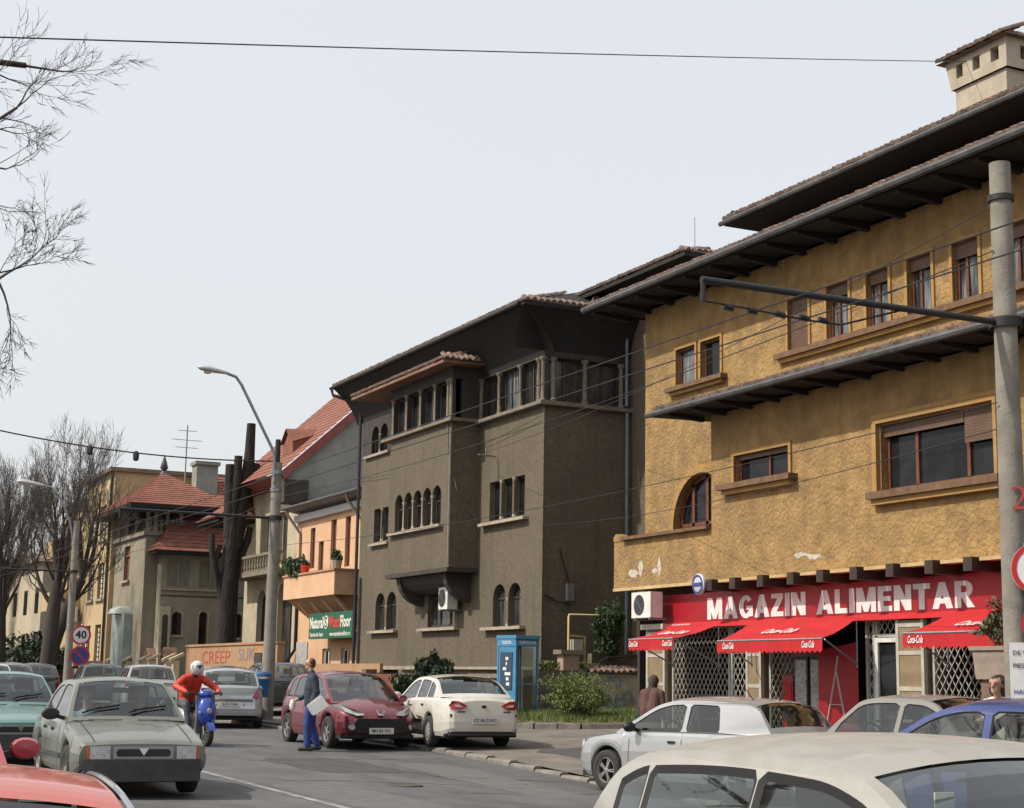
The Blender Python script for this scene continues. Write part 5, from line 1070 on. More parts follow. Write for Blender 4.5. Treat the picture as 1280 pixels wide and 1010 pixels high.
MB().add([(13.55, 14.47, 1.2), (13.95, 14.2, 1.2), (13.95, 14.2, 2.12), (13.55, 14.47, 2.12), (13.56, 14.48, 1.2), (13.96, 14.21, 1.2), (13.96, 14.21, 2.12), (13.56, 14.48, 2.12)], [(0, 1, 2, 3), (7, 6, 5, 4), (0, 4, 5, 1), (2, 6, 7, 3), (0, 3, 7, 4), (1, 5, 6, 2)]).build('sheet', M_sw, ps_)
for i, s in enumerate(('DE VANZARE', 'PIESE AUTO', '', 'HALE', '0722 155')):
    if s: text_part('print', s, M_sbk if i < 2 else M_sb, ps_, (13.575, 14.445, 2.0-i*.15), (R(90), 0, R(-34)), .075, .001, 0)
s40 = empty('speed_sign', (12.2, 62, gz(12.2, 62)), label='round 40 speed limit sign above a blue no stopping sign', cat='road sign')
MB().tube([(12.2, 62, gz(12.2, 62)), (12.2, 62, 3.4)], .04, 8).build('post', M_sw, s40, smooth=50)
disc_sign(s40, (12.16, 61.93, 2.98), R(-11), .37, 'speed', '40'); disc_sign(s40, (12.16, 61.93, 2.2), R(-11), .37, 'stop')
MB().box(12.0, 12.32, 61.9, 61.94, 1.3, 1.72).build('plate_below', M_sw, s40)
bl = empty('white_post', (11.6, 88, gz(12, 88)), label='plain white marker post beside the dark tree trunks', cat='post'); MB().lathe([(.09, .4), (.09, 3.3), (.05, 3.45), (0, 3.5)], 8, (12.9, 88, 0)).build('shaft', M_sw, bl, smooth=40)
# ------------------------------------------------------------------ overhead wires
def wire(name, a, b, sag, label, r=.011, n=16, blobs=(), cat='wire', group='overhead trolley wires and cables'):
    a, b = Vector(a), Vector(b); pts = [a.lerp(b, i/n)+Vector((0, 0, -sag*4*(i/n)*(1-i/n))) for i in range(n+1)]
    ro = empty(name, a, label=label, cat=cat, group=group)
    MB().tube(pts, r, 5, cap=False).build('strand', M_black, ro, smooth=60)
    for t in blobs:
        p = a.lerp(b, t)+Vector((0, 0, -sag*4*t*(1-t))); MB().lathe([(0, .06), (.05, .05), (.085, -.02), (.08, -.18), (.04, -.22), (0, -.22)], 8, p).build('insulator', M_black, ro, smooth=40)
    return ro
for x, w_ in ((10.07, 'trolley contact wire hung nearer the bracket arm tips'), (10.78, 'trolley contact wire hung nearer the concrete poles')): wire('contact_wire', (x, -10, 5.71), (x, 130, 5.71), .0, w_, .009, 40)
wire('span_cable', (.9, 14.0, 6.96), (21.0, 23.0, 13.72), .03, 'single high cable stretched across the sky to the chimney', .008)
wire('span_cable', (4.0, 43.2, 8.15), (13.7, 43.7, 7.62), .32, 'cable with two dark insulators stretched to the lamp post', .02, blobs=(.46, .59))
wire('pole_cable', (13.65, 14.6, 6.9), (13.65, 43.7, 6.55), .35, 'slack cable from concrete pole to lamp post, upper one', .008)
wire('pole_cable', (13.62, 14.6, 5.0), (13.62, 43.7, 5.2), .3, 'slack cable from concrete pole to lamp post, lower one', .007)
wire('pole_cable', (13.65, 43.7, 6.5), (13.65, 72.8, 6.5), .4, 'slack cable from lamp post onward to the far lamp', .008)
wire('house_cable', (20.4, 44.2, 8.4), (13.7, 14.6, 7.5), .3, 'cable from the grey house bracket to the concrete pole', .007)
wire('house_cable', (20.95, 41.1, 6.0), (13.7, 14.6, 4.7), .25, 'thin cable from the grey house corner to the concrete pole', .007)
wire('house_cable', (20.9, 56, 8.9), (20.9, 41.05, 9.2), .35, 'cable looped along the grey house front below the loggia', .008)
# ------------------------------------------------------------------ phone booth
pb = empty('phone_booth', (18.7, 37.9, gz(18.7, 37.9)+.2), R(14), label='blue framed glass telephone booth standing by the kerb bush', cat='phone booth')
pb.scale = (.78, .78, 1.0)
M_bb = mat('booth_blue', (.05, .20, .36), .45, (.065, .24, .41), 3, 5, stain=(.05, .13, .22), samt=.4)
zb = .02
for sx in (-.47, .47):
    for sy in (-.45, .45): MB().box(sx-.035, sx+.035, sy-.035, sy+.035, 0, 2.12).build('post', M_bb, pb, world=False)
mb = MB(); mb.box(-.51, .51, -.49, .49, 2.0, 2.04); mb.box(-.51, .51, -.49, -.45, 1.86, 2.04); mb.box(-.51, -.47, -.449, .449, 1.86, 2.0); mb.box(.47, .51, -.449, .449, 1.86, 2.0); mb.box(-.47, .47, .45, .49, 1.86, 2.0); mb.box(-.53, .53, -.51, .51, 2.05, 2.14); mb.build('roof', M_bb, pb, world=False)
M_gl = thin_glass('booth_glass', (.80, .86, .84), .03, .8)
MB().box(-.43, .43, .445, .455, .45, 1.84).build('pane', M_gl, pb, world=False); MB().box(.465, .475, -.41, .41, .12, 1.84).build('pane', M_gl, pb, world=False); MB().box(-.43, .43, -.455, -.445, .12, 1.84).build('pane', M_gl, pb, world=False)
mb = MB(); mb.box(.45, .49, -.41, .41, .88, .93); mb.box(-.43, .43, -.47, -.43, .88, .91); mb.build('glazing_bar', M_bb, pb, world=False, kind='stuff')
MB().box(-.12, .02, -.02, .1, .1, 1.85).build('phone_column', mat('phone_grey', (.12, .13, .13), .5), pb, world=False)
MB().box(-.49, -.45, -.41, .41, .3, 1.84).build('side_panel', M_bb, pb, world=False)
ph_ = MB().box(-.52, -.492, -.3, .3, .75, 1.7).build('poster', mat('dark_poster', (.03, .06, .10), .4), pb, world=False)
rg = random.Random(4)
for k in range(6): MB().box(-.526, -.521, -.2+rg.uniform(-.05, .2), -.05+rg.uniform(0, .25), .85+k*.13, .93+k*.13).build('poster_print', M_sw, ph_, world=False)
t = text_part('lettering', 'ROMTELECOM', M_sw, pb, (0, -.492, 1.95), (R(90), 0, 0), .11, .002, .001, align='CENTER', world=False); t = text_part('lettering', 'TELEFON', M_sw, pb, (-.512, 0, 1.95), (R(90), 0, R(-90)), .11, .002, .001, align='CENTER', world=False)
# ------------------------------------------------------------------ planter by the shop
pt = empty('planter', (16.6, 18.3, gz(16, 18)), label='concrete planter on a brick pedestal with dry brown-green plant', cat='planter')
MB().box(16.35, 16.9, 17.45, 18.05, .2, 1.7).build('pedestal', mat('brick_brown', (.13, .08, .06), .9, (.2, .13, .1), 6), pt)
MB().prism([(17.4, 1.71), (18.1, 1.71), (18.16, 2.12), (17.34, 2.12)], 'x', 16.3, 16.95).build('tub', mat('planter_concrete', (.22, .17, .14), .9, (.30, .24, .2), 3), pt)
MB().box(16.27, 16.98, 17.3, 18.2, 2.12, 2.18).build('rim', MATS['planter_concrete'], pt)
# ------------------------------------------------------------------ trees and bushes
M_bark = mat('dark_bark', (.028, .023, .019), .95, (.06, .05, .042), 5, 8, .8, 18, stretch=(1, 1, .3), bdist=.04)
M_twig = mat('twig_bark', (.085, .072, .062), .9, (.13, .112, .098), 6)
M_char = mat('blackened_bark', (.012, .010, .009), .95, (.034, .028, .024), 4, 9, 1.0, 9, stretch=(1, 1, .25), bdist=.09)
M_cut = mat('cut_wood', (.30, .24, .17), .9, (.2, .15, .1), 6)
class Twigs:
    """Tapered prisms for limbs; thin ones three-sided."""
    def __init__(s): s.a = MB(); s.b = MB()
    def limb(s, p, q, r0, r1):
        m = s.a if r0 > .03 else s.b
        m.tube([p, q], [r0, r1], 7 if r0 > .1 else (5 if r0 > .03 else 3), cap=False)
def grow(tw, rn, p, d, length, r, depth, spread=.6, up=.12, kids=(2, 4), shrink=(.6, .82), segs=3, rmin=.006):
    for i in range(segs):
        q = p+d*(length/segs); r2 = r*(1-.16)
        tw.limb(p, q, r, r2); p, r = q, r2
        d = (d+Vector((rn.gauss(0, .14), rn.gauss(0, .14), rn.gauss(up*.5, .12)))).normalized()
        if depth > 0 and i < segs-1 and rn.random() < .75:
            a = rn.uniform(0, 6.28); e = d.orthogonal().normalized(); f = d.cross(e)
            nd = (d*rn.uniform(.55, .9)+(e*math.cos(a)+f*math.sin(a))*spread*1.2+Vector((0, 0, up))).normalized()
            grow(tw, rn, p, nd, length*rn.uniform(*shrink)*.8, max(rmin, r*.5), depth-1, spread, up, kids, shrink, segs, rmin)
    if depth <= 0: return
    for k in range(rn.randint(*kids)):
        a = rn.uniform(0, 6.28); e = d.orthogonal().normalized(); f = d.cross(e)
        nd = (d+(e*math.cos(a)+f*math.sin(a))*rn.uniform(.35, 1)*spread+Vector((0, 0, up))).normalized()
        grow(tw, rn, p, nd, length*rn.uniform(*shrink), max(rmin, r*rn.uniform(.55, .75)), depth-1, spread, up, kids, shrink, segs, rmin)
def tree(base, limbs, seed, label, group, depth=5, **kw):
    """limbs: list of (start offset, direction, length, radius) grown from the trunk polyline."""
    rn = random.Random(seed); r = empty('bare_tree', base, label=label, cat='tree', group=group); tw = Twigs()
    for kind, *a in limbs:
        if kind == 'trunk':
            pts, rad = a; tw.a.tube([Vector(base)+Vector(q) for q in pts], rad, 9)
        else:
            o, d, L_, rr = a; grow(tw, rn, Vector(base)+Vector(o), Vector(d).normalized(), L_, rr, depth, **kw)
    tw.a.build('trunk', M_bark, r, smooth=60, fix=False)
    if tw.b.f: tw.b.build('crown', M_twig, r, fix=False, kind='stuff')
    return r
TG = 'bare trees along the far pavement'
def street_tree(x, y, seed, h, lean, label, r=.34, depth=5, n=3):
    b = (x, y, gz(x, y)-.1); t = [(0, 0, 0), (lean*.25, 0, h*.18), (lean*.6, .1, h*.32), (lean, .1, h*.42)]
    rn = random.Random(seed); L_ = [('trunk', t, [r*1.25, r, r*.9, r*.8])]
    for k in range(n):
        a = 6.28*k/n+rn.uniform(-.5, .5); L_.append(('limb', t[-1], (math.cos(a)*.38+lean*.12, math.sin(a)*.38, 1.25), h*.185, r*.5))
    L_.append(('limb', t[2], (lean*.5+.25, -.3, 1.0), h*.17, r*.35)); L_.append(('limb', t[2], (-.6, .2, .9), h*.17, r*.35))
    return tree(b, L_, seed, label, TG, depth, spread=.5, up=.2, kids=(2, 3), rmin=.007)
street_tree(13.9, 78.5, 11, 13.0, .3, 'stout bare tree forking low beside the far lamp post', .36)
street_tree(14.1, 80, 5, 13.5, 1.5, 'bare tree leaning over the cream block balcony', .28)
street_tree(12.6, 84, 23, 12, -.2, 'slim bare tree between white marker post and stout forked tree', .3)
street_tree(14.0, 96, 31, 13, .4, 'bare tree behind the white marker post', .36, 5)
street_tree(12.0, 104, 41, 13, -.5, 'bare tree farther down, before the bone house', .34, 5)
street_tree(15.0, 116, 43, 13.5, .2, 'bare tree beyond the bone house', .36, 5)
street_tree(11.5, 126, 47, 14, .2, 'farthest bare tree before the long brown house', .36, 5)
# the near tree stands left of the view; only its outer branches reach in
nb = (-1.0, 15.4, gz(0, 15))
tree(nb, [('trunk', [(0, 0, -.1), (.05, .1, 2), (.1, .2, 4), (.3, .3, 6.0)], [.3, .24, .2, .16]),
   ('trunk', [(.2, .3, 5.4), (.9, .4, 6.0), (1.9, .5, 6.35), (2.6, .6, 6.6)], [.10, .075, .055, .045]),
   ('limb', (2.6, .6, 6.6), (.9, 0, .8), .75, .034), ('limb', (2.6, .6, 6.6), (.25, .2, 1), .8, .03), ('limb', (2.3, .55, 6.5), (.9, .1, -.5), .7, .02), ('limb', (2.5, .6, 6.55), (1, .2, -.05), .75, .022),
   ('trunk', [(.15, .25, 4.6), (1.4, .5, 5.1), (2.9, .8, 5.35), (3.15, .8, 5.36)], [.07, .05, .036, .03]),
   ('limb', (3.15, .8, 5.36), (.8, 0, .7), .55, .018), ('limb', (3.15, .8, 5.36), (.5, .1, -.9), .55, .016), ('limb', (2.9, .8, 5.35), (.9, 0, .15), .55, .015), ('limb', (2.4, .7, 5.2), (.6, 0, -.9), .55, .015),
   ('limb', (.3, .3, 6.0), (1.2, .4, 1.2), 1.4, .07), ('limb', (.3, .3, 6.0), (.8, .3, 2.0), 1.4, .08), ('limb', (.3, .3, 6), (-1, .3, 1.5), 1.2, .08),
   ('trunk', [(.25, .3, 5.9), (1.5, .7, 7.0), (2.5, .9, 7.62), (3.3, 1.0, 7.7)], [.09, .06, .04, .03]), ('limb', (3.3, 1.0, 7.7), (1, .1, .05), .6, .018), ('limb', (2.7, .9, 7.65), (1, .1, -.4), .6, .016),
   ('limb', (.1, .2, 4.0), (1.3, .4, .1), 1.15, .05), ('limb', (.1, .2, 3.7), (1.5, .4, .15), 1.0, .04)],
   77, 'bare tree reaching thin branches over the street opposite the shop', None, depth=3, spread=.55, up=.03, kids=(2, 4), shrink=(.5, .75), segs=4, rmin=.003)
# pollarded trunk
pc = (20.9, 72.6, .4)
pr_ = empty('pollarded_tree', pc, label='blackened pollarded tree trunk with lopped stumps behind the brown wall', cat='tree')
def stub(pts, rad, n=10):
    mb = MB(); rn = random.Random(len(pts)); P = [Vector(pc)+Vector(p) for p in pts]; mb.tube(P, rad, n); return mb
stub([(-.1, 0, 0), (-.1, 0, 2.5), (-.05, 0, 5.5), (.0, 0, 7.4), (.05, 0, 8.6)], [.62, .5, .43, .38, .3]).build('trunk', M_char, pr_, smooth=60)
for pts, rad in (([(.1, 0, 7.0), (.35, 0, 8.8), (.62, 0, 10.4), (.66, 0, 11.6), (.68, 0, 12.9)], [.45, .4, .36, .28, .24]), ([(-.1, 0, 7.5), (-.18, .1, 9.5), (-.2, .1, 10.9)], [.36, .32, .28]), ([(.0, 0, 8.2), (.08, -.1, 10.0), (.1, -.1, 11.3)], [.3, .26, .22]),
   ([(.55, 0, 9.9), (.9, 0, 10.6), (1.05, 0, 11.0)], [.26, .22, .2]), ([(-.3, 0, 4.6), (-.75, 0, 6.0), (-.95, 0, 7.0), (-.95, 0, 7.6)], [.24, .2, .17, .13]), ([(-.8, 0, 6.2), (-.55, 0, 7.1)], [.16, .12]), ([(.3, 0, 6.3), (.75, 0, 7.4), (.85, 0, 8.0)], [.24, .2, .16])):
    rad = [q*.85 for q in rad]
    s_ = stub(pts, rad).build('stump', M_char, pr_, smooth=60)
    e = Vector(pc)+Vector(pts[-1]); MB().lathe([(rad[-1]*.85, .004), (0, .006)], 10, e).build('cut_face', M_cut if rad[-1] < .15 else M_char, s_)
# ------------------------------------------------------------------ leaves
def leaf_cloud(name, parent, m, centre, radii, n, size, seed, shape=None, tilt=.6):
    rn = np.random.RandomState(seed); P = rn.normal(size=(n, 3)); P /= np.linalg.norm(P, axis=1)[:, None]
    P *= (rn.uniform(.25, 1, n)**.45)[:, None]; lump = 1+.28*np.sin(P[:, 0]*5+seed)*np.cos(P[:, 1]*4+seed*2)+.2*np.sin(P[:, 2]*7+seed)
    P = P*lump[:, None]*np.array(radii)+np.array(centre)
    d = rn.normal(size=(n, 3)); d[:, 2] += tilt; d /= np.linalg.norm(d, axis=1)[:, None]
    e = np.cross(d, rn.normal(size=(n, 3))); e /= np.linalg.norm(e, axis=1)[:, None]
    s = size*rn.uniform(.6, 1.4, n)[:, None]; w = s*.45
    off = np.array(root_of(parent).location)
    V = np.stack([P-d*s*.5, P+e*w*.5, P+d*s*.5, P-e*w*.5], 1).reshape(-1, 3)-off
    me = bpy.data.meshes.new(name); me.from_pydata(V.tolist(), [], [(4*i, 4*i+1, 4*i+2, 4*i+3) for i in range(n)]); me.materials.append(m)
    o = bpy.data.objects.new(name, me); COL.objects.link(o); o.parent = parent; o['kind'] = 'stuff'; return o
def leafmat(name, a, b):
    m = mat(name, a, .6, b, 2.5, 4); m.node_tree.nodes['Principled BSDF'].inputs['Subsurface Weight'].default_value = 0.0; return m
M_lf1 = leafmat('leaf_yellow_green', (.075, .11, .022), (.15, .19, .045)); M_lf2 = leafmat('leaf_dark_conifer', (.012, .022, .010), (.03, .048, .018)); M_lf3 = leafmat('leaf_ivy', (.022, .045, .012), (.05, .09, .025)); M_lf4 = leafmat('leaf_dry', (.05, .055, .02), (.11, .09, .04))
bz = gz(19.3, 35.8)+.2
bu = empty('bush', (19.4, 35.9, bz), label='loose yellow-green bush on the grass island beside the phone booth', cat='bush')
rn = random.Random(9); mb = MB(); tips = []
for k in range(46):
    a = rn.uniform(0, 6.28); out = rn.uniform(.15, 1.05); h = rn.uniform(.7, 1.55)*(1-.25*out); p0 = Vector((19.4+.12*math.cos(a), 35.9+.12*math.sin(a), bz))
    p1 = p0+Vector((math.cos(a)*out*.45, math.sin(a)*out*.45, h*.75)); p2 = p0+Vector((math.cos(a)*out, math.sin(a)*out, h*rn.uniform(.75, 1.0)))
    mb.tube([p0, p1, p2], [.012, .008, .004], 4, cap=False); tips += [p0.lerp(p1, rn.random()) if rn.random() < .25 else p1.lerp(p2, rn.random()) for _ in range(100)]
mb.build('stems', M_twig, bu, fix=False, kind='stuff')
rs_ = np.random.RandomState(3); P = np.array(tips)+rs_.normal(size=(len(tips), 3))*.06; n = len(P); d = rs_.normal(size=(n, 3)); d[:, 2] += .7; d /= np.linalg.norm(d, axis=1)[:, None]; e = np.cross(d, rs_.normal(size=(n, 3))); e /= np.linalg.norm(e, axis=1)[:, None]
V = np.stack([P-d*.035, P+e*.012, P+d*.035, P-e*.012], 1).reshape(-1, 3)-np.array(bu.location)
me = bpy.data.meshes.new('leaves'); me.from_pydata(V.tolist(), [], [(4*i, 4*i+1, 4*i+2, 4*i+3) for i in range(n)]); me.materials.append(M_lf1); o = bpy.data.objects.new('leaves', me); COL.objects.link(o); o.parent = bu; o['kind'] = 'stuff'
leaf_cloud('inner_leaves', bu, M_lf1, (19.4, 35.9, bz+.6), (.75, .75, .5), 5000, .06, 21)
b2 = empty('bush', (18.2, 43.4, .5), label='dark spiky evergreen shrub behind the white car', cat='bush')
for i, (x, y, z, r, h) in enumerate(((18.6, 43.2, 1.6, .5, .75), (18.5, 44.2, 1.3, .6, .6), (18.6, 42.5, 1.45, .45, .5), (18.6, 44.9, 1.1, .45, .5))): leaf_cloud('foliage', b2, M_lf2, (x, y, z), (r, r, h), 2600, .16, 30+i, tilt=1.4)
MB().tube([(18.55, 43.6, .5), (18.6, 43.3, 1.9)], [.06, .03], 6).build('stem', M_bark, b2)
iv = empty('ivy_bush', (22.5, 39.8, 2.2), label='rounded ivy bush climbing above the graffiti wall', cat='bush')
MB().tube([(22.5, 39.85, 2.2), (22.55, 39.8, 3.4)], [.06, .03], 6).build('stem', M_bark, iv)
for i, (x, z, r, h) in enumerate(((22.45, 2.9, .42, .55), (22.6, 3.35, .34, .42), (22.3, 3.2, .3, .4))): leaf_cloud('foliage', iv, M_lf3, (x, 39.75, z), (r, .35, h), 3200, .09, 50+i)
for i, (x, y, r) in enumerate(((20.7, 39.75, .7), (21.7, 39.8, .5))):
    c = empty('creeper', (x, y, 1.8), label=['low green creeper trailing over the stone wall beside the booth', 'low green creeper at the foot of the gas meter'][i], cat='creeper'); leaf_cloud('foliage', c, M_lf1, (x, y, 1.95), (r, .2, .16), 1500, .07, 60+i)
leaf_cloud('foliage', pt, M_lf4, (16.6, 17.75, 2.5), (.3, .4, .32), 1500, .08, 71); leaf_cloud('foliage', pt, M_lf4, (16.6, 17.7, 2.42), (.4, .5, .18), 500, .1, 72)
PG = 'pots along the peach balcony rail'
bo = empty('potted_plant', (20.9, 63.3, 5.68), label='long trough of trailing leafy plants on the peach balcony rail', cat='potted plant', group=PG)
MB().box(20.8, 21.02, 62.3, 64.2, 5.69, 5.86).build('trough', M_bone, bo)
for i, (y, z, r) in enumerate(((63.9, 6.05, .5), (63.2, 5.95, .5), (62.5, 5.95, .3))): leaf_cloud('foliage', bo, M_lf3, (20.9, y, z), (.3, r, .4), 900, .16, 80+i)
bo = empty('potted_plant', (20.9, 61.9, 5.68), label='bright red flower pot on the peach balcony rail', cat='potted plant', group=PG)
MB().lathe([(.0, 5.69), (.16, 5.69), (.2, 6.0), (.0, 6.0)], 10, (20.9, 61.9, 0)).build('pot', mat('red_pot', (.5, .03, .02), .5), bo); leaf_cloud('foliage', bo, M_lf3, (20.9, 61.9, 6.08), (.16, .18, .12), 200, .1, 84)
bo = empty('potted_plant', (20.95, 58.4, 5.68), label='pale pot with a round green plant at the balcony corner', cat='potted plant', group=PG)
MB().lathe([(0, 5.69), (.2, 5.69), (.25, 6.0), (0, 6.0)], 10, (20.95, 58.4, 0)).build('pot', M_bone, bo); leaf_cloud('foliage', bo, M_lf3, (20.95, 58.4, 6.15), (.2, .25, .25), 500, .12, 85)
# grass and weeds on the island
def grass(name, spots, h, m, seed, label, per=60):
    rn = random.Random(seed); v = []; f = []
    for (x, y, z) in spots:
        for _ in range(per):
            a = rn.uniform(0, 6.28); px, py = x+rn.gauss(0, .16), y+rn.gauss(0, .16); hh = h*rn.uniform(.4, 1.2); w = .008; k = len(v)
            lx, ly = rn.gauss(0, .4)*hh, rn.gauss(0, .4)*hh
            v += [(px-w*math.cos(a), py-w*math.sin(a), z), (px+w*math.cos(a), py+w*math.sin(a), z), (px+lx, py+ly, z+hh)]; f.append((k, k+1, k+2))
    me = bpy.data.meshes.new(name); me.from_pydata(v, [], f); me.materials.append(m); o = bpy.data.objects.new(name, me); COL.objects.link(o); tag(o, label, 'grass', kind='stuff'); return o
rn = random.Random(2); sp = []
for k in range(330):
    i = rn.uniform(.2, 6.9); j = int(i); a = Vector(isl[j]).lerp(Vector(isl[j+1]), i-j); b = Vector(back[j]).lerp(Vector(back[j+1]), i-j); t = rn.uniform(.03, .95)
    sp.append((a.x+(b.x-a.x)*t, a.y+(b.y-a.y)*t, gz(a.x, a.y)+.20+.12*math.sin(t*2.5)))
grass('grass', sp, .17, M_lf1, 5, 'uneven green grass and weeds on the kerbed island')
# rubble stones under the graffiti wall
for k in range(9):
    x, y = 20.8+rn.uniform(0, 1.5), 36.4+rn.uniform(0, 2.2); r = rn.uniform(.1, .24); z = gz(x, 34)+.25
    mb = MB(); mb.lathe([(0, -r*.4), (r*.8, -r*.3), (r, 0), (r*.7, r*.5), (0, r*.6)], 7, (x, y, z)); mb.v = [(p[0]+rn.gauss(0, .02), p[1]+rn.gauss(0, .02), p[2]+rn.gauss(0, .015)) for p in mb.v]
    tag(mb.build('rubble_stone', mat('pale_rubble', (.3, .26, .2), .95, (.4, .36, .29), 4)), 'pale rubble stone lying by the graffiti wall', 'stone', 'rubble stones by the graffiti wall')
# dark hedge and distant undergrowth closing the street
hg = empty('hedge', (15.5, 96, 1), label='dark unkempt hedge behind the bare tree trunks', cat='hedge')
for i in range(7): leaf_cloud('foliage', hg, M_lf2, (14.8+1.5*math.sin(i), 86+i*6, 1.9), (1.2, 3.2, 1.7), 1800, .35, 100+i)
# ------------------------------------------------------------------ cars
M_rub = mat('rubber_trim', (.012, .012, .013), .7); M_tyre = mat('tyre', (.018, .018, .019), .85, (.04, .038, .036), 6, 5)
M_trimd = mat('dark_bumper_plastic', (.03, .03, .033), .6, (.05, .05, .05), 6, dust=.25)
M_alloy = mat('alloy_rim', (.42, .42, .42), .35, (.3, .29, .27), 6, metal=.6); M_cap = mat('hub_cap', (.38, .36, .33), .5, (.25, .23, .2), 7, metal=.2); M_drum = mat('wheel_dark', (.015, .015, .015), .8)
M_seat = mat('car_seat', (.035, .035, .038), .9, (.055, .055, .058), 4); M_tub = mat('car_interior', (.022, .022, .024), .9)
M_glass = thin_glass('car_glass', (.62, .70, .68), .02, .82); M_glass_d = thin_glass('car_glass_dusty', (.60, .66, .64), .04, .55)
M_lens = mat('headlamp_lens', (.48, .50, .50), .08, (.30, .31, .31), 14, 3, spec=.9, coat=1.0); M_refl = mat('lamp_chrome', (.6, .6, .6), .15, metal=.9); M_tail = mat('tail_lens_red', (.34, .012, .012), .15, (.24, .008, .01), 10, 3, coat=.8); M_amber = mat('amber_lens', (.50, .12, .015), .2, (.4, .08, .01), 12, coat=.6)
M_plate = mat('number_plate', (.62, .62, .60), .4, (.52, .52, .50), 8); M_chrome = mat('chrome', (.55, .55, .55), .15, metal=1.0)
def paint(name, c, metal=0.0, dust=.35, rough=.28):
    c2 = tuple(v*.86 for v in c); return mat('paint_'+name, c, rough, c2, 1.2, 6, metal=metal, coat=.7, dust=dust)
def pch(pts):
    """Monotone cubic through (x, v) points, x rising."""
    x = np.array([p[0] for p in pts], float); y = np.array([p[1] for p in pts], float); o = np.argsort(x); x, y = x[o], y[o]
    h = np.diff(x); s = np.diff(y)/h; m = np.zeros(len(x)); m[0], m[-1] = s[0], s[-1]
    for i in range(1, len(x)-1):
        m[i] = 0 if s[i-1]*s[i] <= 0 else 2*s[i-1]*s[i]/(s[i-1]+s[i])
    def f(t):
        t = min(max(t, x[0]), x[-1]); i = min(max(int(np.searchsorted(x, t))-1, 0), len(h)-1); u = (t-x[i])/h[i]
        return float((2*u**3-3*u*u+1)*y[i]+(u**3-2*u*u+u)*h[i]*m[i]+(-2*u**3+3*u*u)*y[i+1]+(u**3-u*u)*h[i]*m[i+1])
    return f
WHEEL = {}
def wheel_meshes(style):
    if style in WHEEL: return WHEEL[style]
    t = MB(); t.lathe([(.62, -.30), (.66, -.33), (.92, -.33), (.985, -.27), (1, -.12), (1, .12), (.985, .27), (.92, .33), (.66, .33), (.62, .30)], 30, axis='y')
    to = t.build('tyre', M_tyre, smooth=45)
    r = MB(); r.lathe([(.63, -.29), (.60, -.30), (.575, -.24), (.56, -.10)], 30, axis='y'); r.lathe([(.13, -.26), (.10, -.28), (0, -.28)], 12, axis='y')
    if style == 'cap':
        r.lathe([(.57, -.22), (.5, -.27), (.3, -.29), (0, -.285)], 30, axis='y', mi=0)
        for k in range(9):
            a = 2*math.pi*k/9; c, s = math.cos(a), math.sin(a); r.lathe([(0, -.292), (.055, -.292), (.055, -.27)], 8, (c*.43, 0, s*.43), 'y', mi=1)
    elif style == 'steel':
        r.lathe([(.56, -.1), (.46, -.16), (.4, -.14), (.26, -.22), (0, -.23)], 30, axis='y')
        for k in range(8):
            a = 2*math.pi*k/8; r.lathe([(0, -.175), (.05, -.175), (.05, -.15)], 8, (math.cos(a)*.36, 0, math.sin(a)*.36), 'y', mi=1)
    else:
        n = 5 if style == 'five' else 7
        r.lathe([(.56, -.06), (0, -.05)], 20, axis='y', mi=1)
        for k in range(n):
            a = 2*math.pi*k/n; c, s = math.cos(a), math.sin(a); w = .085 if n == 5 else .06
            for e in ((-.45, .45) if n == 5 else (0,)):
                p0 = Vector((c*.08-s*e*.05, -.24, s*.08+c*e*.05)); p1 = Vector((c*.59-s*e*.14, -.20, s*.59+c*e*.14)); r.bar(p0, p1, w*(1 if n == 7 else .8), .07, mi=0, up=(0, 1, 0))
    ro = r.build('rim', [M_cap if style in ('cap', 'steel') else M_alloy, M_drum], smooth=40)
    res = (to.data, ro.data); bpy.data.objects.remove(to); bpy.data.objects.remove(ro); WHEEL[style] = res; return res
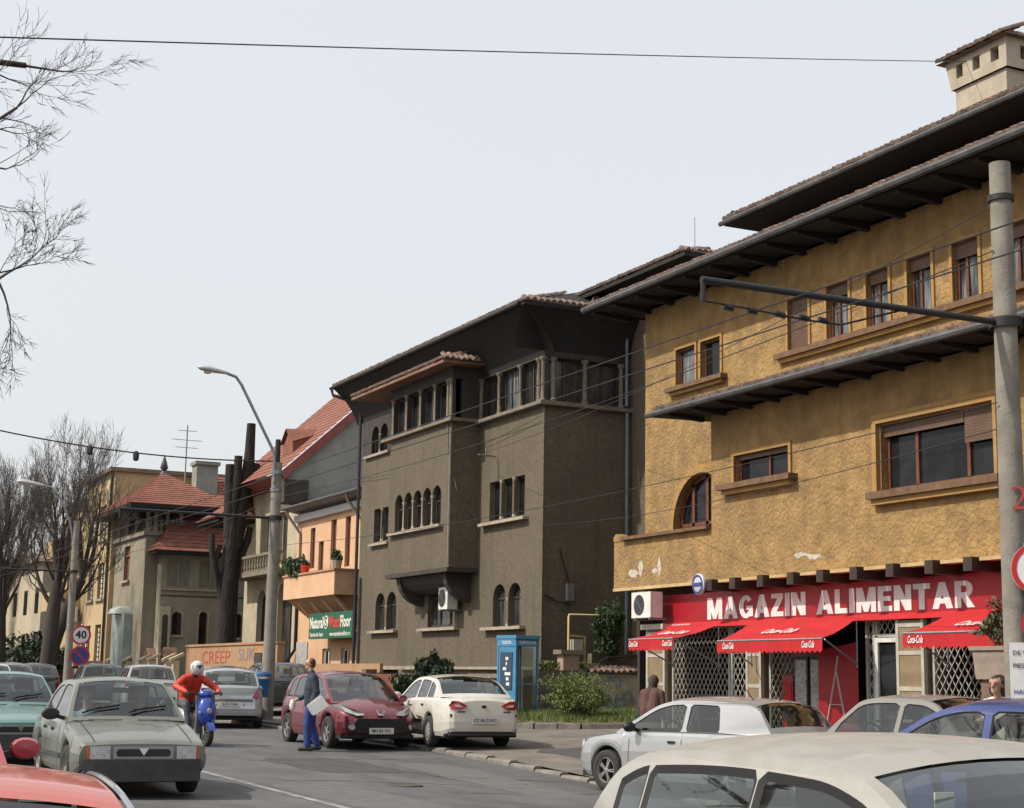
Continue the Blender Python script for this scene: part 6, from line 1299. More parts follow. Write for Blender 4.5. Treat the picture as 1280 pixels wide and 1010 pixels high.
def car(loc, heading, S, pm, label, cat='car', group=None, name='car', plate=None, plate_r=None):
    """x forward, origin on the ground under the middle. S: the shape table of one model."""
    L, Wd, H = S['L'], S['W'], S['H']; hl = L/2
    r = empty(name, loc, heading, label=label, cat=cat, group=group)
    top, belt, wid = pch(S['top']), pch(S['belt']), pch(S['wid']); sill = S.get('sill', .24); wr = S['wr']; fx, rx = S['wheels']; arch = wr+.055
    cab = S['cabin']; zc = pch(cab); xc0, xc1 = cab[0][0], cab[-1][0]; xr, xf = min(p[0] for p in cab), max(p[0] for p in cab)
    tum = S.get('tumble', .30); crown = S.get('crown', .065)
    def zlow(x):
        z = sill+(.05 if abs(x) > hl-.35 else 0)*(abs(x)-(hl-.35))/.35*2
        for c in (fx, rx):
            d = abs(x-c)
            if d < arch: z = max(z, wr+math.sqrt(arch*arch-d*d)*1.0-.0)
        return z
    xs = set(np.linspace(-hl, hl, 60))
    for c in (fx, rx): xs |= set(c+arch*np.cos(np.linspace(0, math.pi, 17)))
    for e in (-1, 1): xs |= {e*(hl-d) for d in (.015, .05, .1, .16, .23, .3)}
    xs = sorted(x for x in xs if -hl <= x <= hl)
    bz_ = S.get('bumper_z', .48); rake = S.get('rake', .35)
    def section(x):
        w = wid(x)*Wd/2; zb = belt(x); zl = min(zlow(x), zb-.03); zt = top(x); e = max(0, (abs(x)-(hl-.45))/.45)**2; sg = 1 if x > 0 else -1
        pts = []
        for t, dw in ((0, -.045), (.12, -.012), (.35, 0), (.6, -.004), (.82, -.022), (.94, -.04), (1, -.065)): pts.append((w+dw, zl+(zb-zl)*t))
        ws = w-.065
        for q in (.86, .6, .3, 0): pts.append((ws*q, zb+(zt-zb)*(1-q**2.2)))
        return [(x-sg*e*rake*max(0, (z-bz_))**1.5*1.0-sg*e*.25*max(0, (.42-z)), y, z) for y, z in pts]
    secs = [section(x) for x in xs]; nb_ = len(secs[0]); mb = MB()
    for i in range(len(xs)-1):
        inside = xr+.06 < xs[i] and xs[i+1] < xf-.06
        for k in range(nb_-1):
            if inside and k >= 6: continue
            a, b, c, d = secs[i][k], secs[i][k+1], secs[i+1][k+1], secs[i+1][k]
            for s in (1, -1): mb.add([(p[0], p[1]*s, p[2]) for p in (a, b, c, d)], [(0, 1, 2, 3)])
    for sc in (secs[0], secs[-1]):
        for k in range(nb_-1): a, b = sc[k], sc[k+1]; mb.add([a, b, (b[0], -b[1], b[2]), (a[0], -a[1], a[2])], [(0, 1, 2, 3)])
    # cabin: roof skin with screens
    wb = lambda x: wid(x)*Wd/2-.065
    def yside(x, z): return wb(x)-tum*max(0, z-belt(x))-.10*max(0, z-belt(x)-.25)
    wsx, hdx, rtx, rsx = S['screens']   # windscreen base x, header x, rear header x, backlight base x
    st = sorted(set(list(np.linspace(xr, rsx, 4))+list(np.linspace(rsx, rtx, 9))+list(np.linspace(rtx, hdx, 22))+list(np.linspace(hdx, wsx, 9))+list(np.linspace(wsx, xf, 4))))
    qs = [-1, -.985, -.955, -.93, -.86, -.74, -.6, -.45, -.3, -.15, 0, .15, .3, .45, .6, .74, .86, .93, .955, .985, 1]
    def roofpt(x, q):
        z = zc(x); y = yside(x, z); bow = S.get('bow', .10); k = 1-abs(q)**2.2
        t = (x-hdx)/(xf-hdx) if x > hdx else ((x-rtx)/(rtx-xr) if x < rtx else 0); t = max(-1, min(1, t))
        cr = crown*(1-.75*t*t)
        return (x+bow*t*abs(t)*k, y*q, z+cr*k)
    def inz(x): return 'w' if hdx+.001 < x < wsx-.001 else ('r' if rsx+.001 < x < rtx-.001 else None)
    gl = {'w': MB(), 'r': MB()}
    for i in range(len(st)-1):
        xm = (st[i]+st[i+1])/2; zn = inz(xm)
        for k in range(len(qs)-1):
            qm = (qs[k]+qs[k+1])/2; P = [roofpt(st[i], qs[k]), roofpt(st[i], qs[k+1]), roofpt(st[i+1], qs[k+1]), roofpt(st[i+1], qs[k])]
            if zn and abs(qm) < .93:
                edge = abs(qm) > .895 or (i > 0 and inz((st[i-1]+st[i])/2) != zn) or (i+2 < len(st) and inz((st[i+1]+st[i+2])/2) != zn)
                if abs(qm) > .895: mb.add(P, [(0, 1, 2, 3)], 1); continue
                gl[zn].add([(p[0], p[1], p[2]-.006) for p in P], [(0, 1, 2, 3)])
            else: mb.add(P, [(0, 1, 2, 3)], 1 if (zn and abs(qm) < .94) else 0)
    # cabin sides with window openings
    fr = S.get('frame', .055)
    xs2 = list(np.linspace(xr, xf, 40)); outline = [(x, zc(x)) for x in xs2]+[(x, belt(x)-.01) for x in reversed(xs2[1:-1])]
    wins = []
    for (xa, xb, sl0, sl1) in S['windows']:     # rear x, front x, slant of each pillar
        n = 14*S.get('res', 1); topl = []; zb0 = belt((xa+xb)/2)+.025
        for i in range(n+1):
            x = xa+(xb-xa)*i/n; g = (zc(x+.02)-zc(x-.02))/.04; z = zc(x)-fr*math.sqrt(1+g*g); topl.append((x, z))
        # slanted pillars: shift with height
        P = []
        for i, (x, z) in enumerate(topl):
            t = i/n; h = max(0, z-zb0); P.append((x+(sl0*(1-t)+sl1*t)*h, z))
        P = [p for p in P if p[1] > zb0+.02]
        if len(P) < 3: continue
        def c_(p, q, f): return (p[0]+(q[0]-p[0])*f, p[1]+(q[1]-p[1])*f)
        a, b = P[0], P[-1]; xa_, xb_ = xa if P[0][0] <= xa+abs(sl0)*1+.02 else P[0][0], xb if P[-1][0] >= xb-abs(sl1)-.02 else P[-1][0]
        lo0, lo1 = (xa_, belt(xa_)+.025), (xb_, belt(xb_)+.025); rd = .035
        poly = []
        if a[1]-lo0[1] > .12: poly += [c_(a, lo0, min(.4, rd/(a[1]-lo0[1]))), c_(lo0, a, .12)]
        else: poly += [c_(a, lo0, .5)]
        poly += [(lo0[0]+.03, lo0[1]), (lo1[0]-.03, lo1[1])]
        if b[1]-lo1[1] > .12: poly += [c_(lo1, b, .12), c_(b, lo1, min(.4, rd/(b[1]-lo1[1])))]
        else: poly += [c_(b, lo1, .5)]
        mid = P[1:-1]; poly += list(reversed(mid))
        wins.append(poly)
    side_glass = []
    for s in (1, -1):
        f3 = lambda x, z: (x, s*yside(x, z), z)
        mb.sheet(outline, wins, f3, 0)
        for w_ in wins:
            q = inset(w_, S.get('ring', .018)); n = len(w_); f4 = lambda x, z: (x, s*(yside(x, z)-.012), z)
            mb.add([f3(*p) for p in w_]+[f4(*p) for p in q], [(i, (i+1) % n, n+(i+1) % n, n+i) for i in range(n)], 1)
            g = MB(); g.sheet(q, [], f4); side_glass.append(g)
    bo = mb.build('body', [pm, M_rub], r, smooth=38, world=False)
    bo.data.materials.append(M_trimd)
    gm = S.get('glass', M_glass)
    for k, nm in (('w', 'windscreen'), ('r', 'rear_window')):
        if gl[k].f: gl[k].build(nm, gm, r, smooth=60, world=False)
    for g in side_glass: g.build('side_window', gm, r, world=False)
    # underside, arches, interior
    tb = MB(); tb.box(xr+.1, xf-.05, -Wd/2+.14, Wd/2-.14, sill+.04, belt(0)-.22); tb.box(-hl+.2, hl-.2, -Wd/2+.1, Wd/2-.1, sill-.02, sill+.06)
    for c in (fx, rx): tb.box(c-arch-.02, c+arch+.02, -Wd/2+.22, Wd/2-.22, sill, min(wr+arch+.02, top(c)-.06))
    tb.box(xf-.55, xf-.12, -Wd/2+.16, Wd/2-.16, belt(xf)-.22, belt(xf)-.01); tb.build('interior_tub', M_tub, r, world=False, kind='stuff')
    for (sx, sy) in ((S.get('seat', -.05), .36), (S.get('seat', -.05), -.36)):
        q = MB(); zb = belt(0)
        q.prism([(sx-.22, .38), (sx-.02, .38), (sx-.12, zb+.20), (sx-.28, zb+.20), (sx-.30, zb+.1)], 'y', sy-.23, sy+.23); so_ = q.build('seat', M_seat, r, world=False)
        q = MB(); q.prism([(sx-.30, zb+.24), (sx-.18, zb+.24), (sx-.17, zb+.40), (sx-.22, zb+.43), (sx-.30, zb+.41)], 'y', sy-.13, sy+.13); q.build('headrest', M_seat, so_, world=False)
    if not S.get('van'):
        q = MB(); zb = belt(-.9); bx_ = S.get('bench', S.get('seat', -.05)-.85); q.prism([(bx_-.2, .4), (bx_+.05, .4), (bx_-.1, zb+.06), (bx_-.28, zb+.06)], 'y', -Wd/2+.22, Wd/2-.22); q.build('rear_bench', M_seat, r, world=False)
        q = MB()
        for k in range(14):
            a0, a1 = 2*math.pi*k/14, 2*math.pi*(k+1)/14; cx_ = S.get('seat', -.05)+.45
            P = lambda a: (cx_+.07*math.sin(a), .36+.18*math.cos(a), belt(0)+.0+.17*math.sin(a))
            q.bar(P(a0), P(a1), .025, .025)
        q.build('steering_wheel', M_tub, r, world=False)
    # wheels
    tm, rm = wheel_meshes(S.get('wheel', 'cap'))
    for x in (fx, rx):
        for s in (1, -1):
            wh = inst(tm, 'tyre', r, (x, s*(Wd/2-.105), wr), (0, 0, 0 if s == -1 else math.pi), (wr, .30, wr), world=False); wh.name = 'wheel'
            w2 = bpy.data.objects.new('rim', rm); COL.objects.link(w2); w2.parent = wh
    # door seams, handles, mirrors
    for s in (1, -1):
        q = MB()
        for x in S['seams']:
            zz = np.linspace(sill+.08, belt(x)-.01, 7)
            def ys(x, z):
                w = wid(x)*Wd/2; t = (z-zlow(x))/(belt(x)-zlow(x)); return w+np.interp(t, [0, .12, .35, .6, .82, .94, 1], [-.045, -.012, 0, -.004, -.022, -.04, -.065])
            for i in range(6): q.add([(x-.006, s*(ys(x, zz[i])+.003), zz[i]), (x+.006, s*(ys(x, zz[i])+.003), zz[i]), (x+.006, s*(ys(x, zz[i+1])+.003), zz[i+1]), (x-.006, s*(ys(x, zz[i+1])+.003), zz[i+1])], [(0, 1, 2, 3)])
        q.build('door_seam', M_rub, r, world=False, kind='stuff')
        for x in S['handles']:
            z = belt(x)-.13; y = wid(x)*Wd/2-.03; MB().box(x-.08, x+.06, s*(y-.01), s*(y+.03), z-.018, z+.018).build('door_handle', S.get('handle_mat', M_black), r, world=False)
        if S.get('strip'):
            q = MB(); z = S['strip']
            for i in range(12):
                xa = rx+arch+.03+(fx-rx-2*arch-.06)*i/12; xb = rx+arch+.03+(fx-rx-2*arch-.06)*(i+1)/12
                q.box(xa, xb, s*(wid(xa)*Wd/2-.02), s*(wid(xa)*Wd/2+.012), z, z+.06)
            q.build('side_strip', S.get('strip_mat', M_trimd), r, world=False)
        if s not in S.get('mirror_sides', (1, -1)): continue
        mx = S['mirror']; z = belt(mx)+.03; y = wb(mx)
        q = MB(); q.lathe([(.0, -.06), (.07, -.055), (.105, -.02), (.11, .02), (.09, .05), (0, .055)], 14, axis='x'); q.v = [(p[0]*1.0+mx, p[1]*1.05+s*(y+.16), p[2]*.72+z+.06) for p in q.v]; mo = q.build('mirror', S.get('mirror_mat', pm), r, smooth=50, world=False)
        MB().bar((mx, s*(y-.02), z), (mx, s*(y+.12), z+.04), .05, .05).build('mirror_arm', M_black, mo, world=False)
    # bumpers
    def wrap(z0, z1, end, out, depth, m, nm):
        q = MB(); P = []
        ws = [0, .3, .55, .75, .88, 1.0]; e = 1 if end == 'f' else -1
        prof = []
        for t in ws:
            y = t*Wd/2*wid(e*(hl-.0))*1.04 if t < .9 else Wd/2*wid(e*(hl-.16))*(1.0 if t < 1 else 1.005); x = hl+out-(0.0 if t < .5 else .05*((t-.5)/.38)**2 if t < .9 else (.12 if t < 1 else depth)); prof.append((e*x, y))
        full = [(x, -y) for x, y in reversed(prof)][:-1]+prof
        for a, b in zip(full[:-1], full[1:]):
            q.add([(a[0], a[1], z0), (b[0], b[1], z0), (b[0], b[1], z1), (a[0], a[1], z1), (a[0]-e*.1, a[1]*.97, z1+.0), (b[0]-e*.1, b[1]*.97, z1), (a[0]-e*.1, a[1]*.97, z0), (b[0]-e*.1, b[1]*.97, z0)], [(0, 1, 2, 3), (3, 2, 5, 4), (1, 0, 6, 7)])
        return q.build(nm, m, r, smooth=40, world=False)
    for (z0, z1, end, out, dep, m, nm) in S.get('bumpers', ()): wrap(z0, z1, end, out, dep, m or pm, nm)
    for f in S.get('extras', ()): f(r, S, pm, section, wid, belt, top)
    for txt, e in ((plate, 1), (plate_r, -1)):
        if txt:
            px = e*(hl+S.get('plate_out', .03)); pz = S.get('plate_zf' if e == 1 else 'plate_zr', .45); rz = R(90) if e == 1 else R(-90)
            po = MB().box(px-.006, px+.006, -.26, .26, pz-.06, pz+.06).build('number_plate', M_plate, r, world=False)
            t = text_part('plate_text', txt, M_sbk, po, (px+e*.008, 0, pz), (R(90), 0, rz), .085, .001, .001, align='CENTER', world=False)
    return r
def panel(name, m, poly, xfun, out=.01, thick=.05):
    """Extra: a lamp or grille drawn in (y, z) and laid on the front (+1) or rear (-1) face, mirrored when asked."""
    def f(r, S, pm, section, wid, belt, top):
        for s in ((1, -1) if poly[0] == 'both' else (1,)):
            P = [(p[0]*s, p[1]) for p in poly[1]]; q = MB(); n = len(P)
            fr_ = [(xfun(y, z, S)+(out if xfun(0, .6, S) > 0 else -out), y, z) for y, z in P]; e = 1 if xfun(0, .6, S) > 0 else -1
            bk = [(p[0]-e*thick, p[1], p[2]) for p in fr_]
            q.add(fr_+bk, [tuple(range(n))]+[(i, (i+1) % n, n+(i+1) % n, n+i) for i in range(n)]); q.build(name, m, r, world=False)
    return f
def endx(e):
    """Surface x of the nose (e=1) or tail (e=-1) at (y, z), following plan taper and rake."""
    def f(y, z, S):
        hl = S['L']/2; wid = pch(S['wid']); W2 = S['W']/2; ay = abs(y); lo, hi = 0.0, 1.2
        if ay > wid(e*hl)*W2-.02:
            for _ in range(24):
                m = (lo+hi)/2
                if wid(e*(hl-m))*W2-.02 > ay: hi = m
                else: lo = m
            x = hl-hi
        else: x = hl
        ee = max(0, (x-(hl-.45))/.45)**2
        return e*(x-ee*S.get('rake', .35)*max(0, z-S.get('bumper_z', .48))**1.5-ee*.25*max(0, .42-z))
    return f
NF, NR = endx(1), endx(-1)
# ---------------- shape tables
DACIA = dict(L=4.34, W=1.64, H=1.43, wr=.30, wheels=(1.36, -1.08), sill=.24, wheel='steel', bumper_z=.50, rake=.10, tumble=.34, crown=.05, bow=.06, frame=.06, mirror_sides=(-1,),
  wid=[(-2.17, .90), (-2.1, .95), (-1.7, .985), (-.5, 1), (.8, 1), (1.7, .985), (2.1, .955), (2.17, .93)],
  top=[(-2.17, .82), (-2.1, .87), (-1.5, .94), (-1.2, .95), (.75, .91), (1.0, .895), (1.6, .80), (2.05, .705), (2.12, .68), (2.17, .64)], belt=[(-2.17, .78), (-1.6, .88), (-.5, .89), (.8, .86), (1.7, .73), (2.1, .655), (2.17, .62)],
  cabin=[(-1.45, .92), (-1.2, 1.14), (-.95, 1.31), (-.7, 1.37), (-.2, 1.385), (.15, 1.375), (.36, 1.34), (.6, 1.17), (.95, .88)], screens=(.90, .38, -.82, -1.36),
  windows=[(-1.12, -.43, 0, 0), (-.35, .82, 0, 0)], seams=(-1.02, -.38, .72), handles=(-.6, .1), mirror=.62, mirror_mat=M_black, seat=-.05, strip=.42,
  bumpers=[(.20, .455, 'f', .07, .55, M_trimd, 'front_bumper'), (.30, .52, 'r', .07, .5, M_trimd, 'rear_bumper')], plate_out=.10, plate_zf=.33, plate_zr=.42)
g_grille = [(-.36, .465), (.36, .465), (.36, .605), (-.36, .605)]
DACIA['extras'] = [panel('grille_surround', mat('grille_grey', (.30, .31, .29), .5), ('one', g_grille), NF, .012), panel('grille', M_black, ('one', [(-.31, .492), (.31, .492), (.33, .54), (.30, .578), (-.30, .578), (-.33, .54)]), NF, .018),
  panel('emblem', M_refl, ('one', [(0, .50), (.06, .588), (-.06, .588)]), NF, .026), panel('headlight', M_lens, ('both', [(.40, .462), (.64, .462), (.64, .612), (.40, .612)]), NF, .016), panel('indicator', M_amber, ('both', [(.65, .462), (.755, .462), (.755, .608), (.65, .608)]), NF, .012),
  panel('lower_valance', M_black, ('one', [(-.7, .18), (.7, .18), (.72, .24), (-.72, .24)]), NF, .0), panel('taillight', M_tail, ('both', [(.50, .56), (.72, .56), (.72, .74), (.50, .74)]), NR, .014)]
def wipers(r, S, pm, section, wid, belt, top):
    zc = pch(S['cabin']); b = S['screens'][0]; h = S['screens'][1]
    for y0, y1 in ((.52, .02), (-.08, -.56)):
        def P(y, x): return (x+.06*(1-(y/.65)**2)*((x-h)/(b-h))+.012, y, zc(x)+S.get('crown', .06)*.3*(1-(y/.65)**2)+.03)
        q = MB(); q.bar(P(y1, b-.02), P((y0+y1)/2, b-.10), .02, .02); q.bar(P(y1+.05, b-.05), P(y0, b-.13), .016, .022); q.build('wiper', M_black, r, world=False)
    q = MB()
    for y in (.34, -.28): q.box(b+.12, b+.16, y-.22, y+.2, top(b+.14)+.001, top(b+.14)+.006)
    q.build('cowl_vent', M_black, r, world=False, kind='stuff')
    for s in (1, -1):
        q = MB(); xs_ = np.linspace(b+.1, S['L']/2-.05, 9)
        for xa, xb in zip(xs_[:-1], xs_[1:]):
            ya, yb_ = .60-.02*(xa-b), .60-.02*(xb-b)
            def zt(x, y): w = wid(x)*S['W']/2-.065; k = min(1, abs(y)/w); return belt(x)+(top(x)-belt(x))*(1-k**2.2)+.004
            q.add([(xa, s*ya, zt(xa, ya)), (xb, s*yb_, zt(xb, yb_)), (xb, s*(yb_+.012), zt(xb, yb_+.012)), (xa, s*(ya+.012), zt(xa, ya+.012))], [(0, 1, 2, 3)])
        q.build('bonnet_seam', M_rub, r, world=False)
    MB().box(S['screens'][1]+.02, S['screens'][1]+.06, -.12, .12, H_at(S)-.14, H_at(S)-.07).build('rear_view_mirror', M_black, r, world=False)
def H_at(S): return pch(S['cabin'])(S['screens'][1])+.03
DACIA['extras'].append(wipers)
def variant(S, **k): d = dict(S); d.update(k); return d
# hatchback (307 like)
HATCH = dict(L=4.2, W=1.76, H=1.52, wr=.315, wheels=(1.28, -1.33), sill=.22, wheel='five', bumper_z=.45, rake=.55, tumble=.30, crown=.07, bow=.12, frame=.055,
  wid=[(-2.1, .72), (-2.05, .84), (-1.85, .94), (-1.3, .99), (0, 1), (1.2, .99), (1.7, .93), (1.95, .82), (2.07, .70), (2.1, .62)],
  top=[(-2.1, .82), (-2.0, 1.0), (-1.8, 1.08), (1.0, 1.03), (1.25, .99), (1.6, .90), (1.9, .78), (2.05, .68), (2.1, .60)], belt=[(-2.1, .80), (-1.9, .98), (-1.0, .97), (.6, .90), (1.25, .85), (1.7, .76), (2.0, .66), (2.1, .56)],
  cabin=[(-1.98, 1.0), (-1.8, 1.18), (-1.55, 1.36), (-1.2, 1.44), (-.5, 1.47), (0, 1.46), (.3, 1.41), (.8, 1.16), (1.32, .88)], screens=(1.25, .28, -1.5, -1.93),
  windows=[(-1.55, -1.2, .1, -.05), (-1.13, -.28, 0, 0), (-.2, .92, 0, 0)], seams=(-1.2, -.24, .82), handles=(-.95, -.05), mirror=.74, seat=-.1, strip=.40, strip_mat=None, bumpers=[], plate_out=.02, plate_zf=.36, plate_zr=.8)
HATCH['extras'] = [panel('headlight', M_lens, ('both', [(.36, .66), (.50, .655), (.72, .74), (.84, .86), (.78, .87), (.55, .78), (.36, .705)]), NF, .014), panel('lower_grille', M_black, ('one', [(-.62, .34), (.62, .34), (.52, .60), (-.52, .60)]), NF, .07),
  panel('emblem', M_chrome, ('one', [(-.09, .76), (-.06, .66), (.06, .66), (.09, .76), (.06, .77), (.045, .70), (-.045, .70), (-.06, .77)]), NF, .02), panel('fog_light', M_lens, ('both', [(.62+.05*math.cos(a), .43+.05*math.sin(a)) for a in np.linspace(0, 5.8, 10)]), NF, .08),
  panel('taillight', M_tail, ('both', [(.58, .75), (.72, .72), (.74, .92), (.66, .94)]), NR, .035), panel('bumper_lip', M_trimd, ('one', [(-.7, .22), (.7, .22), (.68, .32), (-.68, .32)]), NF, .006)]
HATCH['strip_mat'] = None
def fix_strip(S, pm): S = dict(S); S['strip_mat'] = pm; return S
# saloon (Megane like)
SALOON = dict(L=4.44, W=1.70, H=1.42, wr=.30, wheels=(1.42, -1.16), sill=.22, wheel='cap', bumper_z=.48, rake=.22, tumble=.34, crown=.06, bow=.10, frame=.055,
  wid=[(-2.22, .74), (-2.17, .84), (-2.0, .92), (-1.4, .985), (0, 1), (1.2, .99), (1.8, .93), (2.1, .80), (2.22, .62)],
  top=[(-2.22, .92), (-2.1, .985), (-1.7, 1.0), (-1.4, 1.0), (.9, .95), (1.2, .92), (1.8, .80), (2.1, .70), (2.22, .60)], belt=[(-2.22, .86), (-1.9, .95), (-.6, .94), (.6, .89), (1.4, .82), (2.0, .68), (2.22, .58)],
  cabin=[(-1.72, .97), (-1.5, 1.10), (-1.2, 1.26), (-.85, 1.34), (-.3, 1.37), (.1, 1.355), (.35, 1.30), (.8, 1.08), (1.22, .86)], screens=(1.15, .3, -.9, -1.62),
  windows=[(-1.28, -.90, .1, 0), (-.86, -.22, 0, 0), (-.14, .9, 0, 0)], seams=(-1.02, -.18, .86), handles=(-.75, .05), mirror=.72, seat=-.05, strip=.46, bumpers=[], plate_out=.03, plate_zf=.4, plate_zr=.53)
SALOON['extras'] = [panel('taillight', M_tail, ('both', [(.36, .82), (.52, .90), (.66, .91), (.715, .82), (.68, .75), (.50, .74)]), NR, .035), panel('reversing_lens', mat('pink_lens', (.5, .35, .34), .2, coat=.5), ('both', [(.44, .79), (.52, .84), (.62, .84), (.60, .79)]), NR, .042), panel('bumper_strip', M_trimd, ('one', [(-.70, .60), (.70, .60), (.70, .655), (-.70, .655)]), NR, .04),
  panel('badge', M_black, ('one', [(.055*math.cos(a), .80+.03*math.sin(a)) for a in np.linspace(0, 5.7, 10)]), NR, .012), panel('headlight', M_lens, ('both', [(.45, .6), (.78, .62), (.80, .74), (.5, .70)]), NF, .012), panel('lower_skirt', M_trimd, ('one', [(-.7, .24), (.7, .24), (.72, .33), (-.72, .33)]), NR, .005), panel('model_script', M_rub, ('both', [(.40, .69), (.56, .69), (.56, .71), (.40, .71)]), NR, .012)]
# golf-like hatch with broad rear pillar
GOLF = variant(HATCH, L=4.15, W=1.73, H=1.44, wr=.31, wheels=(1.26, -1.25), wheel='five', rake=.30, bumper_z=.5,
  wid=[(-2.075, .80), (-2.0, .90), (-1.8, .96), (-1.2, 1), (0, 1), (1.1, .99), (1.7, .95), (1.95, .86), (2.075, .70)], top=[(-2.075, .72), (-2.02, .95), (-1.9, 1.0), (.85, .97), (1.1, .94), (1.7, .86), (1.95, .77), (2.075, .66)], belt=[(-2.075, .70), (-1.95, .94), (-1.0, .93), (.6, .90), (1.2, .86), (1.8, .76), (2.075, .62)],
  cabin=[(-1.98, .97), (-1.86, 1.14), (-1.70, 1.30), (-1.45, 1.37), (-.6, 1.40), (-.1, 1.39), (.2, 1.34), (.7, 1.10), (1.1, .89)], screens=(1.04, .18, -1.62, -1.93), windows=[(-1.08, -.40, .25, 0), (-.32, .80, 0, 0)], seams=(-1.05, -.36, .75), handles=(-.85, -.15), mirror=.62, mirror_mat=M_black, seat=-.2,
  extras=[panel('headlight', M_lens, ('both', [(.40, .62), (.66, .64), (.64, .75), (.44, .74)]), NF, .012), panel('taillight', M_tail, ('both', [(.60, .70), (.80, .70), (.78, .94), (.62, .94)]), NR, .012), panel('rear_handle', M_black, ('one', [(-.12, .72), (.12, .72), (.12, .76), (-.12, .76)]), NR, .014)])
WAGON = variant(DACIA, L=4.40, windows=[(-1.72, -1.05, .1, 0), (-.95, -.40, 0, 0), (-.30, .82, 0, 0)], top=[(-2.2, .86), (-2.1, .92), (-1.9, .94), (.75, .93), (1.0, .92), (1.6, .88), (2.05, .83), (2.2, .80)], belt=[(-2.2, .82), (-1.9, .90), (-.5, .90), (.8, .88), (1.7, .83), (2.2, .76)],
  wid=[(-2.2, .92), (-2.1, .96), (-1.7, .985), (-.5, 1), (.8, 1), (1.7, .985), (2.1, .955), (2.2, .93)], cabin=[(-2.1, .93), (-1.98, 1.14), (-1.80, 1.32), (-1.5, 1.38), (-.2, 1.395), (.15, 1.38), (.36, 1.34), (.6, 1.17), (.95, .90)], screens=(.90, .38, -1.72, -2.06), seams=(-1.02, -.36, .72))
SUV = variant(WAGON, L=4.45, W=1.76, H=1.58, wr=.34, wheels=(1.3, -1.2), wheel='seven', sill=.30, mirror_mat=None, cabin=[(-2.12, 1.0), (-2.0, 1.22), (-1.85, 1.42), (-1.5, 1.5), (-.2, 1.52), (.15, 1.50), (.36, 1.45), (.7, 1.22), (1.1, .98)], screens=(1.02, .38, -1.76, -2.07),
  top=[(-2.225, .92), (-2.1, 1.0), (.9, 1.0), (1.2, .98), (1.9, .9), (2.1, .84), (2.225, .72)], belt=[(-2.225, .88), (-1.9, .97), (.8, .95), (1.7, .88), (2.225, .7)], wid=[(-2.225, .86), (-2.1, .94), (-1.7, .985), (-.5, 1), (.8, 1), (1.7, .975), (2.1, .9), (2.225, .75)], rake=.2,
  windows=[(-1.85, -1.15, .12, 0), (-1.05, -.36, 0, 0), (-.26, .85, 0, 0)], seams=(-1.05, -.32, .8), extras=[panel('headlight', M_lens, ('both', [(.5, .68), (.78, .70), (.76, .82), (.52, .82)]), NF, .012), panel('taillight', M_tail, ('both', [(.66, .80), (.80, .80), (.80, 1.06), (.68, 1.06)]), NR, .012)], bumpers=[(.38, .6, 'r', .05, .4, M_trimd, 'rear_bumper')], plate_zr=.72)
for S_ in (SUV,): S_.pop('mirror_mat')
SUV['mirror_mat'] = M_black
ASTRA = variant(HATCH, L=4.25, wheel='seven', extras=[panel('headlight', M_lens, ('both', [(.40, .64), (.78, .72), (.74, .82), (.44, .74)]), NF, .012), panel('taillight', M_tail, ('both', [(.56, .78), (.70, .74), (.745, .80), (.74, .94), (.66, .95)]), NR, .035), panel('painted_ledge_shadow', mat('ledge_shadow', (.10, .10, .10), .5), ('one', [(-.58, .66), (.58, .66), (.56, .73), (-.56, .73)]), NR, .004), panel('bumper_strip', M_trimd, ('both', [(.34, .57), (.82, .57), (.82, .62), (.34, .62)]), NR, .014)], plate_zr=.60)  # dark tailgate panel paints the shadow of the ledge
CITY = variant(HATCH, L=3.9, W=1.68, wr=.29, wheels=(1.2, -1.2), wheel='cap', rake=.4)
def rescale(S, L, cab_dx=0):
    """Stretch a table lengthwise to a new overall length."""
    k = L/S['L']; d = dict(S); d['L'] = L
    for q in ('wid', 'top', 'belt', 'cabin'): d[q] = [(p[0]*k, p[1]) for p in S[q]]
    d['wheels'] = tuple(v*k for v in S['wheels']); d['screens'] = tuple(v*k for v in S['screens']); d['windows'] = [(a*k, b*k, c, e) for a, b, c, e in S['windows']]
    d['seams'] = tuple(v*k for v in S['seams']); d['handles'] = tuple(v*k for v in S['handles']); d['mirror'] = S['mirror']*k; return d
HATCH_O = dict(HATCH); ASTRA = rescale(variant(ASTRA, L=4.2), 4.25); CITY = rescale(variant(CITY, L=4.2, wheels=(1.28, -1.33)), 3.85)
def put(x, y, head, S, pm, label, **k):
    """heading in degrees from +y (far along the street), clockwise."""
    S = fix_strip(S, pm) if S.get('strip_mat', 0) is None else S
    return car((x, y, k.pop('z', gz(x, y)+(.08 if x > 13.2 else 0))), R(90-head), S, pm, label, **k)
P_sage = paint('sage_grey', (.125, .137, .112), .0, .2, .4); P_red = paint('dark_red', (.16, .010, .02), .2, .12); P_ivory = paint('ivory_white', (.64, .615, .55), 0, .15); P_silver = paint('silver', (.42, .43, .445), .4, .15); P_teal = paint('teal', (.11, .25, .23), .15, .25); P_blue = paint('deep_blue', (.02, .045, .19), .15, .15)
P_grey = paint('dusty_grey', (.20, .195, .175), .1, .5, .45); P_dark = paint('dark_grey', (.045, .05, .055), .3, .3); P_white = paint('white', (.70, .70, .69), 0, .25); P_sil2 = paint('pale_silver', (.52, .52, .49), .35, .35); P_orange = paint('faded_orange_red', (.50, .05, .014), 0, .18, .4); P_crim = paint('crimson', (.42, .02, .04), 0, .3); P_beige = paint('pale_beige_silver', (.46, .455, .41), .25, .45, .35); P_near = mat('paint_dusty_silver', (.42, .42, .395), .45, (.35, .345, .32), 3, 9, metal=.15, coat=.25, dust=.7, stain=(.25, .235, .2), sscale=2.2, samt=.5)
CG = 'cars on the street and forecourt'
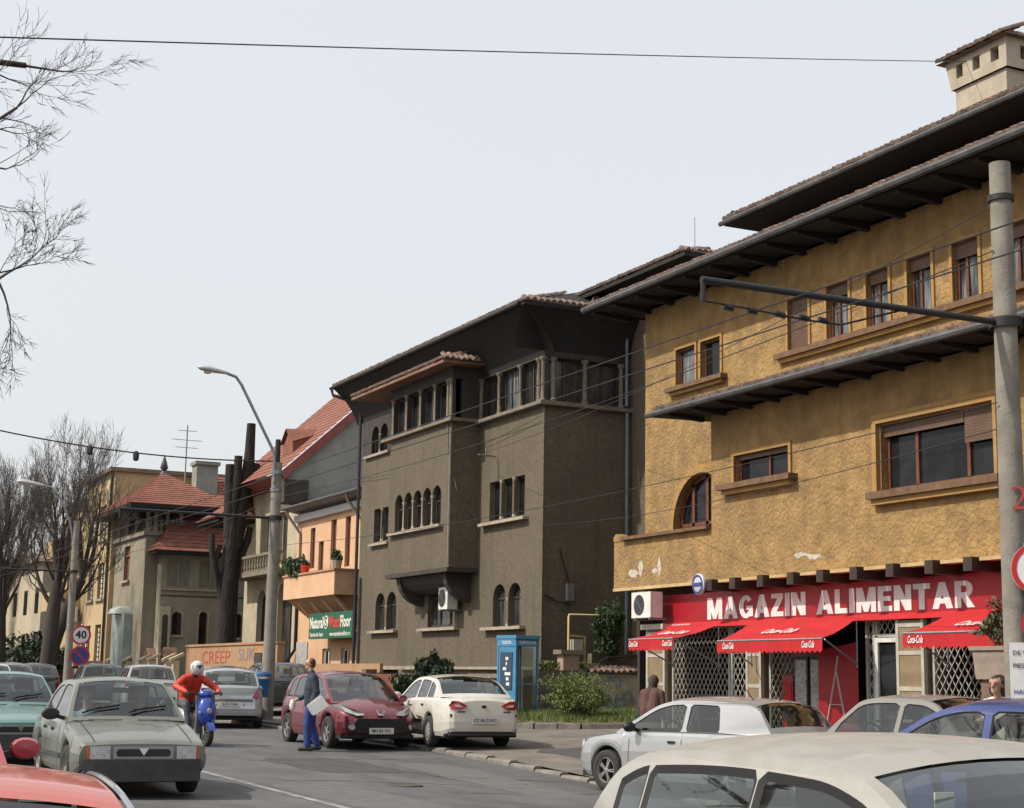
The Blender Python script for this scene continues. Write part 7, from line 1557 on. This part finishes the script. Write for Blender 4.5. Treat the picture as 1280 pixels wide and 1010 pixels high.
# ------------------------------------------------------------------ the traffic
put(4.80, 21.9, 182.5, DACIA, P_sage, 'boxy sage-grey old saloon driving with amber indicators and black bumper', group=CG)
put(11.96, 32.4, 180.5, HATCH, P_red, 'dark red hatchback parked nose-out at the kerb beside the walking man', group=CG, plate='MH 82 VVL')
put(13.85, 31.3, 5.5, SALOON, P_ivory, 'ivory white saloon seen from behind, parked beside the phone booth', group=CG, plate_r='CC 06 CWD', z=gz(13.95, 31.5)+.06)
gc = put(13.55, 21.05, -13.5, GOLF, P_silver, 'silver hatchback with wide rear pillar and roof aerial before the shop', group=CG, plate_r='B 24 KLM', z=-.07)
MB().tube([(-1.35, .35, 1.42), (-1.15, .35, 1.62)], [.01, .006], 5).build('aerial', M_black, gc, world=False)
MB().tube([(-1.62, .1, 1.42), (-1.9, .1, 1.74)], [.01, .006], 5).build('aerial', M_black, gc, world=False)
put(12.2, 42.4, 12, ASTRA, P_silver, 'silver hatchback seen from behind beside the lamp post', group=CG, plate_r='B 59 CWA')
put(12.0, 50.6, 8, SUV, P_sil2, 'pale silver estate with roof rails behind the scooter rider', group=CG)
put(15.2, 47.6, 4, SUV, P_dark, 'dark estate parked beyond the lamp post by the brown wall', group=CG)
put(15.6, 54.5, 5, SALOON, P_beige, 'pale beige taxi parked tight before the brown wall', group=CG)
put(12.3, 59.2, 6, SUV, P_dark, 'dark estate parked ahead of the pale silver estate', group=CG)
put(10.9, 64.0, 4, CITY, P_dark, 'small dark hatchback with red tail lamps by the 40 sign', group=CG)
put(9.6, 62.0, 2, CITY, P_grey, 'dusty grey hatchback next to the small dark hatchback', group=CG)
put(8.5, 60.0, 1, CITY, P_white, 'small white hatchback ahead in the far queue', group=CG)
put(8.2, 67.0, 1, variant(SUV, van=True), P_white, 'tall white van behind the small white hatchback', group=CG, z=gz(8, 67)+.25)
put(4.35, 28.4, 181, variant(DACIA, glass=M_glass_d), P_teal, 'teal old saloon queuing close behind the sage-grey saloon', group=CG)
put(4.7, 34.6, 181, variant(DACIA, glass=M_glass_d), paint('grey_teal', (.20, .29, .28), .1, .4), 'grey-teal old saloon queuing behind the teal one', group=CG)
put(1.12, 13.1, 182, HATCH, P_crim, 'crimson hatchback with red mirror pulled up beside the kerb', group=CG)
NEAR = rescale(variant(HATCH, L=4.2, W=1.67, glass=M_glass, cabin=[(-1.98, 1.0), (-1.84, 1.12), (-1.62, 1.27), (-1.3, 1.345), (-.5, 1.375), (0, 1.365), (.3, 1.32), (.8, 1.10), (1.32, .86)], windows=[(-1.60, -1.305, .05, -.02), (-1.296, -.385, 0, 0), (-.376, .94, 0, 0)], frame=.055, res=2, ring=.034), 4.0)
nc = put(3.92, 4.35, 186.2, NEAR, P_near, 'dusty pale silver hatchback with a paper sticker in its windscreen, stopped opposite the shop', group=CG, z=-.02)
MB().box(.46, .465, -.50, -.43, 1.245, 1.30).build('windscreen_sticker', mat('paper_sticker', (.55, .58, .5), .6, (.4, .45, .38), 30), nc, world=False)
oc = put(.50, 4.95, 186, variant(DACIA, glass=M_glass_d), P_orange, 'faded orange-red old saloon with chrome drip rail', group=CG, z=-.11)
for s in (1, -1):
    q = MB(); z_ = pch(DACIA['cabin']); xs_ = np.linspace(-.9, .5, 12)
    def yy(x): return DACIA['W']/2-.065-.34*(z_(x)-.89)-.10*max(0, z_(x)-1.14)+.012
    q.tube([(x, s*yy(x), z_(x)+.004) for x in xs_], .009, 6); q.build('drip_rail', M_chrome, oc, world=False)
put(13.85, 16.5, -4, variant(DACIA, glass=M_glass), P_grey, 'dusty grey old saloon with wide sloping rear window before the shop door', group=CG, z=.06)
put(11.1, 11.9, -14, rescale(variant(HATCH, wheel='five'), 4.1), P_blue, 'deep blue hatchback beside the concrete pole', group=CG, z=-.03)
# ------------------------------------------------------------------ people: one skinned surface each, grown from tapered limbs
M_skin = mat('skin', (.50, .29, .20), .55, (.44, .24, .165), 12, 4, bump=.05); M_hairb = mat('brown_hair', (.05, .028, .016), .7, (.08, .045, .025), 20)
def body(name, limbs, mats, parent, voxel=.011, smooth=6):
    """limbs: (a, b, ra, rb, material, flatten) -> one voxel-remeshed mesh, coloured by the nearest limb."""
    mb = MB(); segs = []
    for l in limbs:
        a, b, ra, rb, mi = l[:5]; a, b = Vector(a), Vector(b); d = (b-a); n = 12
        if d.length < 1e-4: d = Vector((0, 0, 1e-3)); b = a+d
        dn = d.normalized(); pts = []; rad = []
        for t in (-1, -.85, -.5): pts.append(a+dn*ra*t); rad.append(max(.002, ra*math.sqrt(max(0, 1-t*t))))
        pts += [a, b]; rad += [ra, rb]
        for t in (.5, .85, 1): pts.append(b+dn*rb*t); rad.append(max(.002, rb*math.sqrt(max(0, 1-t*t))))
        mb.tube(pts, rad, n); segs.append((np.array(a), np.array(b), ra, rb, mi))
    o = mb.build(name+'_raw', mats, None, fix=True)
    m = o.modifiers.new('r', 'REMESH'); m.mode = 'VOXEL'; m.voxel_size = voxel
    s = o.modifiers.new('s', 'SMOOTH'); s.factor = .5; s.iterations = smooth
    me = bpy.data.meshes.new_from_object(o.evaluated_get(bpy.context.evaluated_depsgraph_get())); bpy.data.objects.remove(o)
    me.materials.clear()
    for q in mats: me.materials.append(q)
    n = len(me.polygons); C = np.empty(n*3); me.polygons.foreach_get('center', C); C = C.reshape(-1, 3); best = np.full(n, 1e9); idx = np.zeros(n, int)
    for a, b, ra, rb, mi in segs:
        ab = b-a; t = np.clip(((C-a) @ ab)/max(1e-9, ab @ ab), 0, 1); d = np.linalg.norm(C-(a+t[:, None]*ab), axis=1)-(ra+(rb-ra)*t)
        k = d < best; best[k] = d[k]; idx[k] = mi
    me.polygons.foreach_set('material_index', idx.astype(np.int32)); me.polygons.foreach_set('use_smooth', [True]*n); me.update(); me.name = name
    ob = bpy.data.objects.new(name, me); COL.objects.link(ob); ob.parent = parent; return ob
def hand(w, d, side, mi, curl=.6):
    """Palm and five fingers at wrist w pointing along d; side = +1 puts the thumb towards +side of the palm."""
    w = Vector(w); d = Vector(d).normalized(); up = Vector((0, 0, 1)) if abs(d.z) < .8 else Vector((1, 0, 0)); s = d.cross(up).normalized(); u = s.cross(d)
    out = [(w, w+d*.05, .026, .032, mi), (w+d*.03+s*.016, w+d*.075+s*.022, .02, .018, mi), (w+d*.03-s*.016, w+d*.075-s*.022, .02, .018, mi)]
    for k, ln in zip((-1.5, -.5, .5, 1.5), (.055, .068, .072, .06)):
        b = w+d*.085+s*(k*.016); m_ = b+d*ln*.5-u*.012*curl; e = m_+d*ln*.4*(1-.5*curl)-u*ln*.45*curl; out += [(b, m_, .0095, .009, mi), (m_, e, .009, .0075, mi)]
    t0 = w+d*.03+s*side*.03; t1 = t0+d*.03+s*side*.022; out += [(t0, t1, .012, .011, mi), (t1, t1+d*.028-u*.01, .0105, .009, mi)]
    return out
def head(c, f, mi_skin, mi_hair, bald=0.0, s=1.0):
    """Head centred at c looking along f (horizontal unit vector)."""
    c = Vector(c); f = Vector(f).normalized(); l = Vector((-f.y, f.x, 0)); z = Vector((0, 0, 1)); H = []
    H += [(c-f*.015*s+z*.02*s, c+f*.015*s+z*.03*s, .083*s, .078*s, mi_skin), (c+f*.035*s-z*.055*s, c+f*.045*s-z*.075*s, .052*s, .042*s, mi_skin), (c+f*.088*s+z*.012*s, c+f*.105*s-z*.022*s, .010*s, .015*s, mi_skin), (c+f*.078*s+z*.03*s-l*.035*s, c+f*.078*s+z*.03*s+l*.035*s, .014*s, .014*s, mi_skin), (c+f*.083*s-z*.06*s-l*.016*s, c+f*.083*s-z*.06*s+l*.016*s, .009*s, .009*s, mi_skin)]
    for k in (1, -1): H.append((c+l*k*.082*s+z*.01*s, c+l*k*.086*s-z*.02*s-f*.004*s, .014*s, .011*s, mi_skin))
    H += [(c-f*.035*s+z*.045*s, c-f*.045*s-z*.01*s, .079*s, .07*s, mi_hair), (c-f*.02*s+l*.045*s+z*.04*s, c-f*.02*s-l*.045*s+z*.04*s, .055*s, .055*s, mi_hair)]
    if bald < .5: H.append((c+f*.03*s+z*.07*s, c-f*.03*s+z*.07*s, .05*s, .055*s, mi_hair))
    return H
def face_bits(parent, c, f, s=1.0):
    c = Vector(c); f = Vector(f).normalized(); l = Vector((-f.y, f.x, 0))
    for k in (1, -1):
        p = c+f*.082*s+l*k*.032*s+Vector((0, 0, .014*s)); MB().lathe([(0, -.009), (.009, -.004), (.0105, 0), (.009, .004), (0, .009)], 8, p).build('eye', mat('eye_dark', (.03, .02, .015), .2), parent, smooth=60, world=False)
        MB().bar(p+Vector((0, 0, .02*s))-l*.016+f*.004, p+Vector((0, 0, .02*s))+l*.016+f*.004, .008, .006).build('eyebrow', M_hairb, parent, world=False)
def face_dir(deg): a = R(deg); return Vector((math.sin(a), math.cos(a), 0))
# man walking with newspapers (local x = the way he faces)
mz = gz(10.47, 30.33)
man = empty('person', (10.47, 30.33, mz), R(90-(-72)), label='balding man in navy jacket and blue trousers walking with folded newspapers', cat='person')
M_navy = mat('navy_jacket', (.018, .026, .045), .75, (.035, .046, .07), 7, 6, bump=.3, bscale=14, bdist=.03); M_btr = mat('blue_trousers', (.018, .042, .17), .8, (.03, .06, .22), 6, 6, bump=.3, bscale=12, bdist=.03); M_shoe = mat('dusty_shoe', (.055, .05, .035), .8, (.08, .075, .05), 8)
f = Vector((1, 0, 0)); hc = (.05, 0, 1.665)
limbs = [((0, .09, .93), (.06, .09, .51), .112, .086, 2), ((.06, .09, .51), (.05, .09, .12), .086, .072, 2), ((0, -.09, .93), (-.02, -.09, .50), .112, .086, 2), ((-.02, -.09, .5), (-.14, -.09, .13), .086, .072, 2),
  ((.03, .09, .06), (.20, .10, .045), .055, .045, 3), ((-.15, -.09, .07), (.02, -.10, .045), .055, .045, 3), ((-.03, .09, .05), (.02, .09, .05), .05, .052, 3), ((-.19, -.09, .06), (-.15, -.09, .06), .05, .052, 3),
  ((-.01, .07, .90), (.0, .08, 1.2), .145, .15, 1), ((-.01, -.07, .90), (.0, -.08, 1.2), .145, .15, 1), ((.0, .085, 1.2), (-.01, .09, 1.36), .15, .125, 1), ((.0, -.085, 1.2), (-.01, -.09, 1.36), .15, .125, 1), ((-.01, .11, 1.40), (-.01, -.11, 1.40), .10, .10, 1), ((.0, .0, 1.43), (.02, 0, 1.5), .085, .075, 1),
  ((-.01, .20, 1.39), (-.09, .27, 1.13), .085, .070, 1), ((-.09, .27, 1.13), (-.01, .26, .93), .068, .052, 1), ((-.01, -.20, 1.39), (.0, -.26, 1.12), .085, .070, 1), ((0, -.26, 1.12), (.22, -.2, 1.0), .066, .05, 1),
  ((.02, 0, 1.48), (.045, 0, 1.6), .06, .058, 0)]
limbs += hand((.0, .258, .905), (.15, .02, -1), -1, 0)+hand((.25, -.195, .985), (.9, .1, -.3), 1, 0)+head(hc, f, 0, 4, .8)
mo = body('body', limbs, [M_skin, M_navy, M_btr, M_shoe, M_hairb], man); face_bits(man, hc, f)
np_ = empty('newspaper', man.location+Vector((0, 0, .85)), man.rotation_euler[2], label='folded white newspapers held at the walking man\'s side', cat='newspaper')
for k in range(3):
    a = .02*k; P = [(.10-a, .315+.012*k, .02), (-.16-a, .33+.012*k, .24-a), (-.30-a, .34+.012*k, .03), (-.02-a, .325+.012*k, -.16)]
    MB().add(P+[(q[0], q[1]+.009, q[2]) for q in P], [(0, 1, 2, 3), (7, 6, 5, 4), (0, 4, 5, 1), (1, 5, 6, 2), (2, 6, 7, 3), (3, 7, 4, 0)]).build('sheet', mat('newsprint', (.66, .66, .64), .9, (.42, .42, .42), 25, 3, ramp=(.52, .8)), np_, world=False)
bg_ = empty('paper_bag', man.location+Vector((0, 0, .8)), man.rotation_euler[2], label='small white and tan paper bag in the walking man\'s front hand', cat='bag')
mb = MB(); mb.lathe([(0, 0), (.05, .01), (.065, .09), (.05, .17), (.02, .2)], 9, (.36, -.19, -.02)); mb.build('bag', mat('paper_white', (.6, .52, .42), .8, (.7, .68, .64), 8), bg_, smooth=50, world=False)
# scooter and rider
sx, sy = 8.72, 32.4; sz = gz(sx, sy)
sc_ = empty('scooter', (sx, sy, sz), R(90-171), label='blue-fronted motor scooter with grey leg shield ridden along the street', cat='scooter')
M_sblue = paint('scooter_blue', (.015, .06, .38), .1, .1); M_sgrey = mat('scooter_grey', (.10, .105, .11), .45, (.14, .145, .15), 5); M_ssil = paint('scooter_silver', (.42, .43, .43), .5, .2)
tm, rm = wheel_meshes('seven')
for x in (.62, -.62):
    wh = inst(tm, 'wheel', sc_, (x, 0, .23), (0, 0, 0), (.23, .17, .23), world=False); w2 = bpy.data.objects.new('rim', rm); COL.objects.link(w2); w2.parent = wh
def loft(rings): return MB().grid(rings)
def ring(x, z, w, h, n=14): return [(x, w*math.cos(2*math.pi*k/n), z+h*math.sin(2*math.pi*k/n)) for k in range(n+1)]
loft([ring(.72, .62, .01, .03), ring(.70, .62, .10, .16), ring(.62, .66, .19, .28), ring(.52, .68, .20, .32), ring(.48, .68, .16, .30)]).build('front_shield', M_sblue, sc_, smooth=60, world=False)
MB().prism([(.44, .25), (.50, .25), (.56, .6), (.48, 1.0), (.42, 1.0), (.50, .6)], 'y', -.2, .2).build('leg_shield', M_sgrey, sc_, world=False)
MB().box(-.2, .48, -.17, .17, .24, .30).build('floorboard', M_sgrey, sc_, world=False)
loft([ring(-.95, .72, .02, .03), ring(-.9, .70, .10, .11), ring(-.6, .60, .17, .18), ring(-.3, .52, .17, .22), ring(-.18, .48, .12, .2), ring(-.16, .48, .01, .01)]).build('rear_body', M_ssil, sc_, smooth=60, world=False)
loft([ring(-.85, .80, .02, .02), ring(-.8, .80, .13, .05), ring(-.4, .78, .15, .06), ring(-.12, .74, .11, .06), ring(-.1, .74, .01, .01)]).build('saddle', M_black, sc_, smooth=60, world=False)
mb = MB(); mb.tube([(.50, 0, .95), (.48, 0, 1.02)], .05, 8); mb.tube([(.40, .36, 1.04), (.47, .12, 1.02), (.47, -.12, 1.02), (.40, -.36, 1.04)], .02, 8); mb.build('handlebar', M_black, sc_, smooth=50, world=False)
loft([ring(.60, 1.0, .01, .01), ring(.58, 1.0, .10, .08), ring(.50, 1.02, .16, .09), ring(.42, 1.02, .10, .06)]).build('handlebar_cowl', M_sblue, sc_, smooth=60, world=False)
for y in (.06, -.06): MB().tube([(.55, y, .5), (.62, y, .23)], .025, 8).build('fork', M_steel, sc_, smooth=50, world=False)
MB().lathe([(0, .03), (.05, .02), (.06, -.02)], 12, (.70, 0, .70), 'x').build('headlight', M_lens, sc_, smooth=50, world=False)
mg = MB(); P = [[(.62+.27*math.cos(a), y, .23+.27*math.sin(a)) for y in (-.07, 0, .07)] for a in np.linspace(.3, 2.6, 8)]; mg.grid(P); mg.build('mudguard', M_sblue, sc_, smooth=50, world=False)
for y in (.17, -.17): MB().lathe([(0, .02), (.03, .01), (.03, -.02)], 8, (.64, y, .66), 'x').build('indicator', M_amber if y > 0 else M_lens, sc_, smooth=50, world=False)
MB().tube([(-.3, -.17, .3), (-.85, -.2, .33)], [.045, .055], 10).build('exhaust', M_steel, sc_, smooth=50, world=False)
ri = empty('person', (sx, sy, sz), R(90-171), label='scooter rider in red jacket and white helmet leaning over the handlebar', cat='person')
M_rj = mat('red_jacket', (.46, .022, .014), .55, (.60, .05, .02), 3, 5, bump=.4, bscale=9, bdist=.04); M_jean = mat('grey_jeans', (.05, .055, .07), .8, (.09, .095, .11), 6, 6, bump=.3, bscale=12, bdist=.03); M_glove = mat('black_glove', (.02, .018, .018), .7)
L_ = [((-.35, .10, .84), (.02, .20, .78), .105, .08, 1), ((.02, .2, .78), (.10, .17, .40), .075, .058, 1), ((-.35, -.10, .84), (.02, -.20, .78), .105, .08, 1), ((.02, -.2, .78), (.10, -.17, .40), .075, .058, 1), ((.08, .17, .34), (.24, .17, .33), .052, .042, 3), ((.08, -.17, .34), (.24, -.17, .33), .052, .042, 3),
  ((-.38, .06, .88), (-.28, .08, 1.12), .125, .14, 0), ((-.38, -.06, .88), (-.28, -.08, 1.12), .125, .14, 0), ((-.28, .08, 1.12), (-.16, .09, 1.30), .14, .11, 0), ((-.28, -.08, 1.12), (-.16, -.09, 1.30), .14, .11, 0), ((-.14, .12, 1.33), (-.14, -.12, 1.33), .09, .09, 0),
  ((-.14, .19, 1.32), (.02, .42, 1.14), .082, .068, 0), ((.02, .42, 1.14), (.32, .36, 1.06), .066, .05, 0), ((-.14, -.19, 1.32), (.0, -.44, 1.16), .082, .068, 0), ((.0, -.44, 1.16), (.32, -.36, 1.06), .066, .05, 0), ((-.12, 0, 1.36), (-.05, 0, 1.44), .065, .06, 3)]
L_ += hand((.34, .35, 1.055), (.9, 0, -.2), -1, 3, 1.0)+hand((.34, -.35, 1.055), (.9, 0, -.2), 1, 3, 1.0)+[((-.03, 0, 1.50), (-.02, 0, 1.56), .09, .085, 2), ((.05, 0, 1.47), (.06, 0, 1.45), .05, .04, 2)]
body('body', L_, [M_rj, M_jean, M_skin, M_glove], ri)
hm = MB(); rg_ = [(-.155, .0), (-.14, .065), (-.10, .11), (-.04, .138), (.03, .142), (.09, .125), (.125, .09), (.145, .04), (.148, 0)]
hm.lathe([(r_, x) for x, r_ in rg_], 20, (-.01, 0, 1.54), 'x'); hm.v = [(p[0], p[1]*.92, p[2] if p[2] > 1.48 else p[2]-.02) for p in hm.v]; ho = hm.build('helmet', mat('white_helmet', (.62, .62, .60), .25, (.54, .54, .52), 4, coat=.6), ri, smooth=60, world=False)
P = [[(-.01+.150*math.cos(b)*math.cos(a), .140*math.cos(b)*math.sin(a), 1.545+.145*math.sin(b)) for a in np.linspace(-1.1, 1.1, 12)] for b in np.linspace(-.22, .32, 5)]; MB().grid(P).build('visor', mat('dark_visor', (.015, .015, .02), .08, spec=.8), ho, smooth=60, world=False)
# stooped woman in brown coat
bx, by = 15.95, 26.6
bw = empty('person', (bx, by, gz(bx, by)+.075), R(90-60), label='stooped person in long brown coat and dark headscarf by the shop corner', cat='person')
M_bc = mat('brown_coat', (.075, .035, .028), .85, (.11, .055, .045), 4, 6, bump=.4, bscale=8, bdist=.04); M_scarf = mat('dark_scarf', (.035, .022, .02), .85, (.055, .035, .03), 6)
hc = (.15, 0, 1.37); Lb = [((0, .08, .10), (0, .08, .5), .055, .07, 3), ((0, -.08, .10), (0, -.08, .5), .055, .07, 3), ((0, .08, .05), (.12, .08, .04), .045, .038, 3), ((0, -.08, .05), (.12, -.08, .04), .045, .038, 3), ((0, .07, .38), (-.02, .07, .85), .15, .14, 1), ((0, -.07, .38), (-.02, -.07, .85), .15, .14, 1), ((-.02, .07, .85), (.04, .08, 1.15), .14, .12, 1), ((-.02, -.07, .85), (.04, -.08, 1.15), .14, .12, 1), ((.06, .11, 1.18), (.06, -.11, 1.18), .085, .085, 1),
  ((.06, .19, 1.17), (.05, .24, .9), .07, .056, 1), ((.05, .24, .9), (.2, .2, .72), .055, .042, 1), ((.06, -.19, 1.17), (.05, -.24, .9), .07, .056, 1), ((.05, -.24, .9), (.16, -.2, .70), .055, .042, 1), ((.08, 0, 1.2), (.13, 0, 1.3), .06, .06, 2)]
Lb += hand((.21, .2, .70), (.4, 0, -.9), -1, 0)+hand((.17, -.2, .68), (.4, 0, -.9), 1, 0)+head(hc, f, 0, 2)+[((.11, .0, 1.42), (.08, 0, 1.34), .098, .09, 2), ((.08, 0, 1.3), (.02, 0, 1.22), .085, .06, 2)]
body('body', Lb, [M_skin, M_bc, M_scarf, M_black], bw); face_bits(bw, hc, f)
# woman beyond the blue car
wx_, wy_ = 13.45, 15.75-1.6+.35
ww = empty('person', (13.95, 15.1, gz(13.95, 15.1)+.22), R(90-250), label='dark-haired woman in pale blouse looking down near the concrete pole', cat='person')
M_bl = mat('pale_blouse', (.60, .58, .50), .8, (.68, .66, .6), 6, bump=.3, bscale=12, bdist=.03); M_dh = mat('dark_hair', (.022, .012, .010), .6, (.045, .025, .02), 18, bump=.5, bscale=40); hc = (.06, 0, 1.52)
Lw = [((0, .08, .88), (.0, .09, .48), .1, .07, 2), ((0, .09, .48), (0, .09, .1), .07, .05, 2), ((0, -.08, .88), (0, -.09, .48), .1, .07, 2), ((0, -.09, .48), (0, -.09, .1), .07, .05, 2), ((0, .09, .05), (.13, .09, .04), .042, .035, 3), ((0, -.09, .05), (.13, -.09, .04), .042, .035, 3), ((0, .055, .9), (0, .06, 1.12), .11, .105, 1), ((0, -.055, .9), (0, -.06, 1.12), .11, .105, 1), ((0, .06, 1.12), (0, .07, 1.27), .108, .09, 1), ((0, -.06, 1.12), (0, -.07, 1.27), .108, .09, 1), ((0, .1, 1.31), (0, -.1, 1.31), .07, .07, 1),
  ((0, .17, 1.3), (-.02, .21, 1.05), .06, .048, 1), ((-.02, .21, 1.05), (.2, .14, 1.1), .046, .036, 1), ((0, -.17, 1.3), (-.02, -.21, 1.05), .06, .048, 1), ((-.02, -.21, 1.05), (.2, -.14, 1.1), .046, .036, 1), ((.0, 0, 1.34), (.04, 0, 1.45), .048, .046, 0)]
Lw += hand((.22, .13, 1.1), (.9, -.3, .1), -1, 0)+hand((.22, -.13, 1.1), (.9, .3, .1), 1, 0)+head(hc, f, 0, 4)+[((.03, .06, 1.56), (.0, .07, 1.44), .055, .05, 4), ((.03, -.06, 1.56), (.0, -.07, 1.44), .055, .05, 4), ((-.03, 0, 1.57), (-.05, 0, 1.45), .085, .075, 4)]
body('body', Lw, [M_skin, M_bl, M_jean, M_black, M_dh], ww); face_bits(ww, hc, f)
# the two people in the sage-grey saloon
M_shirt = mat('pale_blue_shirt', (.32, .36, .42), .8, (.4, .44, .5), 6); M_dkj = mat('dark_pullover', (.03, .03, .035), .85, (.05, .05, .055), 6)
for sy_, m_, lab in ((.36, M_dkj, 'driver in dark pullover at the wheel of the sage-grey saloon'), (-.36, M_shirt, 'passenger in pale shirt beside the driver of the sage-grey saloon')):
    dr_ = empty('person', (4.80, 21.9, gz(4.80, 21.9)), R(90-182.5), label=lab, cat='person'); hc = (-.04, sy_, 1.19)
    Ld = [((-.05, sy_, .55), (-.06, sy_, .85), .15, .16, 1), ((-.06, sy_+.09, .88), (-.06, sy_-.09, .88), .1, .1, 1), ((-.05, sy_+.17, .92), (.12, sy_+.22, .72), .06, .05, 1), ((.12, sy_+.22, .72), (.34, sy_+.12, .84), .048, .038, 1), ((-.05, sy_-.17, .92), (.12, sy_-.22, .72), .06, .05, 1), ((.12, sy_-.22, .72), (.34, sy_-.12, .84), .048, .038, 1), ((-.05, sy_, .95), (-.04, sy_, 1.12), .055, .052, 0), ((-.05, sy_+.1, .5), (.35, sy_+.12, .55), .09, .07, 2), ((-.05, sy_-.1, .5), (.35, sy_-.12, .55), .09, .07, 2)]
    Ld += hand((.36, sy_+.11, .85), (.9, -.2, .2), -1, 0)+hand((.36, sy_-.11, .85), (.9, .2, .2), 1, 0)+head(hc, f, 0, 3)
    body('body', Ld, [M_skin, m_, M_jean, M_hairb], dr_, .013); face_bits(dr_, hc, f)
